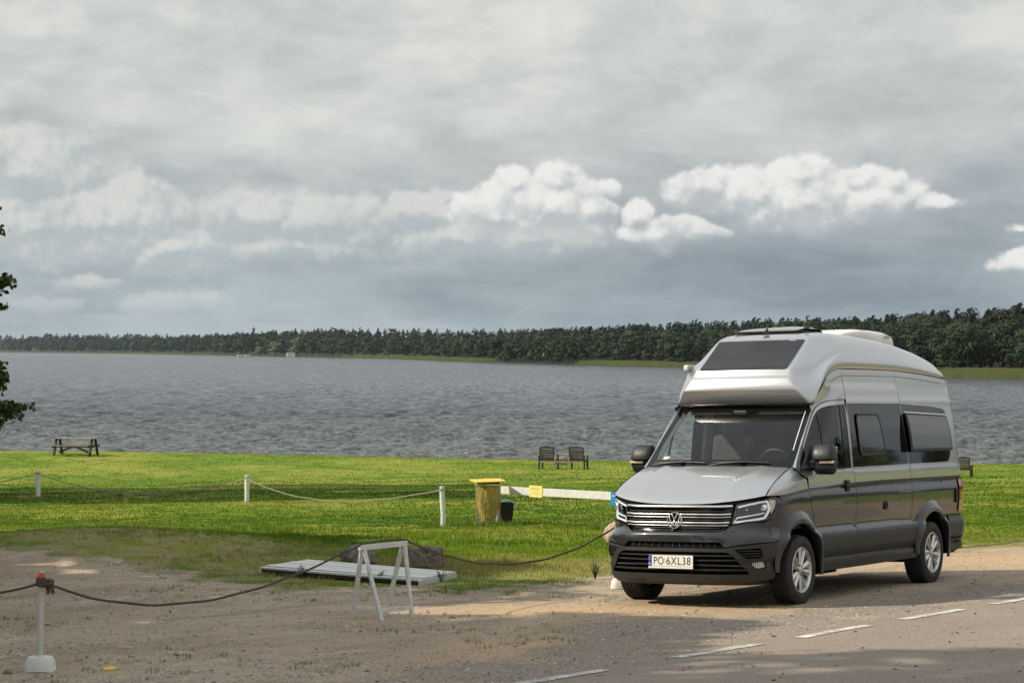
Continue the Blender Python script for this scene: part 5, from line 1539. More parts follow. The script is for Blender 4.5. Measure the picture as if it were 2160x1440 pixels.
# scuttle under the glass and the wipers
mb = MB(); vs = []; fs = []
for i, p in enumerate(np.linspace(-1, 1, 21)):
    a = SWS(np.array([(p + 1) / 2]), np.array([.03]))[0]; b = SB(np.array([(p + 1) / 2]), np.array([.0]))[0]
    vs += [tuple(a + np.array([-.03, 0, -.025])), tuple(a + np.array([.0, 0, -.015])), tuple(b + np.array([.01, 0, -.012])), tuple(b + np.array([.07, 0, -.03]))]
for i in range(20):
    for j in range(3): a = i * 4 + j; fs.append((a, a + 1, a + 5, a + 4))
mb.add(vs, fs, True); mb.build('scuttle', M_BLKP, van)
for (y0, y1) in ((.30, -.52), (-.50, -.80)):
    pass
def wpt(y, v, off=.018):
    u = np.array([(y / .86 + 1) / 2]); vv = np.array([v]); return Vector(SWS(u, vv)[0] + nrm(SWS, u, vv, 1.0)[0] * off)
for (yp, ya, yb) in ((.10, .62, -.02), (-.62, -.10, -.74)):
    w = MB(); w.tube([wpt(yp - .12, .0, .02), wpt(yp, .02, .03), wpt((ya + yp) / 2, .045, .03), wpt((ya + yb) / 2, .055, .028)], .009, 6)
    wo = w.build('wiper', M_BLKP, van)
    b = MB(); b.tube([wpt(ya + (yb - ya) * t, .045 + .012 * math.sin(t * PI), .012) for t in np.linspace(0, 1, 9)], .008, 6); b.build('blade', M_BLKP, wo)
# bright edge trim seen inside the glass on the left, inspection sticker at the right-hand corner
ribbon('edge_seal', SWS, [(.966, .26), (.962, .90)], .008, M_LED, ws, off=.001, sg=1.0)
panel('inspection_sticker', SWS, [(.105, .125), (.150, .125), (.152, .165), (.107, .165)], (), .05, M_PW, ws, 0, sg=1.0, sc=(1.75, .95), off=-.004)
# A pillars
for sd, _ in SIDES:
    W_ = [tuple(SWS(np.array([.996 if sd > 0 else .004]), np.array([v]))[0]) for v in (0, .25, .49, .72, .90, 1.02)]
    D_ = []
    for (x, z) in ((-.112, 1.380), (-.288, 1.553), (-.425, 1.72), (-.563, 1.874), (-.66, 1.968), (-.765, 2.052)):
        p = body(np.array([sX(x, z)[0]]), np.array([z]))[0]; D_.append((p[0], p[1] * sd, p[2]))
    mid = [(a[0] * .45 + b[0] * .55 + .022, a[1] * .45 + b[1] * .55 + .010 * sd, a[2] * .5 + b[2] * .5 + .006) for a, b in zip(W_, D_)]
    SP = patch([W_, mid, D_])
    panel('a_pillar', SP, [(0, 0), (1, 0), (1, 1), (0, 1)], (), .03, M_SILVER, van, .01, sg=(-1.0 if sd > 0 else 1.0), sc=(.95, .15))

# ---------------------------------------------------------------- moulded high roof
LV = [(0.0, .828, -.700, .790, .06, .0), (.015, .838, -.650, .785, .10, 0), (.04, .846, -.618, .775, .16, 0), (.195, .847, -.542, .672, .50, 0), (.21, .845, -.540, .662, .53, 0), (.34, .826, -.572, .592, .80, 0), (.36, .822, -.582, .582, .84, 0), (.38, .817, -.602, .578, .85, 0), (.44, .805, -.632, .572, .86, 0), (.455, .802, -.642, .570, .86, 0), (.47, .799, -.645, .568, .86, 0),
      (.60, .772, -.815, .565, .78, 0), (.72, .738, -.965, .560, .68, 0), (.83, .690, -1.10, .555, .55, 0), (.885, .650, -1.168, .545, .45, 0), (.915, .618, -1.215, .53, .36, 0), (.945, .575, -1.29, .50, .26, 0), (.97, .52, -1.38, .45, .20, 0), (.985, .44, -1.48, .38, .16, 0), (.995, .30, -1.66, .25, .12, 0), (1.0, .12, -1.90, .09, .1, 0), (1.0, .001, -2.1, .0005, .05, 0)]
def roof_zt(x): return np.interp(-np.asarray(x), [0, 1.2, 1.5, 2.3, 3.0, 3.4, 3.9, 4.3, 4.62], [2.905, 2.905, 2.902, 2.890, 2.855, 2.822, 2.760, 2.690, 2.59])
def roof_level(t, ns=150):
    """one level curve, centre front -> flank -> centre rear"""
    h, b, xf, wf, L, _ = t
    P = []
    for y in np.linspace(0, wf, 22, endpoint=False): P.append((xf - .05 * (y / max(wf, .01)) ** 2 * (wf / .6), y))
    x1 = xf - .05 * (wf / .6)
    for a in np.linspace(0, PI / 2, 34): 
        n = 1.55
        P.append((x1 - L * (1 - np.cos(a) ** (2 / n)), wf + (b - wf) * np.sin(a) ** (2 / n)))
    xe = x1 - L; xrr = -4.70 + .03 * h - .42 * h ** 7
    x3 = xrr + .22 + .2 * h
    for x in np.linspace(xe, x3, 62)[1:]: P.append((x, b - .03 * float(sstep(x, -3.0, -4.6))))
    be = b - .03
    for a in np.linspace(0, PI / 2, 34)[1:]:
        n = 3.2
        P.append((x3 + (xrr - x3) * np.sin(a) ** (2 / n), be * np.cos(a) ** (2 / n)))
    P = np.array(P)
    zs = np.where(P[:, 0] > -.72, 2.072, seam_z(P[:, 0])); zs = np.where(P[:, 0] < -4.43, 2.41, zs)
    wgt = np.ones(len(P)); wgt[:22] = 0; wgt[22:56] = sstep(np.linspace(0, 1, 34), .10, .95)
    zs = 2.072 * (1 - wgt) + zs * wgt
    zt = roof_zt(P[:, 0])
    # front face keeps its own level heights
    z = zs + h * (zt - zs)
    return np.c_[P, z]
lev = [roof_level(t) for t in LV]
def dense_levels(lev, hs, m=3):
    out = []
    A = np.array(lev)
    T = np.linspace(0, len(lev) - 1, (len(lev) - 1) * m + 1)
    for t in T:
        i = min(int(t), len(lev) - 2); f = t - i; out.append(A[i] * (1 - f) + A[i + 1] * f)
    return np.array(out)
R3 = dense_levels(lev, None, 2)
# smooth the chamfer along each level a little
for _ in range(3): R3[:, 1:-1] = .5 * R3[:, 1:-1] + .25 * (R3[:, 2:] + R3[:, :-2])
nl, npnt = R3.shape[:2]
V = np.concatenate([R3.reshape(-1, 3), (R3 * [1, -1, 1])[:, 1:-1].reshape(-1, 3)], 0)
idx = np.arange(nl * npnt).reshape(nl, npnt); id2 = idx.copy(); id2[:, 1:-1] = nl * npnt + np.arange(nl * (npnt - 2)).reshape(nl, npnt - 2)
F = []
for I, fl in ((idx, False), (id2, True)):
    a = I[:-1, :-1].ravel(); b = I[:-1, 1:].ravel(); c = I[1:, 1:].ravel(); d = I[1:, :-1].ravel()
    F.append(np.c_[a, b, c, d] if not fl else np.c_[d, c, b, a])
roof = np_mesh('high_roof', V, np.vstack(F), M_SILVER, van, smooth=True)
bm = bmesh.new(); bm.from_mesh(roof.data); bmesh.ops.remove_doubles(bm, verts=bm.verts, dist=.0004); bmesh.ops.recalc_face_normals(bm, faces=bm.faces); bm.to_mesh(roof.data); bm.free()
# underside of the overhang closes back onto the windscreen header
mb = MB(); vs = []; fs = []
L0 = R3[0]; m = 60
for sd in (1, -1):
    b0 = len(vs)
    for i in range(m): vs += [(L0[i][0], L0[i][1] * sd, L0[i][2] + .004), (L0[i][0] - .10, L0[i][1] * sd * .97, L0[i][2] + .006)]
    for i in range(m - 1): fs.append((b0 + 2 * i, b0 + 2 * i + 1, b0 + 2 * i + 3, b0 + 2 * i + 2))
mb.add(vs, fs, True); mb.build('overhang_underside', M_BLKP, van)

def rz(h, y):
    """front face point of the roof at level fraction h and lateral y"""
    hs = [t[0] for t in LV[:20]]; xf = np.interp(h, hs, [t[2] for t in LV[:20]]); wf = np.interp(h, hs, [t[3] for t in LV[:20]])
    return (xf - .05 * (y / .6) ** 2, y, 2.072 + h * (2.905 - 2.072))
rows = [[rz(h, y) for y in np.linspace(-.58, .58, 13)] for h in np.linspace(.46, .90, 12)]
SSK = patch(rows)
sky_o = rounded([(.045, .02), (.955, .02), (.955, .93), (.045, .93)], .035)
sk = panel('skylight_window', SSK, sky_o, (), .05, M_SOLAR, roof, .012, sg=1.0, sc=(1.16, .62), off=.007)
ribbon('window_seal', SSK, sky_o, .012, M_SILVER, roof, off=.004, sg=1.0, closed=True, thick=.01)
ribbon('latch', SSK, [(.80, .90), (.87, .90)], .012, M_CHROME, roof, off=.010, sg=1.0, thick=.006)

# roof gear
mb = MB(); mb.add([(-1.22, -.012, 2.86), (-1.30, -.035, 2.875), (-1.36, 0, 2.885), (-1.30, .035, 2.875), (-1.335, 0, 2.945), (-1.31, -.008, 2.94), (-1.31, .008, 2.94)], [(0, 1, 5), (1, 2, 4, 5), (2, 3, 6, 4), (3, 0, 6), (0, 5, 6), (5, 4, 6)], True)
mb.tube([(-1.33, 0, 2.93), (-1.345, 0, 2.975)], .006, 6); ant = mb.build('shark_fin_antenna', M_BLKP, van)
# raised roof dome on a dark frame
mb = MB(); mb.box((-1.80, -.09, 2.912), (.68, .78, .022), bevel=.008); dome = mb.build('roof_hatch', M_BLKP, van)
vs = []; fs = []
n = 15
for i in range(n):
    for j in range(n):
        a, b = i / (n - 1) * 2 - 1, j / (n - 1) * 2 - 1
        vs.append((-1.80 + a * .33, -.09 + b * .40, 2.922 + .032 * (1 - a ** 4) * (1 - b ** 4) ** .5 + .012 * (b + 1) * (1 - abs(a) ** 3)))
for i in range(n - 1):
    for j in range(n - 1): fs.append((i * n + j, (i + 1) * n + j, (i + 1) * n + j + 1, i * n + j + 1))
mesh_obj('dome', vs, fs, simple_mat('grey_acrylic', (.16, .17, .165), .15, coat=1.0), dome, smooth=True)
mb = MB(); mb.box((-1.50, -.47, 2.93), (.05, .05, .035), bevel=.008); mb.box((-1.50, .40, 2.945), (.05, .05, .03), bevel=.008); mb.build('hinge', M_BLKP, dome)
# roof air conditioner
def ac_unit():
    xs_ = [-2.62, -2.72, -2.90, -3.15, -3.55, -3.92, -4.10, -4.13]
    top = [2.92, 2.945, 2.968, 2.985, 2.988, 2.978, 2.955, 2.88]
    hw = [.30, .33, .36, .375, .375, .36, .345, .335]
    V = []; F = []; m = 17
    for x, t, w in zip(xs_, top, hw):
        base = 2.70 if x < -3.3 else 2.84
        for j in range(m):
            a = PI * j / (m - 1); n = .38
            y = math.copysign(abs(math.cos(a)) ** n, math.cos(a)) * w; z = base + (t - base) * math.sin(a) ** n
            V.append((x, y, z))
    for i in range(len(xs_) - 1):
        for j in range(m - 1): a = i * m + j; F.append((a, a + 1, a + m + 1, a + m))
    F.append(tuple(range(m))); F.append(tuple((len(xs_) - 1) * m + j for j in range(m))[::-1])
    o = mesh_obj('roof_air_conditioner', V, F, M_WPL, van, smooth=True)
    bm = bmesh.new(); bm.from_mesh(o.data); bmesh.ops.recalc_face_normals(bm, faces=bm.faces); bm.to_mesh(o.data); bm.free()
    o.data.set_sharp_from_angle(angle=math.radians(40)); 
    return o
ac = ac_unit()
text('maker_lettering', 'DOMETIC', .045, (-3.86, .366, 2.905), M_PK, ac, rx=PI / 2, rz=PI)
# awning end cap on the far flank
mb = MB(); mb.box((-1.40, -.868, 2.515), (.8, .06, .065), bevel=.02); mb.build('awning_case', M_WPL, van)

# ---------------------------------------------------------------- hinged rear window hanging open, fittings
for sd in (1,):
    A = Vector((-3.02, .925, 1.985)); B = Vector((-4.335, .915, 1.955)); Cc = Vector((-4.32, 1.000, 1.545)); D = Vector((-3.00, 1.005, 1.545))
    vs = []; n = 10
    def q(u, v, off=0.0):
        p = (A * (1 - u) + B * u) * (1 - v) + (D * (1 - u) + Cc * u) * v
        return p + Vector((0, math.sin(v * PI) * .012 + off, off * .3))
    def rr(u0, u1, v0, v1, r=.10):
        return rounded([(u0, v0), (u1, v0), (u1, v1), (u0, v1)], [r * .4, r * .4, r * .4, r * .4])
    SQ = lambda u, v, off=0.0: np.array([tuple(q(float(a), float(b))) for a, b in zip(np.ravel(u), np.ravel(v))]).reshape(np.shape(u) + (3,))
    hw = panel('awning_window', SQ, rr(0, 1, 0, 1), (), .10, M_BLKP, van, .030, sg=-1.0, sc=(1.3, .45))
    panel('pane', SQ, rr(.03, .97, .035, .93), (), .10, M_POPG, hw, .006, sg=-1.0, off=.006, sc=(1.3, .45))
    mb = MB(); mb.tube([A + Vector((0, -.02, .012)), B + Vector((0, -.02, .012))], .013, 8); mb.build('hinge_rail', M_ALLOY, hw)
# door handle
h = MB(); hp = body(np.array([1 + CXF + 1.255]), np.array([1.195]))[0]
h.box(hp + np.array([-.00, .012, .0]), (.085, .035, .125), bevel=.016); h.bar(tuple(hp + np.array([.085, .030, .0])), tuple(hp + np.array([-.12, .032, .004])), .026, .028, bevel=.008)
h.build('door_handle', M_BLKP, van)
mb = MB(); mb.box(body(np.array([1 + CXF + 4.44]), np.array([.995]))[0] + np.array([0, .008, 0]), (.06, .022, .17), bevel=.006); mb.build('rear_door_hinge', M_BLKP, van)

# mirrors
for sd, _ in SIDES:
    def m3(x, y, z): return (x, y * sd, z)
    root = hollow('mirror', van)
    # triangular foot in the quarter-window corner
    b = MB(); f0 = [(-.150, .925, 1.392), (-.44, .95, 1.385), (-.46, .95, 1.47), (-.42, .90, 1.64), (-.235, .905, 1.43)]
    vs = [m3(x, y - .004, z) for x, y, z in f0] + [m3(x - .01, y + .028, z) for x, y, z in f0]
    b.add(vs, [(0, 1, 2, 3, 4), (9, 8, 7, 6, 5)] + [(i, (i + 1) % 5, 5 + (i + 1) % 5, 5 + i) for i in range(5)]); b.build('foot', M_BLKP, root)
    b = MB(); b.tube([m3(-.34, .95, 1.455), m3(-.37, 1.01, 1.475), m3(-.39, 1.07, 1.48)], .030, 8); b.tube([m3(-.34, .95, 1.425), m3(-.38, 1.02, 1.42), m3(-.40, 1.06, 1.42)], .022, 8); b.build('arm', M_BLKP, root)
    # upper housing and lower housing: rounded shells
    def shell(name, z0, z1, y0, y1, xd, mat, top=True):
        V = []; F = []; n = 9; m = 20
        for i in range(n):
            t = i / (n - 1); z = z0 + (z1 - z0) * t
            k = (t if top else 1 - t); wsc = (1 - .30 * k ** 3.2); dsc = (1 - .62 * k ** 2.2)
            cy_ = (y0 + y1) / 2 + (-.012 * k); hw_ = (y1 - y0) / 2 * wsc; hd = xd * dsc
            for j in range(m):
                a = 2 * PI * j / m; ca, sa = math.cos(a), math.sin(a); e = .5
                V.append(m3(-.435 + (hd * abs(sa) ** e if sa > 0 else -.03 * abs(sa) ** e), cy_ + math.copysign(abs(ca) ** e, ca) * hw_, z))
        for i in range(n - 1):
            for j in range(m): F.append((i * m + j, i * m + (j + 1) % m, (i + 1) * m + (j + 1) % m, (i + 1) * m + j))
        F.append(tuple(range(m))); F.append(tuple((n - 1) * m + j for j in range(m)))
        o = mesh_obj(name, V, F, mat, root, smooth=True)
        bm = bmesh.new(); bm.from_mesh(o.data); bmesh.ops.recalc_face_normals(bm, faces=bm.faces); bm.to_mesh(o.data); bm.free()
        o.data.set_sharp_from_angle(angle=math.radians(55)); return o
    shell('upper_housing', 1.500, 1.655, .965, 1.225, .135, M_BLKP)
    shell('lower_housing', 1.335, 1.428, .975, 1.222, .115, M_BLKP, top=False)
    b = MB(); b.box(m3(-.405, 1.09, 1.463), (.12, .255, .072), bevel=.014); b.build('body', M_BLKP, root)
    b = MB(); b.box(m3(-.345, 1.145, 1.468), (.03, .165, .026), bevel=.006); b.build('indicator', M_AMB, root)
    b = MB(); b.box(m3(-.470, 1.095, 1.57), (.006, .22, .12), bevel=.01); b.box(m3(-.466, 1.095, 1.38), (.006, .2, .07), bevel=.01); b.build('mirror_glass', M_CHROME, root)

# ---------------------------------------------------------------- rear end: corner, lamps, bumper, tailgate
for sd, _ in SIDES:
    S2 = (lambda sd: (lambda s, z: body(np.asarray(s), z) * [1, sd, 1]))(sd); sg = 1.0 if sd > 0 else -1.0
    def P2(name, o, mat, **k): 
        return panel(name, S2, o, (), .05, mat, van, k.get('thick', .012), sg, k.get('off', 0))
    s0 = SR
    P2('rear_corner_pillar', [(1 + CXF + 4.505, 1.225), (1 + CXF + 4.52, 2.40), (s0 + .40, 2.42), (s0 + .40, 1.30), (s0 + .13, 1.225)] if False else [(s0 + .157, 1.226), (s0 + .157, 2.1), (s0 + .16, 2.40), (s0 + 1.0, 2.42), (s0 + 1.0, 1.226)], M_SILVER)
    tl = P2('tail_lamp', rounded([(s0 + .150, .80), (s0 + .160, 1.205), (s0 + .42, 1.205), (s0 + .40, .80)], .02), M_RED, off=.012, thick=.02)
    P2('tailgate_skin', [(s0 + .39, .79), (s0 + .41, 1.212), (s0 + 1.0, 1.212), (s0 + 1.0, .79)], M_GREY)
    P2('rear_bumper', [(1 + CXF + 4.17, .335), (1 + CXF + 4.15, .60), (1 + CXF + 4.19, .768), (s0 + 1.0, .768), (s0 + 1.0, .36), (s0 + .3, .36)], M_PLAS, off=.014, thick=.03)
    P2('bumper_step', rounded([(1 + CXF + 4.23, .43), (1 + CXF + 4.23, .50), (1 + CXF + 4.50, .50), (1 + CXF + 4.50, .43)], .01), M_PLAS, off=.026, thick=.012)
    ribbon('bumper_gap', S2, [(s0 + .12, .37), (s0 + .125, .765)], .007, M_BLK, van, off=.016, sg=sg)
    P2('reflector', rounded([(s0 + .45, .52), (s0 + .45, .57), (s0 + .60, .57), (s0 + .60, .52)], .01), M_RED, off=.017, thick=.008)
# bumper/bodywork backing so the rear and flanks are closed
def liner(name, off, z0, z1, s_from, s_to, mat):
    zz = np.linspace(z0, z1, 24); ss = np.linspace(s_from, s_to, 70)
    for sd in (1, -1):
        V = []; 
        for z in zz:
            P = body(ss, np.full(len(ss), z)); V += [(p[0] + off * .3, (p[1] - off) * sd, p[2]) for p in P]
        n = len(ss); F = [(i * n + j, i * n + j + 1, (i + 1) * n + j + 1, (i + 1) * n + j) for i in range(len(zz) - 1) for j in range(n - 1)
                          if not any(math.hypot(V[i * n + j][0] - xc, V[i * n + j][2] - AZ) < .60 for xc in (AFX, ARX))]
        mesh_obj(name, V, F, mat, van)
liner('inner_flank', .05, .32, 1.36, 1 + CXF + .10, SR + 1.0, M_INT)
liner('inner_flank_rear', .05, 1.36, 2.42, 1 + CXF + 1.45, SR + 1.0, M_INT)

# ---------------------------------------------------------------- underbody and cab interior
mb = MB(); mb.box((-2.0, 0, .33), (5.3, 1.72, .06)); mb.box((.55, 0, .31), (.6, 1.3, .10)); mb.box((-1.5, .3, .27), (.8, .5, .12), bevel=.03); mb.box((.1, 0, .24), (.10, 1.4, .08)); mb.box((-3.64, 0, .28), (.12, 1.3, .10))
mb.tube([(-.5, .4, .25), (-2.6, .5, .27), (-4.6, .5, .28)], .035, 8); mb.build('underbody', M_BLK, van)
mb = MB(); mb.box((-.8, 0, .80), (1.9, 1.80, .05)); mb.box((.12, 0, .95), (.4, 1.7, .5)); mb.build('cab_floor', M_INT, van)
mb = MB()
vs = []; fs = []
prof = [(.02, 1.405), (-.12, 1.425), (-.26, 1.44), (-.36, 1.425), (-.42, 1.36), (-.44, 1.10)]
for (x, z) in prof:
    for y in np.linspace(-.86, .86, 13): vs.append((x - .04 * (y / .86) ** 2, y, z + .035 * math.exp(-((y - .42) / .22) ** 2) * (1 if x < -.1 else .3)))
for i in range(len(prof) - 1):
    for j in range(12): a = i * 13 + j; fs.append((a, a + 1, a + 14, a + 13))
mb.add(vs, fs, True); mb.build('dashboard', M_INT, van)
mb = MB(); sc_ = Vector((-.62, .44, 1.43)); R_ = Euler((0, math.radians(-62), 0)).to_matrix()
mb.tube([sc_ + R_ @ Vector((.19 * math.cos(a), .19 * math.sin(a), 0)) for a in np.linspace(0, 2 * PI, 33)], .016, 8, caps=False)
mb.tube([sc_ + R_ @ Vector((0, -.18, 0)), sc_, sc_ + R_ @ Vector((0, .18, 0))], .02, 6); mb.tube([sc_, (-.35, .44, 1.30)], .04, 8); mb.build('steering_wheel', M_BLKP, van)
for y in (.45, -.45):
    seat = hollow('seat', van)
    mb = MB(); mb.box((-1.02, y, 1.05), (.52, .50, .16), bevel=.05); mb.build('cushion', M_CAB, seat)
    mb = MB(); mb.box((-1.30, y, 1.42), (.14, .48, .68), Euler((0, math.radians(-10), 0)).to_matrix(), bevel=.055); mb.build('backrest', M_CAB, seat)
    mb = MB(); mb.box((-1.37, y, 1.83), (.10, .28, .17), Euler((0, math.radians(-8), 0)).to_matrix(), bevel=.04); mb.build('headrest', M_CAB, seat)
mb = MB(); mb.box((-1.75, .12, 1.40), (.04, 1.42, 1.36)); mb.build('living_area_partition', M_CAB, van)
mb = MB(); mb.box((-1.72, -.12, 1.50), (.012, .50, 1.0), bevel=.004); mb.box((-1.71, -.12, 1.42), (.012, .26, .012)); mb.build('cupboard_door', simple_mat('cupboard_grey', (.05, .05, .049), .45), van)
mb = MB(); mb.box((-1.35, 0, 2.12), (1.1, 1.62, .02)); mb.build('headliner', M_INT, van)
for sd in (1, -1):
    mb = MB(); mb.box((-1.47, sd * .845, 1.75), (.16, .05, .74), Euler((sd * .12, 0, 0)).to_matrix(), bevel=.02); mb.build('b_pillar_trim', M_INTL, van)
    pa = [tuple(SWS(np.array([.985 if sd > 0 else .015]), np.array([v]))[0] + np.array([-.06, -.02 * sd, -.01])) for v in np.linspace(.05, .98, 7)]
    mb = MB(); mb.tube(pa, .035, 6); mb.build('a_pillar_trim', M_INTL, van)
    mb = MB(); mb.box((-.75, sd * .91, 1.17), (1.25, .06, .40), bevel=.02); mb.build('door_card', M_INT, van)
for (y, w, n) in ((.42, .52, 'sun_visor'), (-.42, .50, 'sun_visor')):
    mb = MB(); mb.box((-.80, y, 2.035), (.16, w, .018), Euler((0, math.radians(38), 0)).to_matrix(), bevel=.006); mb.build(n, M_INTL, van)
mb = MB(); mb.box((-.66, 0, 2.00), (.10, .16, .05), bevel=.015); mb.build('camera_housing', M_BLKP, van)
mb = MB(); mb.box((-1.15, -.35, 2.02), (.3, .30, .02), bevel=.005); mb.build('reading_lamp', M_INTL, van)

# ---------------------------------------------------------------- wheels
def make_wheel():
    root = empty('wheel'); root.parent = van
    A = Euler((-PI / 2, 0, 0)).to_matrix().to_4x4()     # local z of the lathe -> +y (outboard)
    R = .357
    # tyre profile (radius, z outboard)
    prof = [(.222, -.105), (.245, -.118), (.285, -.124), (.325, -.118), (.348, -.104), (.356, -.085), (R, -.05), (R, .0), (R, .05), (.356, .085), (.348, .104), (.325, .118), (.292, .1245), (.288, .1265), (.276, .1265), (.272, .1245), (.250, .121), (.236, .114), (.228, .105)]
    mb = MB(); mb.lathe(prof, 72, A, close=False)
    tyre = mb.build('tyre', M_TYRE, root, 60)
    # tread blocks
    mb = MB(); nb = 54
    for i in range(nb):
        a = 2 * PI * i / nb
        for j, zc in enumerate((-.088, -.046, 0, .046, .088)):
            aa = a + (j % 2) * PI / nb
            c = Vector((math.cos(aa) * (R + .002 - (.006 if abs(zc) > .08 else 0)), math.sin(aa) * (R + .002 - (.006 if abs(zc) > .08 else 0)), zc))
            q = Matrix(((math.cos(aa), -math.sin(aa), 0), (math.sin(aa), math.cos(aa), 0), (0, 0, 1)))
            hx, hy, hz = .006, .0145, .0165
            vs = [A.to_3x3() @ (c + q @ Vector((sx * hx, sy * hy, sz * hz))) for sx in (-1, 1) for sy in (-1, 1) for sz in (-1, 1)]
            mb.add(vs, [(4, 6, 7, 5), (0, 4, 5, 1), (2, 3, 7, 6), (0, 2, 6, 4), (1, 5, 7, 3)])
    mb.build('tread', M_TYRE, tyre)
    # rim: lip, barrel, dish
    mb = MB(); mb.lathe([(.236, .108), (.238, .116), (.233, .1195), (.226, .118), (.221, .108), (.214, .085), (.205, .02), (.203, -.08)], 64, A, close=False)
    rim = mb.build('rim', M_ALLOY, root, 40)
    mb = MB(); mb.lathe([(0, .0), (.19, .0), (.20, -.01), (.20, -.03), (0, -.03)], 40, A, close=False); mb.build('brake_disc', simple_mat('brake_dark', (.03, .028, .026), .6), root)
    # five twin spokes with faceted faces
    sp = MB()
    for i in range(5):
        a0 = 2 * PI * i / 5 + PI / 2
        for s in (-1, 1):
            # centreline from the hub to the rim, twins diverging
            def pt(r, t, z): 
                aa = a0 + t; return A @ Vector((r * math.cos(aa), r * math.sin(aa), z))
            for (r0, r1) in ((.045, .222),):
                t0a, t0b = s * .10, s * .62
                t1a, t1b = s * .055, s * .335
                zi, zo = .092, .106
                ridge0 = s * .30; ridge1 = s * .20
                vs = [pt(.045, s * .02, zi - .004), pt(.055, s * .62, zi - .004), pt(.224, s * .43, zo - .012), pt(.224, s * .055, zo - .012),
                      pt(.05, s * .28, zi + .012), pt(.225, s * .24, zo + .004),
                      pt(.05, s * .02, zi - .05), pt(.055, s * .55, zi - .05), pt(.215, s * .40, zo - .055), pt(.215, s * .07, zo - .055)]
                fs = [(0, 4, 5, 3), (4, 1, 2, 5), (0, 3, 9, 6), (1, 7, 8, 2)]
                sp.add(vs, fs)
    o = sp.build('spokes', M_ALLOY, rim)
    bm = bmesh.new(); bm.from_mesh(o.data); bmesh.ops.recalc_face_normals(bm, faces=bm.faces)
    for f in bm.faces:
        c = f.calc_center_median()
        if f.normal.y < -0.2: f.normal_flip()
    bm.to_mesh(o.data); bm.free()
    mb = MB(); mb.lathe([(.060, .06), (.060, .094), (.052, .101), (.034, .102), (.033, .108), (.026, .111), (0, .112)], 30, A, close=False); mb.build('hub_cap', M_ALLOY, rim, 30)
    mb = MB()
    for i in range(5):
        a = 2 * PI * i / 5 + PI / 2 + PI / 5; c = A @ Vector((.052 * math.cos(a), .052 * math.sin(a), 0))
        mb.lathe([(.009, .09), (.009, .104), (.0, .106)], 8, Matrix.Translation(c) @ A, close=False)
    mb.build('wheel_bolts', M_BLKP, rim)
    return root
w0 = make_wheel()
def copy_wheel():
    c = copy_tree(w0, van); return c
for i, (x, y, ry, flip) in enumerate(((0.0, .885, .35, 1), (0.0, -.885, .9, -1), (-3.64, .875, 1.1, 1), (-3.64, -.875, .2, -1))):
    w = w0 if i == 0 else copy_wheel()
    w.parent = van
    w.location = (x, y, .350)
    w.rotation_euler = (0, ry, 0) if flip > 0 else (0, ry, PI)
# ================================================================ things in the yard
M_PWHT = simple_mat('weathered_white_paint', (0.60, 0.60, 0.57), 0.65, var=.10, scale=14, bump=.001, bscale=50)
M_PVC = simple_mat('off_white_plastic_pipe', (0.50, 0.52, 0.47), 0.5, var=.06)
M_CONW = simple_mat('white_painted_concrete', (0.62, 0.61, 0.58), 0.75, var=.08, scale=10, bump=.002, bscale=40)
M_ROPE = simple_mat('brown_rope', (0.085, 0.066, 0.052), 0.9, var=.3, scale=60, bump=.002, bscale=150)
M_ROPEL = simple_mat('pale_rope', (0.24, 0.22, 0.17), 0.9, var=.2, scale=60)
M_ORANGE = simple_mat('orange_tape', (0.72, 0.10, 0.02), 0.5)
M_OLDWOOD = simple_mat('weathered_dark_wood', (0.040, 0.032, 0.022), 0.85, var=.3, scale=9, bump=.002, bscale=40)
M_OLDWOODL = simple_mat('sun_greyed_wood', (0.26, 0.22, 0.17), 0.85, var=.25, scale=9)
M_STONE = simple_mat('rough_concrete_stone', (0.19, 0.16, 0.13), 0.95, var=.45, scale=22, bump=.012, bscale=30)
M_PINK = simple_mat('pinkish_granite', (0.40, 0.29, 0.22), 0.85, var=.2, scale=14, bump=.004)
M_YEL = simple_mat('yellow_plastic', (0.80, 0.52, 0.03), 0.4, var=.06)
M_BAG = simple_mat('yellow_bin_bag', (0.66, 0.49, 0.04), 0.38, var=.25, scale=9, bump=.02, bscale=14)
M_WIRE = simple_mat('galvanised_wire', (0.26, 0.24, 0.16), 0.45, metal=.6)
M_TEAL = simple_mat('green_plastic_lid', (0.02, 0.22, 0.14), 0.4)
M_BBIN = simple_mat('black_bin_plastic', (0.010, 0.010, 0.011), 0.5)
M_SIGNY = simple_mat('yellow_sign_sheet', (0.76, 0.66, 0.20), 0.5, var=.08)
M_SIGNB = simple_mat('blue_sign_sheet', (0.01, 0.20, 0.52), 0.45, var=.04)
M_INK = simple_mat('faded_ink', (0.42, 0.40, 0.22), 0.7)

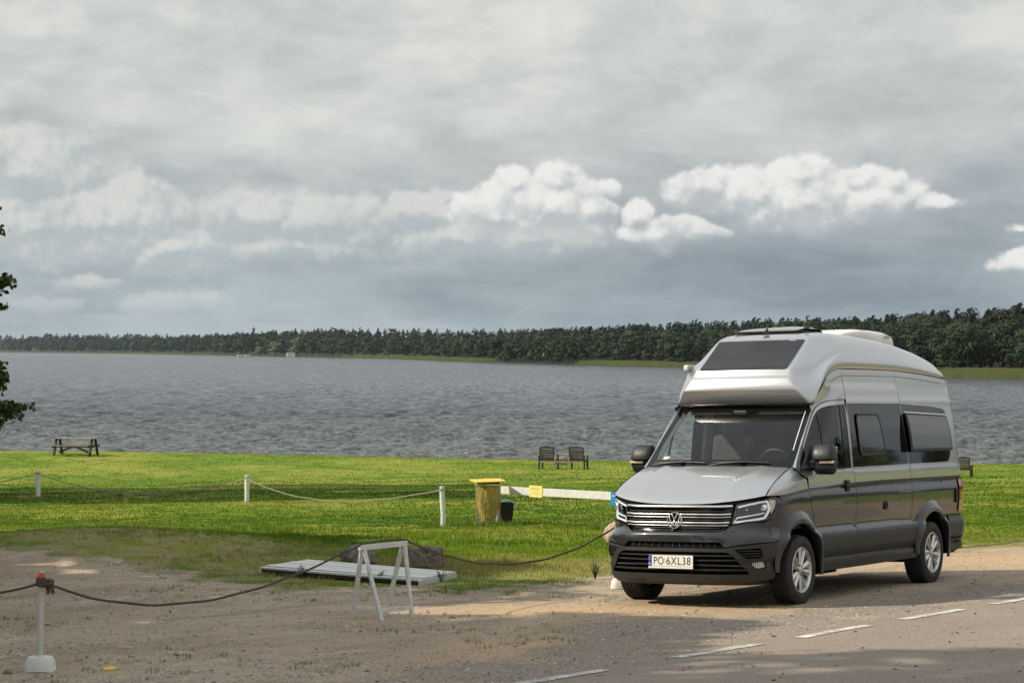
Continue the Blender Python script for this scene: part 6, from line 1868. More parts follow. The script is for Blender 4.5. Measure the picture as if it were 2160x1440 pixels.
# the near post in its concrete foot
def foot_post(x, y, label, cap=True, h=.78):
    z = Hs(x, y)
    r = empty('rope_post', (x, y, z - .005), label=label, cat='post', group='posts on white concrete feet')
    mb = MB()
    V = []; F = []; prof = [(.098, .118, 0), (.116, .116, 0.012), (.110, .110, .06), (.104, .104, .095), (.090, .090, .118), (.05, .05, .124), (.0, .0, .124)]
    n = 24
    for (a, _, zz) in prof:
        for k in range(n):
            t = 2 * PI * k / n; e = .6
            V.append((math.copysign(abs(math.cos(t)) ** e, math.cos(t)) * a * 1.03, math.copysign(abs(math.sin(t)) ** e, math.sin(t)) * a, zz + .004 * math.sin(3 * t) * (zz < .02)))
    for i in range(len(prof) - 1):
        for k in range(n): F.append((i * n + k, i * n + (k + 1) % n, (i + 1) * n + (k + 1) % n, (i + 1) * n + k))
    mb.add(V, F, True).build('concrete_foot', M_CONW, r)
    MB().tube([(0, 0, .10), (.004, .003, h * .5), (.012, .004, h - .03)], .0225, 14).build('pole', M_PVC, r)
    if cap:
        MB().tube([(.012, .004, h - .06), (.0125, .004, h - .008)], .0245, 14).build('orange_cap', M_ORANGE, r)
        MB().tube([(.0125, .004, h - .010), (.0125, .004, h)], .0235, 14).build('end_ring', M_PVC, r)
    return r
NP = (-3.68, 17.75)
foot_post(*NP, 'slim off-white post with orange cap on a white concrete foot, nearest to the camera')
foot_post(1.255, 26.25, 'white concrete foot with a post hidden behind the front of the van', cap=False)
foot_post(3.25, 30.3, 'rope post hidden behind the rear of the van', cap=False)
foot_post(9.6, 34.4, 'rope post just outside the photo to the right of the van', cap=False)
foot_post(-8.3, 20.3, 'rope post just outside the photo on the left', cap=False)

def rope(name, a, b, sag, r, mat, label, group, n=40, skew=0.0, parent=None, twist=True, sub=None):
    a = Vector(a); b = Vector(b); pts = []
    for i in range(n + 1):
        t = i / n; tt = t + skew * t * (1 - t)
        p = a.lerp(b, t); p.z -= sag * 4 * tt * (1 - tt)
        p.z += .004 * math.sin(t * 37); pts.append(p)
    mb = MB()
    if twist:
        L = (b - a).length; ns = int(min(420, L / .012)); c = []
        dense_ = []
        for i in range(ns + 1):
            t = i / ns * n; k = min(int(t), n - 1); dense_.append(pts[k].lerp(pts[k + 1], t - k))
        for s in range(3):
            q = []
            for i, p in enumerate(dense_):
                an = i * .55 + s * 2 * PI / 3; q.append(p + Vector((0, math.cos(an), math.sin(an))) * r * .52)
            mb.tube(q, r * .62, 5)
    else: mb.tube(pts, r, 6)
    o = mb.build(name, mat, parent)
    if label: tag(o, label, 'rope', group)
    return o
GR = 'ropes slung round the yard'
kz = Hs(*NP) + .70
trL = (-1.455, 22.26, .785); trR = (-1.075, 22.62, .792)
rope('barrier_rope', (NP[0] + .03, NP[1], kz - .01), trL, .33, .0105, M_ROPE, 'thick brown rope sagging from the orange-capped post to the white trestle', GR, skew=.25)
rope('barrier_rope', (-8.3, 20.3, Hs(-8.3, 20.3) + .68), (NP[0] - .02, NP[1], kz - .02), .30, .0095, M_ROPE, 'brown rope running off the left edge from the orange-capped post', GR)
o = rope('barrier_rope', trL, trR, -.004, .010, M_ROPE, 'brown rope lying along the top rail of the white trestle', GR, n=12)
rope('barrier_rope', trR, (1.20, 26.25, Hs(1.2, 26.25) + .72), .335, .0105, M_ROPE, 'brown rope sagging from the white trestle to behind the front of the van', GR)
rope('barrier_rope', (1.2, 26.25, Hs(1.2, 26.25) + .72), (3.25, 30.3, Hs(3.25, 30.3) + .68), .3, .0105, M_ROPE, 'brown rope hidden behind the van', GR)
rope('barrier_rope', (3.25, 30.3, Hs(3.25, 30.3) + .70), (9.6, 34.4, Hs(9.6, 34.4) + .72), .60, .0105, M_ROPEL, 'greyish rope rising to the right from behind the rear bumper of the van', GR)
# frayed knot on the near post
kn = empty('rope_knot', (NP[0] + .01, NP[1] - .01, kz), label='frayed brown knot tied round the orange-capped post', cat='knot')
mb = MB()
for j in range(4): mb.tube([(.032 * math.cos(a) + .002, .032 * math.sin(a), -.028 + j * .016 + .006 * math.sin(a * 2 + j)) for a in np.linspace(0, 2 * PI, 15)], .0115, 6, caps=False)
mb.tube([(.03, -.02, .0), (.07, -.03, .012), (.105, -.02, -.004)], .017, 7); mb.tube([(.03, -.03, -.02), (.07, -.04, -.015), (.10, -.03, -.012)], .016, 7)
mb.build('coil', M_ROPE, kn)
mb = MB(); kr = random.Random(4)
for i in range(46):
    x0 = .045 + kr.random() * .06; a = kr.random() * 2 * PI; l = .035 + kr.random() * .055
    mb.tube([(x0, -.03 + .012 * math.cos(a), -.01), (x0 + .006 * math.cos(a), -.035 + .014 * math.sin(a), -.01 - l * .6), (x0 + kr.uniform(-.012, .012), -.035, -.01 - l)], .0022, 4)
mb.build('frayed_ends', M_ROPE, kn)

# white folding trestle
tz = 0.0
tre = empty('trestle', (-1.27, 22.45, Hs(-1.27, 22.45)), label='white wooden folding trestle carrying the brown rope', cat='trestle')
o0 = Vector(tre.location)
def L3(p): return Vector(p) - o0
topL, topR = Vector((-1.455, 22.26, .745)), Vector((-1.075, 22.62, .752))
dr = (topR - topL).normalized()
MB().bar(L3(topL - dr * .05 + Vector((.008, -.012, .0))), L3(topR + dr * .03 + Vector((.008, -.012, 0))), .022, .052, bevel=.002).build('top_rail', M_PWHT, tre)
MB().bar(L3(topL - dr * .04 + Vector((-.016, .016, -.004))), L3(topR + dr * .02 + Vector((-.016, .016, -.004))), .022, .050, bevel=.002).build('top_rail', M_PWHT, tre)
FT = {'fl': (-1.27, 22.19), 'fr': (-.99, 22.55), 'bl': (-1.57, 22.40), 'br': (-1.265, 22.68)}
legs = {}
for k_, (x, y) in FT.items():
    top = (topL if k_[1] == 'l' else topR) + Vector((.012, -.014, -.03)) * (1 if k_[0] == 'f' else -1) * Vector((1, 1, 1)).x
    if k_[0] == 'b': top = (topL if k_[1] == 'l' else topR) + Vector((-.014, .014, -.02))
    bot = Vector((x, y, Hs(x, y) - .004)); legs[k_] = (top, bot)
    side = (Vector(FT['fr']).to_3d() - Vector(FT['fl']).to_3d()).normalized() if k_[0] == 'f' else (Vector(FT['br']).to_3d() - Vector(FT['bl']).to_3d()).normalized()
    MB().bar(L3(top), L3(bot), .024, .044, up=tuple(side), bevel=.002).build('leg', M_PWHT, tre)
def on(k_, t): return legs[k_][0].lerp(legs[k_][1], t)
MB().bar(L3(on('fl', .86)), L3(on('fr', .86)), .020, .042, bevel=.002).build('lower_rail', M_PWHT, tre)
MB().bar(L3(on('bl', .86)), L3(on('br', .86)), .020, .042, bevel=.002).build('lower_rail', M_PWHT, tre)
for s_, up in (('l', .05), ('r', -.06)):
    a, b = on('f' + s_, .56), on('b' + s_, .56); m_2 = (a + b) / 2 + Vector((0, 0, up))
    MB().bar(L3(a), L3(m_2), .006, .012).bar(L3(m_2), L3(b), .006, .012).build('folding_stay', M_PWHT, tre)

# low white wooden platform
pc = [Vector((-3.235, 29.15, 0)), Vector((-1.095, 27.05, 0)), Vector((-.70, 28.42, 0)), Vector((-2.72, 30.35, 0))]
pz = [-.095, -.045, -.095, -.12]
for v, z in zip(pc, pz): v.z = z
pl = empty('wooden_platform', (pc[0] + pc[2]) / 2, label='low white wooden platform lying on the edge of the grass behind the trestle', cat='platform')
pl.location.z = Hs(pl.location.x, pl.location.y)
po = Vector(pl.location)
def Q(u, v, dz=0): return pc[0].lerp(pc[1], u).lerp(pc[3].lerp(pc[2], u), v) + Vector((0, 0, dz)) - po
nb = 7; edges_v = np.r_[0, .10, np.linspace(.25, 1, 6)]
prng = random.Random(3)
for i in range(len(edges_v) - 1):
    a, b = edges_v[i] + .004, edges_v[i + 1] - .004; dz = prng.uniform(-.003, .003) - (.012 if i == 0 else 0)
    u0, u1 = prng.uniform(-.003, .003), 1 + prng.uniform(-.003, .003)
    vs = [Q(u0, a, dz), Q(u1, a, dz), Q(u1, b, dz), Q(u0, b, dz), Q(u0, a, dz - .022), Q(u1, a, dz - .022), Q(u1, b, dz - .022), Q(u0, b, dz - .022)]
    MB().add(vs, [(0, 1, 2, 3), (7, 6, 5, 4), (0, 4, 5, 1), (1, 5, 6, 2), (2, 6, 7, 3), (3, 7, 4, 0)]).build('board', M_PWHT, pl)
for (u, v, u2, v2) in ((0, .005, 0, .995), (.995, .0, .995, 1), (.5, .02, .5, .98)):
    MB().bar(Q(u + .004, v, -.058), Q(u2 + .004, v2, -.058), .035, .066, bevel=.002).build('bearer', M_PWHT if u != .5 else M_OLDWOOD, pl)
MB().bar(Q(.01, .02, -.055), Q(.99, .02, -.045), .02, .045).build('front_fascia', simple_mat('peeling_dark_fascia', (.05, .03, .025), .8), pl)

def rock(name, loc, s, mat, seed, label, cat='stone', group=None, rot=0, hole=False, boxy=.0, tilt=0):
    bm = bmesh.new(); bmesh.ops.create_icosphere(bm, subdivisions=4, radius=1)
    r = np.random.RandomState(seed); ph = r.rand(12) * 6
    for v in bm.verts:
        p = v.co.copy(); n = p.normalized()
        if boxy > 0:
            m = max(abs(n.x), abs(n.y), abs(n.z)); p = n.lerp(n / m * .82, boxy)
        d = 1 + .07 * math.sin(3 * n.x + ph[0]) * math.cos(2.6 * n.y + ph[1]) + .05 * math.sin(6 * n.y + ph[2] + 3 * n.z) + .028 * math.sin(13 * n.x + ph[3]) * math.sin(11 * n.z + ph[4]) + .018 * math.sin(23 * n.y + ph[5]) * math.sin(19 * n.x + ph[6])
        p *= d
        if hole:
            q = math.hypot(n.x - .1, n.z - .35) if n.y < 0 else 9
            if q < .22: p.y += .45 * (1 - q / .22)
        v.co = Vector((p.x * s[0], p.y * s[1], p.z * s[2]))
    me = bpy.data.meshes.new(name); bm.to_mesh(me); bm.free(); me.materials.append(mat)
    me.polygons.foreach_set('use_smooth', [True] * len(me.polygons))
    o = bpy.data.objects.new(name, me); COL.objects.link(o); o.location = loc; o.rotation_euler = (tilt, 0.0, rot)
    tag(o, label, cat, group); return o
GB2 = 'rough concrete blocks behind the white platform'
rock('concrete_block', (-2.08, 30.75, Hs(-2.02, 30.75) + .10), (.245, .20, .165), M_STONE, 3, 'rough brown concrete block with a hole, left one behind the platform', 'concrete block', GB2, .35, True, .75, -.35)
rock('concrete_block', (-1.16, 30.55, Hs(-1.16, 30.55) + .11), (.255, .21, .185), M_STONE, 8, 'rough brown concrete block with a hole, right one behind the platform', 'concrete block', GB2, -.15, True, .85, -.22)
rock('boulder', (1.72, 36.8, Hs(1.72, 36.8) + .14), (.24, .24, .22), M_PINK, 5, 'rounded pinkish boulder half hidden by the front of the van', 'boulder')
rock('stone', (-3.885, 17.56, Hs(-3.885, 17.56) + .012), (.036, .03, .024), M_STONE, 6, 'fist-sized dark stone left of the near post foot', 'stone')
# crumpled yellow wrapper
x, y = -3.15, 17.80
mesh_obj('wrapper', [(x - .055, y, Hs(x, y) + .012), (x + .03, y - .015, Hs(x, y) + .010), (x + .06, y + .01, Hs(x, y) + .026), (x - .04, y + .03, Hs(x, y) + .020), (x + .01, y + .01, Hs(x, y) + .034), (x - .01, y - .02, Hs(x, y) + .004)],
         [(0, 5, 4), (5, 1, 4), (1, 2, 4), (2, 3, 4), (3, 0, 4)], M_YEL)
tag(bpy.data.objects['wrapper'], 'small crumpled yellow wrapper lying on the gravel', 'litter')

# ---- yellow bin in its wire cage
bx, by = -.47, 44.6; bz = Hs(bx, by)
bn = empty('litter_bin', (bx, by, bz), label='round wire-mesh litter bin with yellow lid and yellow bag', cat='litter bin')
mb = MB(); R_ = .245
for k in range(34):
    a = 2 * PI * k / 34; mb.tube([(R_ * math.cos(a), R_ * math.sin(a), .0), (R_ * math.cos(a), R_ * math.sin(a), .80)], .0042, 4, caps=False)
for z in np.linspace(.01, .80, 22): mb.tube([(R_ * math.cos(a), R_ * math.sin(a), z) for a in np.linspace(0, 2 * PI, 33)], .0042, 4, caps=False)
cage = mb.build('wire_cage', M_WIRE, bn)
mb = MB(); V = []; F = []; n = 72; m = 22; brg = np.random.RandomState(2)
for i in range(m):
    z = .12 + .70 * i / (m - 1); t = i / (m - 1)
    for k in range(n):
        a = 2 * PI * k / n; rr = .222 * (0.66 + .34 * min(1, t * 2.0)) * (1 + .05 * math.sin(a * 9 + z * 5) * (1 - t * .3) + .035 * math.sin(a * 17 - z * 11)) 
        if -2.6 < a - 2 * PI < -1.9: rr *= 1.0
        V.append((rr * math.cos(a), rr * math.sin(a), z + (.04 * math.sin(a * 3) * (1 - t))))
for i in range(m - 1):
    for k in range(n): F.append((i * n + k, i * n + (k + 1) % n, (i + 1) * n + (k + 1) % n, (i + 1) * n + k))
F.append(tuple(range(n))[::-1]); mb.add(V, F, True).build('bag', M_BAG, bn)
mb = MB(); mb.lathe([(.250, .795), (.262, .80), (.262, .825), (.250, .83), (.246, .81), (.250, .795)], 36, close=False); mb.build('top_ring', simple_mat('pale_metal_ring', (.55, .55, .52), .4, metal=.5), bn)
mb = MB(); mb.box((0, 0, .848), (.46, .44, .034)); mb.build('lid_collar', M_BLK, bn)
lid = MB().box((0.0, -.01, .880), (.60, .56, .028), Euler((.03, -.02, .25)).to_matrix(), bevel=.008).build('lid', M_YEL, bn)
MB().tube([(-.09, -.05, .89), (-.09, -.05, .925), (.06, -.06, .925), (.06, -.06, .89)], .007, 6).build('lid_handle', M_YEL, lid)
# small black bin with a green lid
gx, gy = -.10, 45.3; gz = Hs(gx, gy)
gb = empty('small_bin', (gx, gy, gz), label='small black bin with a green lid standing behind the yellow litter bin', cat='bin')
mb = MB(); V = [(sx * w, sy * w, z) for z, w in ((0, .10), (.40, .145)) for sx, sy in ((-1, -1), (1, -1), (1, 1), (-1, 1))]
mb.add(V, [(3, 2, 1, 0), (4, 5, 6, 7), (0, 1, 5, 4), (1, 2, 6, 5), (2, 3, 7, 6), (3, 0, 4, 7)]).build('body', M_BBIN, gb)
mb = MB(); V = []; F = []
for i in range(9):
    t = i / 8; x = -.16 + .34 * t; z = .41 + .035 * math.sin(t * PI * .7) - .12 * max(0, t - .7) * 3.3 * .9
    V += [(x, -.16, z), (x, .16, z), (x, .16, z - .016), (x, -.16, z - .016)]
for i in range(8):
    for j in range(4): F.append((i * 4 + j, i * 4 + (j + 1) % 4, i * 4 + 4 + (j + 1) % 4, i * 4 + 4 + j))
F += [(3, 2, 1, 0), (32, 33, 34, 35)]
mb.add(V, F, False).build('lid', M_TEAL, gb)
# white barrier beam on posts, with two notices
ba = Vector((-.24, 45.15, -.113)); bb = Vector((3.20, 41.70, -.084))
br_ = empty('barrier_beam', (ba + bb) / 2, label='long white wooden barrier beam running from the litter bin behind the van', cat='barrier'); brl = Vector(br_.location)
MB().bar(ba - brl, bb - brl, .045, .150, bevel=.003).build('beam', M_PWHT, br_)
for p in (ba.lerp(bb, -.02), bb):
    MB().tube([(p.x - brl.x + .04, p.y - brl.y + .08, Hs(p.x, p.y) - brl.z - .05), (p.x - brl.x + .04, p.y - brl.y + .08, p.z - brl.z + .08)], .055, 10).build('support_post', M_PWHT, br_)
dv = (bb - ba).normalized(); nv = Vector((dv.y, -dv.x, 0)).normalized()
nv = -nv if nv.y > 0 else nv
def notice(name, t, w, h, dz, mat, label, rows, ink):
    p = ba.lerp(bb, t) + nv * .030 + Vector((0, 0, dz))
    r = empty(name, p, math.atan2(dv.y, dv.x), label=label, cat='sign')
    MB().box((0, 0, 0), (w, .006, h), bevel=.001).build('board', mat, r)
    s = 1 if (Matrix.Rotation(math.atan2(dv.y, dv.x), 3, 'Z') @ Vector((0, 1, 0))).dot(nv) > 0 else -1
    for (z, ww, hh, xo) in rows: MB().box((xo, s * .0045, z), (ww, .002, hh)).build('print_line', ink, r)
    return r, s
notice('notice', .210, .363, .225, .01, M_SIGNY, 'small pale yellow notice fixed to the white barrier beam', [(.065, .22, .012, 0), (.035, .27, .010, 0), (-.02, .14, .014, 0), (-.05, .28, .010, 0)], M_INK)
notice('notice', .662, .42, .26, -.05, M_SIGNB, 'blue notice with white lettering at the end of the beam beside the van', [(.055, .34, .022, 0), (.0, .16, .02, 0), (-.06, .2, .02, 0)], M_PWHT)

# ---- white posts and slack rope across the lawn
def log_post(x, y, h, r, label, lean=(0, 0)):
    z = Hs(x, y)
    t = empty('fence_post', (x, y, z), label=label, cat='post', group='white posts across the lawn')
    pts = [(0, 0, -.08), (.004, 0, h * .3), (-.004 + lean[0] * .5, 0, h * .65), (lean[0], lean[1], h)]
    MB().tube(pts, r, 12, radii=[r * 1.0, r * .97, r * 1.03, r * .92]).build('shaft', M_PWHT, t)
    MB().tube([(lean[0] - r * 1.3, -r * .8, h - .06), (lean[0] + r * 1.3, -r * .8, h - .06)], .012, 6).build('rope_staple', M_WIRE, t)
    return t
pA, pB, pC, pD = (-20.6, 70.3), (-13.85, 66.5), (-6.92, 59.4), (-1.33, 43.9)
log_post(*pB, .77, .068, 'white post on the lawn at the far left, nearest the picnic table')
log_post(*pC, .70, .062, 'middle white post on the lawn', (.01, 0))
log_post(*pD, .76, .050, 'white knotty post on the lawn left of the litter bin', (-.02, 0))
log_post(*pA, .77, .068, 'white post on the lawn just outside the photo on the left')
G2 = 'slack ropes between the white lawn posts'
def top(p, h): return (p[0], p[1] - .06, Hs(*p) + h)
rope('lawn_rope', top(pA, .70), top(pB, .70), .42, .013, M_ROPEL, 'pale slack rope left of the far-left white post', G2, twist=False)
rope('lawn_rope', top(pB, .70), top(pC, .62), .50, .013, M_ROPEL, 'pale slack rope between the far-left and middle white posts', G2, twist=False)
rope('lawn_rope', top(pC, .62), top(pD, .70), .40, .011, M_ROPEL, 'pale slack rope between the middle post and the knotty post', G2, twist=False, skew=.15)

# ---- double garden seats facing the lake
def double_seat(x, y, rz, sc, label):
    z = Hs(x, y)
    r = empty('double_garden_seat', (x, y, z - .01), rz, label=label, cat='garden seat', group='double garden seats facing the lake')
    r.scale = (sc, sc, sc)
    for c in (-.62, .62):
        b = hollow('backrest', r, (c, 0, 0))
        for s in (-1, 1): MB().bar((s * .285, -.30, .34), (s * .285, -.38, .92), .055, .035, up=(0, 1, 0)).build('stile', M_OLDWOOD, b)
        mb = MB(); V = []; n = 13
        for i in range(n):
            t = i / (n - 1) * 2 - 1; zt = .935 + .045 * math.exp(-(t / .38) ** 2)
            V += [(t * .285, -.385, .865), (t * .285, -.385, zt), (t * .285, -.355, zt), (t * .285, -.355, .865)]
        F = [(i * 4 + j, i * 4 + (j + 1) % 4, i * 4 + 4 + (j + 1) % 4, i * 4 + 4 + j) for i in range(n - 1) for j in range(4)] + [(3, 2, 1, 0), ((n - 1) * 4, (n - 1) * 4 + 1, (n - 1) * 4 + 2, (n - 1) * 4 + 3)]
        mb.add(V, F); mb.build('crest_rail', M_OLDWOOD, b)
        for i in range(7):
            zz = .40 + i * .067; MB().box((0, -.315 - .065 * (zz - .34) / .58, zz), (.55, .022, .050 if i else .080), Euler((-.12, 0, 0)).to_matrix()).build('slat', M_OLDWOOD, b)
        st = hollow('seat', r, (c, 0, 0))
        for i in range(6): MB().box((0, -.24 + i * .10, .375 + .012 * abs(i - 2)), (.57, .075, .02)).build('slat', M_OLDWOOD, st)
        for s in (-1, 1):
            q_ = [MB().bar((s * .33, .28, 0), (s * .33, .27, .58), .065, .055, up=(0, 1, 0)).build('leg', M_OLDWOOD, r),
                  MB().bar((s * .33, -.34, 0), (s * .33, -.32, .60), .065, .055, up=(0, 1, 0)).build('leg', M_OLDWOODL if s * c < 0 else M_OLDWOOD, r),
                  MB().bar((s * .34, -.36, .605), (s * .34, .32, .615), .10, .03).build('armrest', M_OLDWOODL, r)]
            for o in q_: o.location.x = c
    MB().bar((-.97, -.335, .33), (.97, -.335, .33), .035, .060).build('rear_rail', M_OLDWOODL, r)
    MB().bar((-.97, .28, .34), (.97, .28, .34), .035, .060).build('front_rail', M_OLDWOOD, r)
    MB().box((0, 0, .63), (.60, .48, .03)).build('table_top', M_OLDWOODL, r)
    MB().box((0, -.30, .25), (.64, .03, .07)).build('shelf_rail', M_OLDWOODL, r)
    for s in (-1, 1): MB().bar((s * .28, -.30, 0), (s * .28, -.30, .24), .04, .04, up=(0, 1, 0)).build('shelf_leg', M_OLDWOODL, r)
    return r
double_seat(2.20, 97.3, math.radians(-14), 1.04, 'dark wooden double garden seat on the lawn between the litter bin and the van')
double_seat(15.50, 80.6, math.radians(-18), .80, 'dark wooden double garden seat half hidden behind the rear of the van')

# ---- picnic table
pt = empty('picnic_table', (-20.35, 106.2, Hs(-20.35, 106.2)), math.radians(-8), label='weathered picnic table with bench seats at the lake edge on the left', cat='picnic table')
tt = hollow('table_top', pt)
for i in range(5): MB().box((0, -.30 + i * .15, .80), (2.05, .14, .035)).build('plank', M_OLDWOODL, tt)
for s in (-1, 1):
    bt = hollow('bench', pt)
    for j in range(2): MB().box((-.08, s * (.70 + j * .14), .475), (1.85, .13, .035)).build('plank', M_OLDWOODL, bt)
for e in (-.86, .86):
    for s in (-1, 1): MB().bar((e, s * .22, .78), (e, s * .60, -.02), .055, .11, up=(1, 0, 0)).build('leg', M_OLDWOOD, pt)
    MB().bar((e, -.80, .43), (e, .80, .43), .05, .10).build('cross_beam', M_OLDWOOD, pt)
for s in (-1, 1): MB().bar((0, -.3, .45), (s * .70, -.3, .16), .05, .10).build('brace', M_OLDWOOD, pt)
MB().bar((-.86, 0, .42), (.86, 0, .42), .05, .10).build('long_beam', M_OLDWOOD, pt)
# ================================================================ trees beside the yard (mostly outside the frame; their shade is in it)
M_OAK = mat_leaf('dark_oak_foliage', [(0.030, 0.050, 0.010), (0.042, 0.066, 0.012), (0.052, 0.075, 0.016)])
def yard_tree(name, x, y, h, r, n, leaf, seed, label, low=.22, group='trees beside the yard', extra=None, dens=1.0):
    z = Hs(x, y); rs = np.random.RandomState(seed)
    root = empty(name, (x, y, z - .05), label=label, cat='tree', group=group)
    mb = MB(); tr = .03 * h * .55
    mb.tube([(0, 0, 0), (.05, .03, h * .2), (-.04, .08, h * .45), (.03, 0, h * .8)], tr, 10, radii=[tr * 1.4, tr, tr * .75, tr * .25]); trunk = mb.build('trunk', M_BARK, root)
    blobs = []; mb = MB()
    nb = 17
    for i in range(nb):
        t = (i + .5) / nb; a = i * 2.4 + rs.rand(); zz = h * (low + (.93 - low) * t); rr = r * math.sin(PI * (0.18 + .74 * t)) ** .7 * .72
        p = (rr * math.cos(a), rr * math.sin(a), zz); q = r * (.30 + .16 * rs.rand())
        blobs.append((*p, q, q, q * .68))
        mb.tube([(0, 0, zz * .72), (p[0] * .5, p[1] * .5, zz * .86), p], tr * .3, 5, radii=[tr * .4, tr * .22, tr * .06])
    blobs.append((0, 0, h * .88, r * .38, r * .38, h * .11))
    limbs = mb.build('limbs', M_BARK, trunk)
    V, F, N, lv = leaf_cloud(n, blobs, leaf, rs, .8, .2)
    if extra is not None:
        V2, F2, N2, l2 = extra; F = np.vstack([F, F2 + len(V)]); V = np.vstack([V, V2]); N = np.vstack([N, N2]); lv = np.r_[lv, l2]
    me = mesh_from('crown', V, F, N, lv, np.zeros(len(F), int), [M_OAK]); o = bpy.data.objects.new('crown', me); COL.objects.link(o); o.parent = root
    return root
# leafy twigs of the left-hand tree that hang into view
def sprays(ox, oy, oz):
    rs = np.random.RandomState(12); V = []; F = []; N = []; L = []; b = 0
    tw = MB()
    for (cx_, cy_, cz_, rx, rz, n) in ((-5.56, 25.0, 2.02, .24, .09, 330), (-5.70, 25.0, 1.86, .13, .12, 170), (-5.68, 25.1, 2.36, .13, .16, 260), (-5.66, 25.0, 2.52, .08, .05, 60), (-5.62, 25.0, 3.42, .15, .08, 240), (-5.72, 25.1, 3.36, .10, .14, 150), (-5.68, 25.0, 3.15, .12, .045, 120), (-5.70, 25, 3.96, .11, .06, 130), (-5.72, 25.0, 4.22, .11, .04, 80), (-6.0, 25.2, 2.2, .25, .4, 200), (-6.0, 25.2, 3.3, .2, .4, 180)):
        c = np.array([cx_, cy_, cz_]) + rs.normal(0, .42, (n, 3)) * [rx, .18, rz]
        # leaves thin out towards the tip
        q = rs.normal(size=(n, 3)); q /= np.linalg.norm(q, axis=1)[:, None]; a = np.cross(q, rs.normal(size=(n, 3))); a /= np.linalg.norm(a, axis=1)[:, None]; bb = np.cross(q, a)
        s = (.026 + .020 * rs.rand(n))[:, None]
        P = np.stack([c - a * s, c - bb * s * .62, c + a * s, c + bb * s * .62], 1).reshape(-1, 3) - [ox, oy, oz]
        V.append(P); F.append(np.arange(n * 4).reshape(n, 4) + b); N.append(np.repeat(q, 4, 0)); L.append(np.repeat(rs.rand(n), 4)); b += n * 4
    return np.vstack(V), np.vstack(F), np.vstack(N), np.concatenate(L)
tx5, ty5 = -8.9, 25.6
ex = sprays(tx5, ty5, Hs(tx5, ty5) - .05)
t5 = yard_tree('oak_tree', tx5, ty5, 7.2, 2.5, 5200, .10, 4, 'leafy tree at the left edge whose low twigs hang into the photo', .20, extra=ex)
mb = MB(); bz5 = Hs(tx5, ty5) - .05
for (ex_, ey_, ez_, sz_) in ((-5.42, 25.0, 2.02, 2.1), (-5.62, 25.0, 2.38, 2.3), (-5.52, 25.0, 3.45, 3.0), (-5.66, 25.0, 3.18, 2.9), (-5.7, 25.0, 3.99, 3.4), (-5.72, 25, 4.22, 3.7)):
    a = Vector((0, 0, sz_ - .2)); b = Vector((ex_ - tx5, ey_ - ty5, ez_ - bz5)); m_5 = a.lerp(b, .6) + Vector((0, 0, .12))
    mb.tube([a, a.lerp(m_5, .5) + Vector((0, 0, .06)), m_5, b], .02, 5, radii=[.045, .03, .014, .003])
mb.build('low_branches', M_BARK, t5)
for i, (x, y, h, r, n, lab) in enumerate(((-23.0, 63.5, 16.5, 5.2, 6500, 'tree left of the lawn that shades the white posts'), (-24.5, 72.5, 17.5, 5.2, 6500, 'taller tree left of the lawn near the lake'), (-33, 69, 20, 6, 6500, 'tall tree farther left of the lawn'),
                                          (-14.6, 31.8, 9.6, 3.6, 7500, 'tree left of the grassy mound'), (-13.0, 28.3, 9.8, 2.9, 6500, 'tree left of the platform'), (-21.0, 34.0, 13.0, 3.4, 6500, 'taller tree behind the one left of the mound'), (-14.8, 36.4, 9.0, 3.2, 6500, 'tree left of the lawn behind the mound'),
                                          (-11.8, 19.2, 10.0, 3.3, 4200, 'tree left of the gravel yard'), (-14.8, 14.2, 15.5, 4.3, 4300, 'tall tree left of the road'), (-19.5, 18.5, 15.0, 4.4, 3600, 'tall tree farther left of the gravel yard'), (-9.5, 8.0, 12.0, 3.8, 4200, 'tree by the road left of the camera'), (-22, 23.6, 12.5, 2.3, 1800, 'slim tree in line with the front of the van'), (-12.6, 23.4, 8.6, 2.5, 4200, 'small tree left of the gravel yard'))):
    yard_tree('oak_tree', x, y, h, r, int(n * 1.3), (.42 if x < -21 and y > 60 else .32 if y > 24 else .21) if h > 9 else .26, 30 + i, lab)
for i, (x, y, h, r) in enumerate(((70, 66, 8, 4), (82, 76, 9, 4.5), (74, 86, 8, 4), (96, 84, 10, 5), (104, 74, 10, 5), (118, 90, 12, 6), (88, 100, 9, 4.5))):
    yard_tree('lawn_tree', x, y, h, r, 2600, .22, 60 + i, ('tree outside the photo on the right lawn, ' + ['nearest the road', 'second from the road', 'near the lake', 'behind the second', 'far by the road', 'farthest right', 'nearest the lake'][i]), group='trees of the right-hand lawn')

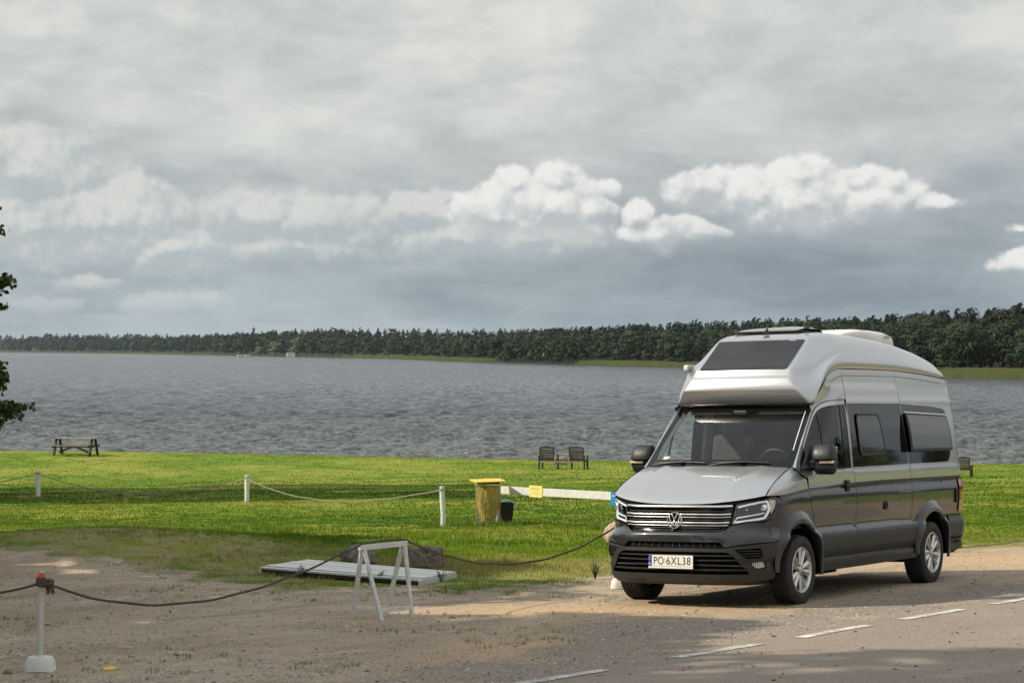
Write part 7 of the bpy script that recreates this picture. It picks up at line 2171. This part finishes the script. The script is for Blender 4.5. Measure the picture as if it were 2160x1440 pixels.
# ================================================================ grass blades, pebbles, leaves
def mat_blade():
    m, k, bs, out = new_mat('grass_blades')
    t = k.n('ShaderNodeAttribute', attribute_name='tint').outputs['Fac']; hgt = k.n('ShaderNodeAttribute', attribute_name='hh').outputs['Fac']
    rp = k.n('ShaderNodeValToRGB'); k.link(t, rp.inputs[0]); e = rp.color_ramp.elements
    e[0].position = 0; e[0].color = (0.055, 0.120, 0.004, 1); e[1].position = 1; e[1].color = (0.50, 0.42, 0.16, 1)
    for p, c in ((.25, (0.100, 0.195, 0.004)), (.5, (0.170, 0.275, 0.006)), (.72, (0.27, 0.325, 0.014)), (.86, (0.38, 0.36, 0.075))):
        q = e.new(p); q.color = (*c, 1)
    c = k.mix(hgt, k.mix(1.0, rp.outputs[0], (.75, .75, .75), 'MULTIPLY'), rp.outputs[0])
    k.put(bs.inputs['Base Color'], c); bs.inputs['Roughness'].default_value = 0.6; bs.inputs['Specular IOR Level'].default_value = 0.3
    tr = k.n('ShaderNodeBsdfTranslucent'); k.link(c, tr.inputs[0]); mx = k.n('ShaderNodeMixShader'); mx.inputs[0].default_value = .35
    k.link(bs.outputs[0], mx.inputs[1]); k.link(tr.outputs[0], mx.inputs[2]); k.link(mx.outputs[0], out.inputs[0])
    return m
M_BLADE = mat_blade()
def blades(x, y, h, w, tint, r, name, label):
    n = len(x); z = H(x, y) - .005
    a = r.rand(n) * 2 * PI; ln = np.abs(r.normal(.25, .22, n)); ld = r.rand(n) * 2 * PI
    dx, dy = np.cos(a) * w / 2, np.sin(a) * w / 2
    lx, ly = np.cos(ld) * ln * h, np.sin(ld) * ln * h
    P0 = np.c_[x - dx, y - dy, z]; P1 = np.c_[x + dx, y + dy, z]
    P2 = np.c_[x + dx * .6 + lx * .35, y + dy * .6 + ly * .35, z + h * .6]; P3 = np.c_[x - dx * .6 + lx * .35, y - dy * .6 + ly * .35, z + h * .6]
    P4 = np.c_[x + lx, y + ly, z + h]
    V = np.stack([P0, P1, P2, P3, P4, P4], 1).reshape(-1, 3)
    i = np.arange(n)[:, None] * 6
    F = np.concatenate([i + [0, 1, 2, 3]], 0); F2 = np.concatenate([i + [3, 2, 4, 4]], 0)
    me = bpy.data.meshes.new(name)
    V5 = np.stack([P0, P1, P2, P3, P4], 1).reshape(-1, 3); i5 = np.arange(n)[:, None] * 5
    me.vertices.add(n * 5); me.vertices.foreach_set('co', V5.astype(np.float32).ravel())
    loops = np.concatenate([i5 + [0, 1, 2, 3], i5 + [3, 2, 4]], 1).astype(np.int32)
    me.loops.add(n * 7); me.loops.foreach_set('vertex_index', loops.ravel())
    ls = (np.arange(n)[:, None] * 7 + [0, 4]).astype(np.int32).ravel(); lt = np.tile([4, 3], n).astype(np.int32)
    me.polygons.add(n * 2); me.polygons.foreach_set('loop_start', ls); me.polygons.foreach_set('loop_total', lt); me.polygons.foreach_set('use_smooth', np.ones(n * 2, bool))
    at = me.attributes.new('tint', 'FLOAT', 'POINT'); at.data.foreach_set('value', np.repeat(tint, 5).astype(np.float32))
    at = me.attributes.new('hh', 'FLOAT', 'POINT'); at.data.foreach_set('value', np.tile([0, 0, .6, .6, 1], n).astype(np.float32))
    me.materials.append(M_BLADE); me.update(calc_edges=True)
    nn = np.stack([-np.sin(a) * .35, np.cos(a) * .35 , np.ones(n) * 1.1], 1); nn[:, :2] = nn[:, :2] * np.sign(-nn[:, 1])[:, None] * .6; nn /= np.linalg.norm(nn, axis=1)[:, None]
    me.normals_split_custom_set_from_vertices(np.repeat(nn, 5, 0).tolist())
    o = bpy.data.objects.new(name, me); COL.objects.link(o); tag(o, label, 'grass', kind='stuff'); return o
def tint_of(x, y, r):
    t = .30 + .66 * (fbm(x * .18, y * .13, 3, 41) - .45) * 2 + .25 * (fbm(x * .9, y * .7, 2, 17) - .5)
    gd = y - np.interp(x, GBx, GBy)
    t = t + .30 * sstep(gd, 9, 0) * sstep(x, -4, -1) + .44 * sstep(gd, 13, 4) * (1 - sstep(x, -4, -1)) + .45 * np.clip(fbm(x * .55, y * .45, 3, 71) - .52, 0, 1) * 2 * sstep(y, 60, 40)
    t = t - .25 * np.exp(-((x + .1) / 1.2) ** 2 - ((y - 44) / 1.0) ** 2) - .12 * sstep(x, -5, -12) * sstep(y, 45, 60)
    return np.clip(t + r.normal(0, .10, len(x)), 0, 1)
gr_ = np.random.RandomState(9)
def scatter(y0, y1, dens_, per, spread, hh, w):
    """clumped blade positions between two depths, inside the view with a margin"""
    A = (y1 - y0) * (.27 * (y0 + y1)) * 1.0 + 3; n = int(A * dens_)
    y = y0 + (y1 - y0) * gr_.rand(n); x = (gr_.rand(n) * 2 - 1) * (.262 * y + 1.5)
    gd = y - np.interp(x, GBx, GBy) + (fbm(x * 1.1, y * 1.1, 4, 3) - .5) * 4.6
    keep = gr_.rand(n) < np.clip(.5 + gd * .9, 0, 1) * (0.35 + .65 * sstep(fbm(x * 2.3, y * 1.9, 3, 23) + .10 * np.clip(gd, 0, 5), .36, .60))
    keep &= (gr_.rand(n) < 1 - .55 * sstep(x, -2, -4) * sstep(gd, 13, 6)) | (y > 50)
    keep &= (y < edge_y(x) + 1.5)
    # nothing grows under the platform
    u = (x + 3.235) * .7135 + (y - 29.15) * -.7006; v = (x + 3.235) * .7006 + (y - 29.15) * .7135
    keep &= ~((u > .02) & (u < 2.95) & (v > .02) & (v < 1.28))
    x, y, gd = x[keep], y[keep], gd[keep]; n = len(x)
    tall = np.clip(fbm(x * 1.3, y * .9, 3, 55) * 2.4 - 1.0, 0, 1) * sstep(np.abs(x), 9, 3) * (y < 44)
    hm = hh * (.55 + .45 * sstep(gd, 0, 3)) * (1 + 1.7 * tall)
    hm = hm * (1 + 1.2 * np.exp(-((x + .0) / .9) ** 2 - ((y - 44.1) / .6) ** 2))
    x = np.repeat(x, per) + gr_.normal(0, spread, n * per); y = np.repeat(y, per) + gr_.normal(0, spread, n * per)
    h = np.repeat(hm, per) * (.5 + .9 * gr_.rand(n * per)); t = tint_of(x, y, gr_)
    return x, y, h, w * (.7 + .6 * gr_.rand(n * per)), t
sets = [scatter(25.5, 36, 190, 7, .034, .036, .0065), scatter(36, 50, 90, 6, .05, .040, .010), scatter(50, 72, 30, 6, .10, .042, .018), scatter(72, 116, 8, 6, .20, .032, .030)]
nm_ = [len(s[0]) for s in sets]; print('blades', nm_)
X_, Y_, H_, W_2, T_2 = [np.concatenate([s[i] for s in sets]) for i in range(5)]
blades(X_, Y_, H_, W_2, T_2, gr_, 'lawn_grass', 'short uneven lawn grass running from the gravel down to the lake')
# scattered tufts on the gravel
n = 900
x = gr_.uniform(-6, 3, n); y = gr_.uniform(16.8, 31, n); 
cl = fbm(x * .8, y * .8, 3, 61); k = (cl > .57) & (y < np.interp(x, GBx, GBy) + .5) & (road_d(x, y) < -1.2); x, y = x[k], y[k]; m = len(x); per = 14
x = np.repeat(x, per) + gr_.normal(0, .035, m * per); y = np.repeat(y, per) + gr_.normal(0, .035, m * per)
# a sprinkle right round the bottom-left foot, like the photo
blades(x, y, .022 + .035 * gr_.rand(len(x)), np.full(len(x), .005), np.clip(gr_.normal(.42, .15, len(x)), 0, 1), gr_, 'gravel_tufts', 'sparse low tufts of grass in the gravel')

def weed(x, y, h, n, seed, label):
    r = random.Random(seed); root = empty('weed', (x, y, Hs(x, y)), label=label, cat='weed', group='weeds along the edge of the grass')
    st = MB(); lf = MB()
    for i in range(n):
        a = r.random() * 2 * PI; l = r.uniform(.1, .55) * h; hh = h * r.uniform(.55, 1)
        p = [(0, 0, 0), (l * .4 * math.cos(a), l * .4 * math.sin(a), hh * .5), (l * math.cos(a), l * math.sin(a), hh)]
        st.tube(p, .003, 4, radii=[.004, .003, .0015])
        for j in range(7):
            t = .25 + .75 * r.random(); q = Vector(p[0]).lerp(Vector(p[2]), t) + Vector((0, 0, .02)); b = r.random() * 2 * PI; s = r.uniform(.02, .045); d = Vector((math.cos(b), math.sin(b), .4)); e = Vector((-math.sin(b), math.cos(b), 0)) * s * .3
            lf.add([q, q + d * s * .5 + e, q + d * s, q + d * s * .5 - e], [(0, 1, 2, 3)])
    st.build('stems', M_OAK, root); lf.build('leaves', bpy.data.materials['weed_leaf'], root)
simple_mat('weed_leaf', (.07, .12, .02), .6)
for i, (x, y, h, n, lab) in enumerate(((1.02, 27.9, .24, 16, 'spiky green weed on the grass edge just left of the van'), (-1.62, 27.72, .13, 7, 'small flowering weed at the front edge of the platform'), (-.86, 27.75, .16, 8, 'small weed at the right-hand corner of the platform'), (-2.62, 28.5, .15, 10, 'tuft of weed in front of the left end of the platform'), (6.1, 38.6, .28, 40, 'dark bushy weed in the grass right of the van'), (6.7, 38.2, .2, 24, 'smaller weed in the grass right of the van'))):
    weed(x, y, h, n, i, lab)

def pebbles(n, seed):
    r = np.random.RandomState(seed)
    y = 16.2 + 17 * r.rand(n) ** 1.3; x = (r.rand(n) * 2 - 1) * (.25 * y)
    gd = y - np.interp(x, GBx, GBy); rd = np.clip(road_d(x, y), -9, 9)
    cl = fbm(x * 1.2, y * 1.2, 3, 88)
    k = (gd < .8) & (rd < .0) & (r.rand(n) < .25 + 1.3 * np.clip(cl - .4, 0, 1)); x, y = x[k], y[k]; m = len(x)
    s = .004 + .012 * r.rand(m) ** 3.5 + (r.rand(m) < .012) * .014
    base = np.array([(1, 0, 0), (0, 1, 0), (-1, 0, 0), (0, -1, 0), (0, 0, .62), (.6, .6, .25), (-.6, .6, .2), (-.6, -.6, .25), (.6, -.6, .2)])
    faces = np.array([(0, 5, 4), (5, 1, 4), (1, 6, 4), (6, 2, 4), (2, 7, 4), (7, 3, 4), (3, 8, 4), (8, 0, 4)])
    P = base[None] * (1 + r.normal(0, .16, (m, 9, 3))) * s[:, None, None]
    a = r.rand(m) * 2 * PI; X = P[:, :, 0] * np.cos(a)[:, None] * 1.3 - P[:, :, 1] * np.sin(a)[:, None]; Y = P[:, :, 0] * np.sin(a)[:, None] * 1.3 + P[:, :, 1] * np.cos(a)[:, None]
    V = np.stack([X + x[:, None], Y + y[:, None], P[:, :, 2] + (H(x, y))[:, None] - .001], -1).reshape(-1, 3)
    F = (faces[None] + (np.arange(m) * 9)[:, None, None]).reshape(-1, 3)
    mt, kk, bs, out = new_mat('pebbles'); at = kk.n('ShaderNodeAttribute', attribute_name='tint').outputs['Fac']
    rp = kk.n('ShaderNodeValToRGB'); kk.link(at, rp.inputs[0]); e = rp.color_ramp.elements; e[0].color = (.07, .055, .045, 1); e[1].color = (.52, .47, .41, 1); q = e.new(.5); q.color = (.26, .22, .18, 1)
    kk.link(rp.outputs[0], bs.inputs[0]); bs.inputs['Roughness'].default_value = .85
    o = np_mesh('gravel', V, F, mt); t = o.data.attributes.new('tint', 'FLOAT', 'POINT'); t.data.foreach_set('value', np.repeat(r.rand(m), 9).astype(np.float32)[:len(o.data.vertices)])
    tag(o, 'loose gravel and small stones scattered over the sandy yard', 'gravel', kind='stuff'); return m
print('pebbles', pebbles(80000, 14))
def fallen(n, seed):
    r = np.random.RandomState(seed); y = 16.4 + 13 * r.rand(n); x = (r.rand(n) * 2 - 1) * .24 * y; k = (y < np.interp(x, GBx, GBy)) ; x, y = x[k], y[k]; m = len(x); s = (.012 + .016 * r.rand(m))[:, None]
    a = r.rand(m) * 2 * PI; d = np.c_[np.cos(a), np.sin(a), r.normal(0, .25, m)]; e = np.c_[-np.sin(a), np.cos(a), r.normal(0, .25, m)]; c = np.c_[x, y, H(x, y) + .012]
    V = np.stack([c - d * s, c - e * s * .55, c + d * s, c + e * s * .55], 1).reshape(-1, 3)
    o = np_mesh('fallen_leaves', V, np.arange(m * 4).reshape(m, 4), simple_mat('dead_leaf', (.10, .055, .028), .8, var=.5, scale=3)); tag(o, 'small dead leaves scattered on the gravel', 'leaves', kind='stuff')
fallen(700, 3)
